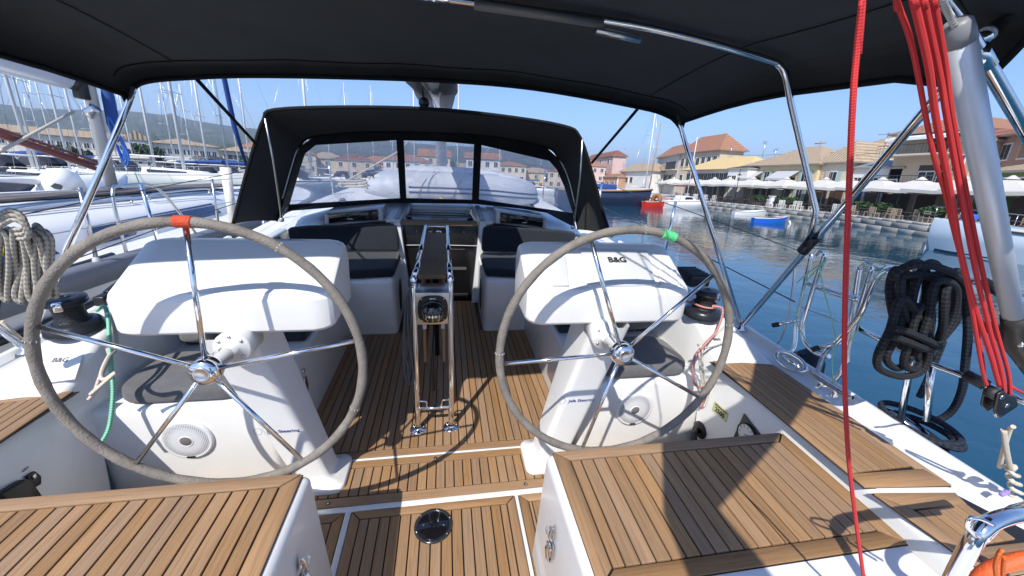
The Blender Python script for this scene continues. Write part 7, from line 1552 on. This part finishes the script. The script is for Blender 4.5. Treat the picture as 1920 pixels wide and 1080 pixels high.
TL = [((-60.325, 94.205, 2.527),5,2.8,'round green tree at the foot of the white gable'),((-73.553, 92.106, 2.238),4,2.2,'green tree by the barracks left of the neighbour mast'),((-71.764, 93.505, 2.391),3.5,2.0,'small tree by the barracks behind the vang'),((-47.867, 112.063, 3.131),4,3,'tree at the right end of the white building'),((-44.821, 127.19, 2.485),6,3,'dark tree beyond the left of the port window'),((-28.476, 157.299, 3.04),6,3.5,'tree between the houses in the port window'),((31.96, 161.74, 3.389),6,3,'tree between the houses in the starboard window'),((37.179, 134.84, 3.245),4.5,2.5,'tree at the right of the starboard window'),((70, 163.363, 6.317),9,4,'dark tree behind the lean-to by the pink house')]
for i, (p, h, r, lab) in enumerate(TL): tree(p, h, r, i+3, lab)
# black tent, lamp posts, poles, wires, antennas
p = Vector((-47.796, 93.334, 3.073)); t = root('tent', 'low black canopy tent on the far shore right of the barracks', 'tent', (p.x,p.y,.95), frame=ID)
part('canopy', MB().tube([(p.x-5,p.y-2,2.6),(p.x-2.5,p.y-1,3.7),(p.x,p.y,3.9),(p.x+3,p.y+1,3.2),(p.x+6,p.y+2,2.2)], [.2,.6,.7,.6,.2], 8), mat('soft_black', (.03,.03,.035)), t)
def post(label, p, h, r=.06, lean=(0,0), m=BLACK, cat='post', name='lamp_post', arms=()):
    t = root(name, label, cat, (p[0],p[1],.93), frame=ID); part('shaft', MB().tube([(p[0],p[1],.93),(p[0]+lean[0],p[1]+lean[1],.93+h)], [r,r*.6], 8), m, t)
    part('foot', MB().lathe([(r*2.4,0),(r*2.0,.15),(r*1.1,.3)], (p[0],p[1],.93), n=8), m, t)
    for (dx, dy, dz, ln) in arms: part('crossarm', MB().tube([(p[0]+lean[0]-dx,p[1]+lean[1]-dy,.93+h-dz),(p[0]+lean[0]+dx,p[1]+lean[1]+dy,.93+h-dz)], r*.5, 5), m, t)
post('thin dark post standing among the cafe tables, left of the lantern', (42.5, 51.672, 1.829), 4.9, .06)
post('tall wooden utility pole behind the long yellow house', (60, 56.489, 4.454), 10.2, .16, m=mat('spar_brown', (.3,.2,.12)), cat='utility pole', name='utility_pole', arms=((0,1.0,.3,0),(0,.7,.9,0)))
post('slim grey utility pole left of the tall balcony house', (66, 51.281, 4.823), 11.4, .09, m=STEEL, cat='utility pole', name='utility_pole', arms=((0,1.4,.2,0),))
pz = (41.6, 44.005, 1.644); t = root('kiosk_pillar', 'white service pillar on the quay edge between the chairs', 'pillar', (pz[0],pz[1],.93), frame=ID); part('body', MB().box((pz[0],pz[1],1.6), (.45,.45,1.35)), FRAMEW, t, bevel=.03); part('cap', MB().box((pz[0],pz[1],2.32), (.6,.6,.1)), FRAMEW, t)
for k in range(3): part('socket', MB().box((pz[0]-.235,pz[1],1.3+.35*k), (.02,.2,.2)), BL if k == 1 else GREYP, t)
for i, (a, b_) in enumerate((((60, 77.664, 10.378),(60, 58.015, 9.748)),((60, 58.015, 9.748),(56, 41.565, 9.096)),((60, 81.543, 8.992),(54, 39.365, 8.343)))):
    a, b_ = Vector(a), Vector(b_); solo('overhead_wire', MB().tube([a.lerp(b_, k/8)-Vector((0,0,.5*math.sin(math.pi*k/8))) for k in range(9)], .025, 4), BLACK, ('upper wire left of the utility pole','upper wire right of the utility pole','lower wire crossing in front of the tan roofs')[i], 'wire', tuple(a), 'overhead wires', frame=ID)
for i, (p, h) in enumerate((((60, 67.96, 9.473),2.6),((60, 65.107, 9.521),1.0),((60, 76.844, 10.334),1.6),((64, 137.175, 13.424),2.0))):
    t = root('tv_antenna', ('lattice antenna mast on the tan roof','small satellite dish on the tan roof ridge','antenna at the end of the orange roof','white antenna cluster right of the pink house')[i], 'antenna', p, frame=ID); p = Vector(p)
    part('rod', MB().tube([p-Vector((0,0,1)), p+Vector((0,0,h))], .05, 5), STEEL, t)
    for k in range(4): part('element', MB().tube([p+Vector((0,-.6,h-.15*k)), p+Vector((0,.6,h-.15*k))], .025, 4), STEEL, t)
# parked cars on the port shore
def car(p, rz, m, lab):
    t = root('parked_car', lab, 'car', (p[0],p[1],.95), 'cars parked on the far shore', frame=ID, rz=rz)
    BASE[t.name] = Vector()
    b = MB(); b.prism([(-2.1,-.8,.35),(2.1,-.8,.35),(2.15,-.8,.75),(1.3,-.8,.95),(.7,-.8,1.42),(-1.2,-.8,1.45),(-2.0,-.8,1.0),(-2.15,-.8,.7)], (0,1.6,0)); part('body', b, m, t, bevel=.06)
    for sy in (-.815,.805): w_ = MB(); w_.prism([(1.05,sy,.98),(.62,sy,1.36),(-1.1,sy,1.38),(-1.6,sy,1.0)], (0,.01,0)); part('side_window', w_, DARKWIN, t)
    for x in (-1.35,1.35):
        for sy in (-.72,.72): part('wheel', MB().lathe([(0,-.1),(.33,-.1),(.33,.1),(0,.1)], (x,sy,.33), axis='y', n=14), RUBBER, t)
CP = [(WHITEP,'white'),(RED,'red'),(STEEL,'silver'),(NAVY,'dark blue'),(mat('car_beige',(.5,.45,.38),.3),'beige'),(WHITEP,'white')]
for i, p in enumerate(((-59.655, 77.587, 2.026),(-58.433, 78.51, 2.122),(-56.906, 79.623, 2.154),(-54.531, 78.847, 2.258),(-49.799, 81.914, 2.425),(-45.865, 84.177, 2.605))):
    m_, nm = CP[i]; car(p, math.atan2(-p[0], p[1])+(0 if i % 2 else .2), m_, '%s parked car on the far shore, %s in the row below the barracks' % (nm, ('first','second','third','fourth','fifth','sixth')[i]))
# haze
HZ = bpy.data.materials.new('haze'); HZ.use_nodes = True; nt = HZ.node_tree; nt.nodes.remove(nt.nodes['Principled BSDF']); pv_ = nt.nodes.new('ShaderNodeVolumePrincipled')
pv_.inputs['Color'].default_value = (.72,.82,1,1); pv_.inputs['Density'].default_value = .00034; pv_.inputs['Anisotropy'].default_value = .2
nt.links.new(pv_.outputs[0], [n for n in nt.nodes if n.type == 'OUTPUT_MATERIAL'][0].inputs['Volume'])
solo('haze', MB().bb((-6100,-6100,-3.2),(6100,6100,330)), HZ, None, None, kind='stuff', frame=ID)
bpy.context.view_layer.update()
